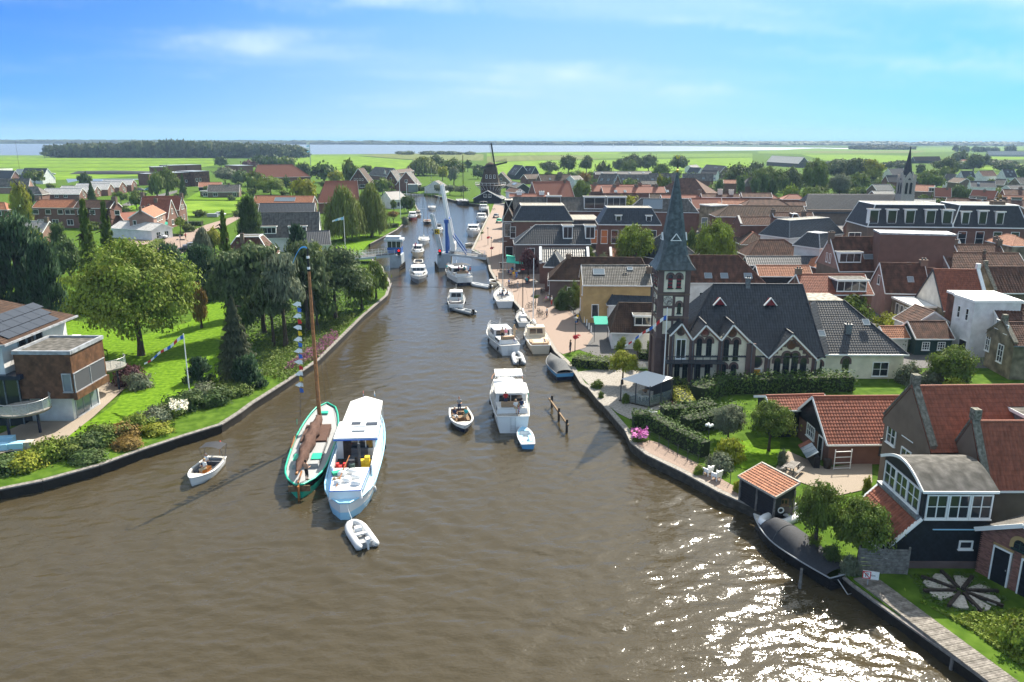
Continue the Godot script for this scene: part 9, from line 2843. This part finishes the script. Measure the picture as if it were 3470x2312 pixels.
	dup(ch,V(14.14,.9,-73.81),.9,"white reclining wooden chair at the terrace's paved corner")
	var pt:=thing("picnic_table","wooden picnic table in the yard behind the boathouse","picnic table",V(23.54,.9,-60.81),.9)
	for k in 5: part(pt,"plank","wood_grey",func(b): b.bx(V(0,.74,-.3+k*.15),V(1.7,.04,.13)))
	for s in [-1,1]: part(pt,"bench","wood_grey",func(b): b.bx(V(0,.45,s*.65),V(1.7,.05,.25)))
	part(pt,"frame","wood_grey",func(b):
		for s in [-.6,.6]: b.bx(V(s,.4,0),V(.08,.08,1.4)); b.bx(V(s,.36,.3),V(.08,.72,.08)); b.bx(V(s,.36,-.3),V(.08,.72,.08)))
	var tr:=thing("rack","white slatted rack leaning against the red brick garden house","rack",V(28,.9,-61.45),.1)
	for k in 4: part(tr,"rail","wp",func(b): b.bx(V(0,.15+k*.5,0),V(1.5,.05,.05)))
	for s in [-.72,.72]: part(tr,"post","wp",func(b): b.bx(V(s,.9,-.04),V(.06,1.85,.05)))
	var cf:=thing("lean_to_shelf","slanting red and white panelled lean-to on the garden house wall","lean-to",V(26.16,.9,-63.11),-PI/2-.1)
	for k in 4: part(cf,"panel","far_red" if k==3 else "glass_pale",func(b): b.bx(V(1.1-k*.75,1.2,.5),V(.7,.05,1.1),Basis(Vector3.RIGHT,.55)))
	part(cf,"frame","black_board",func(b): b.bx(V(0,.5,.1),V(3.0,1.0,.5)))
	var ba:=thing("barrel","old wooden rain barrel at the garden house downpipe","barrel",V(26.85,.9,-61.72))
	part(ba,"staves","wood_dark",func(b): b.lathe([Vector2(.28,0),Vector2(.36,.4),Vector2(.3,.85),Vector2(.01,.85)],12))
	var fc:=thing("wire_fence","low wire fence along the waterside hedge","fence",V(15.28,.9,-63.53))
	var fo:Vector3=fc.position
	var w0:=V(12.73,.9,-67.48)
	var w1:=V(17.78,.9,-58.69)
	for k in 9: part(fc,"post","dark_metal",func(b): b.tube([w0.lerp(w1,k/8.0)-fo,w0.lerp(w1,k/8.0)-fo+V(0,1.1,0)],.03,5))
	for k in 5: part(fc,"wire","dark_metal",func(b): b.tube([w0-fo+V(0,.2+.22*k,0),w1-fo+V(0,.2+.22*k,0)],.012,3))
	var gl:=pole_thing("garden_lamp","white multi-globe garden lamp post behind the waterside hedge","garden lamp",V(17.71,.9,-65.94),2.3,.05,"dark_metal")
	for k in 4: part(gl,"globe","wp",func(b): b.ball(V(cos(k*PI/2)*.25,2.3,sin(k*PI/2)*.25),ONE*.14,8,6))
	for k in 4:
		var bx:=thing("planter",["tall blue planter by the villa's terrace, back","blue planter box by the villa's terrace, front","wide blue planter beside the gravel","small pale planter at the gravel's end"][k],"planter",[V(-46.16,.9,-66.67),V(-45.44,.9,-65.02),V(-44.32,.9,-65.35),V(-43.38,.9,-65.69)][k],.2)
		part(bx,"box","hull_lightblue" if k<3 else "stone_pale",func(b): b.bx(V(0,.35,0),V([1.5,1.2,1.3,.7][k],.7,.8)))
	var aw:=thing("awning","sea-green awning stretched over the cafe terrace below the purple tree","awning",V(.91,.9,-160.5))
	part(aw,"cloth","sun_blind_green",func(b): b.bx(V(0,2.8,0),V(4.2,.06,3.2),Basis(Vector3.BACK,-.12)*Basis(Vector3.RIGHT,.3)))
	part(aw,"arm","grey_metal",func(b):
		for s in [-2,2]: b.tube([V(s,0,-1.2),V(s,2.9,-1.2)],.05,5))
	aw=thing("awning","second sea-green awning nearer the inn wall","awning",V(.71,2.9,-166.4))
	part(aw,"cloth","sun_blind_green",func(b): b.bx(V(0,.5,0),V(4.0,.06,2.4),Basis(Vector3.BACK,-.2)))
	aw=thing("awning","green awning over the little porch beside the linden cottage","awning",V(12.22,2.6,-105))
	part(aw,"cloth","sun_blind_green",func(b): b.bx(V(0,1.2,0),V(1.9,.06,1.8),Basis(Vector3.RIGHT,.45)))
	part(aw,"post","dark_metal",func(b):
		for s in [-.9,.9]: b.tube([V(s,-1.7,.7),V(s,1.0,.7)],.04,5))
	for k in 2:
		aw=thing("sun_blind",["green sun blind over the ground window of the brick house","green sun blind beside the brick house's door"][k],"awning",[V(-102,3.2,-225.8),V(-103.2,3.4,-233.1)][k],.5)
		part(aw,"cloth","sun_blind_green",func(b): b.bx(O0,V(1.8,.05,1.3),Basis(Vector3.RIGHT,.6)))
	var pr:=pole_thing("parasol","cream garden parasol in the walled yard behind the church","parasol",V(63.03,.9,-129),2.5,.04,"wood")
	part(pr,"canopy","canvas_white",func(b): b.lathe([Vector2(1.9,2.25),Vector2(.02,2.75)],8))
	var by:=bicycle("black bicycle parked by the lamp post, first of the quay row",V(4.19,.9,-121.9),1.2)
	var bp:=[[V(4.53,.9,-120.5),1.0,"black bicycle next to the first of the quay row"],[V(4.89,.9,-119.8),.4,"bicycle standing alone beside the man in white"],[V(3.02,.9,-126.4),.3,"bicycle leaning at the quay edge behind the lamp"],[V(3.45,.9,-127.2),.5,"second bicycle leaning at the quay edge"],[V(-.48,.9,-146),.2,"bicycle with basket before the cafe"],[V(.09,.9,-144.9),-.2,"second bicycle before the cafe"],[V(5.27,.9,-139.2),1.4,"bicycle in the dark rack by the brown-roofed house"],[V(5.6,.9,-138.3),1.2,"another bicycle in the rack by the brown-roofed house"],[V(-7.32,.9,-307.9),.6,"bicycle far up the quay by the mill"]]
	for q in bp: dup(by,q[0],q[1],q[2],"bicycles on the quay")
	var car0:=car("silver saloon car parked in the west street",V(-97.34,.9,-215.7),.15,"tube_grey")
	var cp:=[[V(-81.17,.9,-197.7),.5,"hull_grey","grey car parked under the drooping tree, behind the front one"],[V(-78.59,.9,-192.6),.5,"hull_grey","grey car in front under the drooping tree"],[V(-79.85,.9,-191.6),.5,"hull_black","dark car half hidden by the cypress clump"],[V(-81.55,.9,-203.1),.4,"hull_black","black car under the golden-leaved tree"],[V(-104.8,.9,-282.1),.1,"hull_white","white van by the trailer in the west meadow"],[V(-5.75,.9,-278.7),1.5,"hull_grey","grey car parked on the quay near the mill"],[V(-4.35,.9,-261.5),1.5,"green","small green cart on the quay beside the corner house"],[V(-191.9,.9,-419.6),.2,"hull_blue","blue car at the lane under the tall trees"],[V(-195.3,.9,-416.6),.2,"hull_grey","grey car at the lane beside the last bungalow"],[V(-343.5,.9,-596.1),.1,"tube_grey","light car by the blue gabled house"]]
	for q in cp:
		var c:=dup(car0,q[0],q[1],q[3],"parked cars")
		(c.get_node("body") as MeshInstance3D).material_override=M(q[2])
	var tl:=thing("trailer","low grey trailer beside the white van in the meadow","trailer",V(-105.7,.9,-277.9))
	part(tl,"box","grey_metal",func(b): b.bx(V(0,.7,0),V(3.6,1.1,1.6)))
	var sp:=pole_thing("street_sign","blue two-armed street name sign in the west street","sign",V(-83.15,.9,-195.5),2.6,.07,"hull_navy")
	part(sp,"name_board","hull_navy",func(b): b.bx(V(.6,2.4,0),V(1.3,.3,.05)); b.bx(V(-.6,2.45,0),V(.1,.2,1.2)))
	for k in 4: pole_thing("bollard",["white bollard by the cottage, first from the quay","second white bollard by the cottage","third white bollard by the cottage","white bollard nearest the green awning"][k],"bollard",[V(10.99,.9,-115.9),V(11.18,.9,-113.9),V(11.29,.9,-111.6),V(11.43,.9,-109.7)][k],1.0,.1,"wp")
	var fl:=thing("quay_fence","low dark railing along the lawn of the yellow brick house","fence",V(8.54,.9,-128.3))
	var f0:=V(7.34,.9,-135)-fl.position
	var f1:=V(9.77,.9,-121.3)-fl.position
	for k in 10: part(fl,"post","dark_metal",func(b): b.tube([f0.lerp(f1,k/9.0),f0.lerp(f1,k/9.0)+V(0,1,0)],.04,5))
	for y in [.5,.95]: part(fl,"rail","dark_metal",func(b): b.tube([f0+V(0,y,0),f1+V(0,y,0)],.03,5))
	fl=thing("picket_fence","white picket fence before the linden cottage","fence",V(14.8,.9,-91.4))
	for k in 34: put_n("picket",picket(),fl,V(-2.6+k*.16,0,0))
	part(fl,"rail","wp",func(b): b.bx(V(0,.75,-.03),V(5.4,.06,.03)))
	for k in 6:
		var tbl:=thing("cafe_table",["cafe table by the quay edge under the awning","cafe table beside the awning post","middle cafe table of the terrace","cafe table nearest the purple tree","cafe table at the terrace's street side","cafe table next to the wooden hatch"][k],"table",[V(-.83,.9,-159.3),V(-.12,.9,-161.8),V(.49,.9,-159.3),V(1.31,.9,-159.3),V(.88,.9,-154.6),V(2.57,.9,-149.1)][k])
		part(tbl,"table_top","stone_pale",func(b): b.bx(V(0,.74,0),V(.8,.04,.8)))
		part(tbl,"leg","dark_metal",func(b): b.tube([O0,V(0,.73,0)],.05,5))
func picket()->ArrayMesh:
	if not cache.has("picket"):
		var b:=mb()
		b.ext(pv([-.045,0,.045,0,.045,.85,0,.95,-.045,.85]),Transform3D(),.02)
		cache.picket=b.done(M("wp"))
	return cache.picket
func chair(called:String,label:String,p:Vector3,turn: float,mat:String)->Node3D:
	var t:=thing(called,label,"chair",p,turn)
	part(t,"seat",mat,func(b): b.bx(V(0,.42,0),V(.62,.1,.6)))
	part(t,"backrest",mat,func(b): b.bx(V(0,.68,-.3),V(.66,.5,.08),Basis(Vector3.RIGHT,-.2)))
	for s in [-1,1]:
		part(t,"armrest",mat,func(b): b.bx(V(s*.32,.58,-.02),V(.08,.28,.58)))
		for z in [-.25,.25]: part(t,"leg",mat,func(b): b.bx(V(s*.27,.2,z),V(.06,.4,.06)))
	return t
func bicycle(label:String,p:Vector3,turn: float)->Node3D:
	var t:=thing("bicycle",label,"bicycle",p,turn,"bicycles on the quay")
	for x in [-.52,.52]:
		part(t,"wheel","rubber",func(b):
			var c:=[]
			for k in 15: c.append(V(x+cos(TAU*k/14)*.34,.34+sin(TAU*k/14)*.34,0))
			b.tube(c,.025,4,false)
			for k in 4: b.bar(V(x+cos(k*.785)*.33,.34+sin(k*.785)*.33,0),V(x-cos(k*.785)*.33,.34-sin(k*.785)*.33,0),.012,.012))
	part(t,"frame","black",func(b):
		for e in [[-.52,.34,-.1,.32],[-.1,.32,.42,.75],[-.2,.8,.4,.8],[-.1,.32,-.22,.95],[-.52,.34,-.2,.75],[.52,.34,.38,1.0]]: b.tube([V(e[0],e[1],0),V(e[2],e[3],0)],.022,5))
	part(t,"saddle","black",func(b): b.ball(V(-.24,.98,0),V(.14,.05,.08),7,5))
	part(t,"handlebar","steel",func(b): b.tube([V(.25,1.02,-.26),V(.38,1.03,0),V(.25,1.02,.26)],.02,5))
	part(t,"luggage_carrier","black",func(b): b.bx(V(-.55,.76,0),V(.4,.03,.16)))
	return t
func car(label:String,p:Vector3,turn: float,mat:String)->Node3D:
	var t:=thing("parked_car",label,"car",p,turn,"parked cars")
	part(t,"body",mat,func(b):
		var pr:=[[-2.1,.45,.75],[-2.05,.4,.95],[-1.3,.32,1.0],[-.95,.32,1.42],[.5,.32,1.45],[1.1,.32,1.02],[1.95,.34,.88],[2.15,.45,.7]]
		var rows:=[]
		for e in pr:
			var h: float=e[2]
			var tw:=.85 if h<1.1 else .66
			rows.append(PackedVector3Array([V(e[0],e[1],.85),V(e[0],minf(.85,h),.87),V(e[0],h,tw),V(e[0],h,-tw),V(e[0],minf(.85,h),-.87),V(e[0],e[1],-.85)]))
		b.g(rows))
	part(t,"window","glass",func(b):
		for s in [-1.0,1.0]:
			var q:=[V(-.95,.95,s*.868),V(.95,.95,s*.868),V(.45,1.38,s*.72),V(-.82,1.38,s*.72)]
			if s>0: b.q(q[0],q[1],q[2],q[3])
			else: b.q(q[1],q[0],q[3],q[2])
		b.q(V(1.1,1.03,.7),V(1.1,1.03,-.7),V(.58,1.43,-.6),V(.58,1.43,.6))
		b.q(V(-1.3,1.02,-.7),V(-1.3,1.02,.7),V(-1.0,1.4,.6),V(-1.0,1.4,-.6)))
	for x in [-1.3,1.35]:
		for s in [-.8,.8]: part(t,"wheel","rubber",func(b): b.tube([V(x,.32,s-.1),V(x,.32,s+.1)],.32,10))
	for s in [-.6,.6]: part(t,"headlight","wp",func(b): b.bx(V(2.1,.72,s),V(.1,.12,.3)))
	return t
# ---- people: a body is one field of tapered limbs joined smoothly and meshed cell by cell
func figure(key:String,J:Array,cell:=.02)->ArrayMesh:
	if cache.has(key): return cache[key]
	var val:={}
	var who:={}
	for j in J:
		var a:Vector3=j[0]
		var e:Vector3=j[1]
		var rm: float=maxf(j[2],j[3])+cell*2.5
		var lo:=Vector3i(((a.min(e)-ONE*rm)/cell).floor())
		var hi:=Vector3i(((a.max(e)+ONE*rm)/cell).ceil())
		var d:=e-a
		var dd:=maxf(d.length_squared(),1e-6)
		for x in range(lo.x,hi.x+1):
			for y in range(lo.y,hi.y+1):
				for z in range(lo.z,hi.z+1):
					var p:=V(x,y,z)*cell
					var t:=clampf((p-a).dot(d)/dd,0,1)
					var v: float=p.distance_to(a+d*t)-lerpf(j[2],j[3],t)
					if v>rm: continue
					var k:=Vector3i(x,y,z)
					if val.has(k):
						var o: float=val[k]
						if v<o: who[k]=j[4]
						var h:=maxf(.035-absf(o-v),0)/.035
						val[k]=minf(o,v)-h*h*.035*.25
					else:
						val[k]=v
						who[k]=j[4]
	var vid:={}
	var P:=PackedVector3Array()
	var reg:=PackedInt32Array()
	var C:=[Vector3i(0,0,0),Vector3i(1,0,0),Vector3i(0,1,0),Vector3i(1,1,0),Vector3i(0,0,1),Vector3i(1,0,1),Vector3i(0,1,1),Vector3i(1,1,1)]
	var E:=[[0,1],[2,3],[4,5],[6,7],[0,2],[1,3],[4,6],[5,7],[0,4],[1,5],[2,6],[3,7]]
	for k in val:
		if absf(val[k])>cell*2: continue
		var f:=[]
		var sgn:=0
		for c in C:
			f.append(val.get(k+c,cell))
			sgn+=1 if f[-1]<0 else 0
		if sgn==0 or sgn==8: continue
		var s:=O0
		var n:=0
		for e in E:
			var u: float=f[e[0]]
			var w: float=f[e[1]]
			if (u<0) != (w<0):
				s+=Vector3 (C[e[0]]).lerp(Vector3 (C[e[1]]),u/(u-w))
				n+=1
		vid[k]=P.size()
		P.append((Vector3 (k)+s/n)*cell)
		reg.append(who[k])
	var N:=PackedVector3Array()
	N.resize(P.size())
	var F:=[PackedInt32Array(),PackedInt32Array(),PackedInt32Array(),PackedInt32Array(),PackedInt32Array()]
	var ax:=[Vector3i(1,0,0),Vector3i(0,1,0),Vector3i(0,0,1)]
	for k in val:
		for m in 3:
			var u: float=val[k]
			var w: float=val.get(k+ax[m],cell)
			if (u<0)==(w<0): continue
			var b:Vector3i=ax[(m+1)%3]
			var c:Vector3i=ax[(m+2)%3]
			var q:=[k-b-c,k-c,k,k-b]
			if not (vid.has(q[0]) and vid.has(q[1]) and vid.has(q[2]) and vid.has(q[3])): continue
			if u>0: q.reverse()
			var i:=[vid[q[0]],vid[q[1]],vid[q[2]],vid[q[3]]]
			var nn:=(P[i[2]]-P[i[0]]).cross(P[i[3]]-P[i[1]])
			for z in 4:N[i[z]]+=nn
			var r:PackedInt32Array=F[reg[i[2]]]
			r.append_array([i[0],i[2],i[1],i[0],i[3],i[2]])
			F[reg[i[2]]]=r
	for z in N.size():N[z]=N[z].normalized()
	var mesh:=ArrayMesh.new()
	var names:=["skin","cloth_white","cloth_navy","hair","black"]
	for g in 5:
		var arr:=[]
		arr.resize(Mesh.ARRAY_MAX)
		arr[Mesh.ARRAY_VERTEX]=P
		arr[Mesh.ARRAY_NORMAL]=N
		arr[Mesh.ARRAY_INDEX]=F[g] if F[g].size() else PackedInt32Array([0,0,0])
		mesh.add_surface_from_arrays(Mesh.PRIMITIVE_TRIANGLES,arr)
		mesh.surface_set_material(g,M(names[g]))
	cache[key]=mesh
	return mesh
func pose(kindp:String)->ArrayMesh:
	var v:=func(x,y,z): return V(x,y,z)
	var J:=[]
	var hip:=.92
	var lean:=0.0
	if kindp=="sit":hip=.5
	if kindp=="bend":lean=.38
	var c:Vector3=v.call(0,hip+.5,lean)
	J.append([v.call(0,hip,0),v.call(0,hip+.22,lean*.4),.13,.125,2])
	J.append([v.call(0,hip+.16,lean*.4),c-v.call(0,.08,0),.13,.15,1])
	J.append([c+v.call(-.14,0,0),c+v.call(.14,0,0),.075,.075,1])
	J.append([c,c+v.call(0,.14,lean*.2),.055,.05,0])
	var hd:Vector3=c+v.call(0,.24,.02+lean*.35)
	J.append([hd,hd+v.call(0,.04,0),.095,.098,0])
	J.append([hd+v.call(0,-.01,.09),hd+v.call(0,-.035,.105),.016,.02,0])
	J.append([hd+v.call(0,-.07,.05),hd+v.call(0,-.05,.06),.05,.05,0])
	J.append([hd+v.call(0,.06,-.03),hd+v.call(0,-.02,-.055),.1,.075,3])
	for s in [-1.0,1.0]:
		J.append([hd+v.call(s*.095,0,0),hd+v.call(s*.1,-.02,0),.02,.016,0])
		var sh:Vector3=c+v.call(s*.17,.0,0)
		var el:Vector3=sh+v.call(s*.07,-.27,-.02)
		var ha:Vector3=el+v.call(s*.0,-.24,.06)
		if kindp=="sit" or kindp=="hold":ha=el+v.call(-s*.06,.0,.25)
		if kindp=="walk":ha+=v.call(0,.05,.14*s); el+=v.call(0,0,.06*s)
		if kindp=="bend":el=sh+v.call(0,-.25,.1); ha=el+v.call(0,-.22,.12)
		J.append([sh,sh.lerp(el,.6),.058,.052,1])
		J.append([sh.lerp(el,.5),el,.047,.042,0])
		J.append([el,ha,.042,.03,0])
		var dir:=(ha-el).normalized()
		J.append([ha,ha+dir*.07,.034,.034,0])
		for q in 4:J.append([ha+dir*.07+v.call(0,(q-1.5)*.017,(q-1.5)*.012),ha+dir*(.14+.012*(1 if q in [1,2] else 0))+v.call(-s*.015,(q-1.5)*.017-.01,(q-1.5)*.012),.011,.01,0])
		J.append([ha+dir*.03+v.call(-s*.02,0,.02),ha+dir*.07+v.call(-s*.045,0,.035),.013,.011,0])
		var hp:Vector3=v.call(s*.09,hip,0)
		var st: float=s*.2 if kindp=="walk" else .02
		var kn:Vector3=v.call(s*.1,.5,st*.7+.03)
		var an:Vector3=v.call(s*.1,.1,st)
		if kindp=="sit":
			kn=v.call(s*.12,.5,.42)
			an=v.call(s*.12,.1,.44)
		J.append([hp,kn,.095,.065,2])
		J.append([kn,kn.lerp(an,.35),.06,.055,2])
		J.append([kn.lerp(an,.25),an,.054,.04,0])
		J.append([an-v.call(0,.04,.03),an+v.call(0,-.06,.15),.045,.036,4])
	return figure("pose_"+kindp,J)
func person(label:String,p:Vector3,turn: float,kindp:String,top:String,bottom:String,hair:="hair",group:="")->void:
	var t:=thing("person",label,"person",p,turn,group)
	var m:=put("body",pose(kindp),t)
	m.set_surface_override_material(1,M(top))
	m.set_surface_override_material(2,M(bottom))
	m.set_surface_override_material(3,M(hair))
func people()->void:
	for a in [["skin",.5,.28,.18],["hair",.05,.03,.02],["hair_blond",.45,.3,.14],["hair_grey",.4,.39,.37],["cloth_white",.75,.75,.73],["cloth_navy",.025,.04,.09],["cloth_black",.015,.015,.018],["cloth_teal",.03,.4,.42],["cloth_red",.5,.04,.04],["cloth_yellow",.75,.45,.03],["cloth_grey",.25,.26,.28],["cloth_tan",.45,.35,.22],["cloth_blue",.08,.2,.55],["cloth_pink",.7,.25,.35]]: mk(a[0],a[1],a[2],a[3],.8)
	var W:="cloth_white"
	var N:="cloth_navy"
	var T:="cloth_tan"
	person("person in white shirt steering under the dark bimini of the white sloop",V(-26.38,.3,-62.82),-.6,"sit",W,N,"hair_grey")
	person("person in white top with sunglasses sitting forward in the white sloop",V(-26.09,.3,-61.64),-.6,"sit",W,T,"hair_blond")
	person("person in pale blue shirt standing at the dark sloop's tiller",V(-5.46,.3,-76.96),.1,"hold","cloth_grey",N)
	person("person in teal shirt sitting in the dark sloop",V(-4.64,.25,-75.13),-.5,"sit","cloth_teal",T,"hair_blond")
	person("person in navy jacket sitting opposite in the dark sloop",V(-5.81,.25,-75.12),.5,"sit",N,W,"hair_grey")
	person("shirtless person in black shorts standing on the green barge's stern",V(-16.62,1.1,-58.59),2.6,"hold","skin","cloth_black","hair")
	person("person in dark blue top at the large yacht's table",V(.97,1.9,-73.14),2.8,"sit",N,W)
	person("person in white at the large yacht's stern table",V(.38,1.9,-72.75),.4,"sit",W,T,"hair_blond")
	person("person in red at the large yacht's wheel",V(-.61,1.9,-74.11),3.0,"hold","cloth_red",N)
	person("person with bare back and black trunks standing on the passing cruiser",V(-1.29,1.7,-102.1),3.0,"stand","skin","cloth_black")
	person("person stretching in a pale top on the passing cruiser's rail",V(.32,1.6,-104),2.4,"hold","cloth_tan",T,"hair_blond")
	person("person sitting in pink on the passing cruiser's bench",V(-.85,1.7,-103.6),.2,"sit","cloth_pink",W)
	person("person on the quay edge in dark clothes watching the beige launch",V(7.63,.9,-98.56),-1.2,"stand","cloth_black","cloth_navy")
	person("person in white shirt and dark shorts beside a bicycle on the quay",V(5.46,.9,-119.3),-1.8,"stand",W,N)
	person("person bending over by the cottage corner in a yellow vest",V(9.56,.9,-114.5),2.2,"bend","cloth_yellow","cloth_blue","hair_grey")
	person("child in purple bending beside the person in yellow vest",V(9.91,.9,-114.7),-2.0,"bend","cloth_navy","cloth_navy")
	person("person standing in shorts beside the bench on the quay",V(6.61,.9,-128),-1.2,"stand",W,"cloth_red","hair_grey")
	for k in 3: person(["person on the quay bench nearest the hedge","person in the middle of the quay bench","person on the quay bench nearest the canal"][k],[V(6.55,.9,-132.1),V(6.18,.9,-131.3),V(5.82,.9,-130.8)][k],-1.6,"sit",["cloth_grey",W,"cloth_pink"][k],T,["hair_grey","hair_blond","hair_grey"][k])
	person("person with rucksack walking along the quay towards the cafe",V(1.05,.9,-141.8),2.6,"walk","cloth_grey","cloth_grey")
	person("person in a yellow top standing before the cafe",V(.28,.9,-153.5),2.9,"stand","cloth_yellow",T)
	person("person in a blue dress standing next to the yellow top",V(.87,.9,-153.5),3.0,"stand","cloth_blue","cloth_blue","hair_blond")
	person("person in green walking out of the terrace",V(2.81,.9,-146.5),.6,"walk","cloth_teal",N)
	person("person in red walking beside the green top",V(3.12,.9,-148.1),.8,"walk","cloth_red",N,"hair_blond")
	person("person in white shirt strolling past the inn's corner",V(-1.1,.9,-187.6),.3,"walk",W,N,"hair_grey")
	person("person in yellow shirt strolling beside the white shirt",V(-.39,.9,-187.6),.3,"walk","cloth_yellow",T)
	person("person in black standing by the cafe's sign board",V(-2.41,.9,-165.5),1.0,"stand","cloth_black","cloth_black")
	person("person sitting on the cream wooden launch",V(-3.06,.5,-151.8),1.2,"sit",W,T)
	person("person in blue at the bicycles before the cafe",V(-.62,.9,-144.4),1.2,"stand","cloth_blue",N)
	person("pedestrian in grey on the west street, on the outer side",V(-90.33,.9,-212.7),2.9,"walk","cloth_grey",N)
	person("pedestrian in dark red on the west street, on the inner side",V(-89.77,.9,-215.1),2.9,"walk","cloth_red","cloth_black")
	for k in 4: person(["crew member in white at the yacht's cockpit, port side","crew member in grey at the yacht's wheel","crew member in navy on the yacht's starboard bench","crew member in tan at the yacht's companionway"][k],[V(-2.17,1,-134.9),V(-1.64,1,-134.1),V(-.87,1,-135),V(-1.5,1,-136.7)][k],[1.2,0.0,-1.2,3.0][k],"hold" if k==1 else "sit",[W,"cloth_grey",N,T][k],N,["hair","hair_grey","hair_blond","hair"][k])
	for k in 5: person(["person in teal sitting at the crowded cruiser's bow","person in pink under the crowded cruiser's canopy","person in green under the crowded cruiser's canopy","person in black at the crowded cruiser's helm","person in red at the crowded cruiser's stern"][k],[V(-13.54,1.5,-160.5),V(-10.75,2.1,-155.6),V(-9.59,2.1,-154.9),V(-10.25,2.1,-157),V(-8.35,2.1,-153.8)][k],k*1.3,"sit",["cloth_teal","cloth_pink","cloth_teal","cloth_black","cloth_red"][k],N)
	person("person standing on the small cream cruiser's foredeck",V(-23.48,1.8,-189.3),.2,"stand","cloth_pink",N)
	var cols:=[W,N,"cloth_grey","cloth_blue",W,T,"cloth_red",W,"cloth_black","cloth_teal",W,N,"cloth_pink","cloth_grey"]
	var side:=["north side","south side"]
	for k in 14:
		var at:Vector3=[V(-.83,.9,-159.3),V(-.12,.9,-161.8),V(.49,.9,-159.3),V(1.31,.9,-159.3),V(.88,.9,-154.6),V(2.57,.9,-149.1),V(-.42,.9,-156.9)][k/2]
		person("guest in %s at the %s of the cafe's %s table"%[["white","navy","grey","blue","white","tan","red","white","black","teal","white","navy","pink","grey"][k],side[k%2],["quay edge","awning post","middle","purple tree","street side","wooden hatch","front"][k/2]],at+V(.1,0,.75 if k%2 else -.75),PI if k%2 else 0.0,"sit",cols[k],N if k%3 else T,["hair","hair_blond","hair_grey"][k%3],"guests on the cafe terrace")
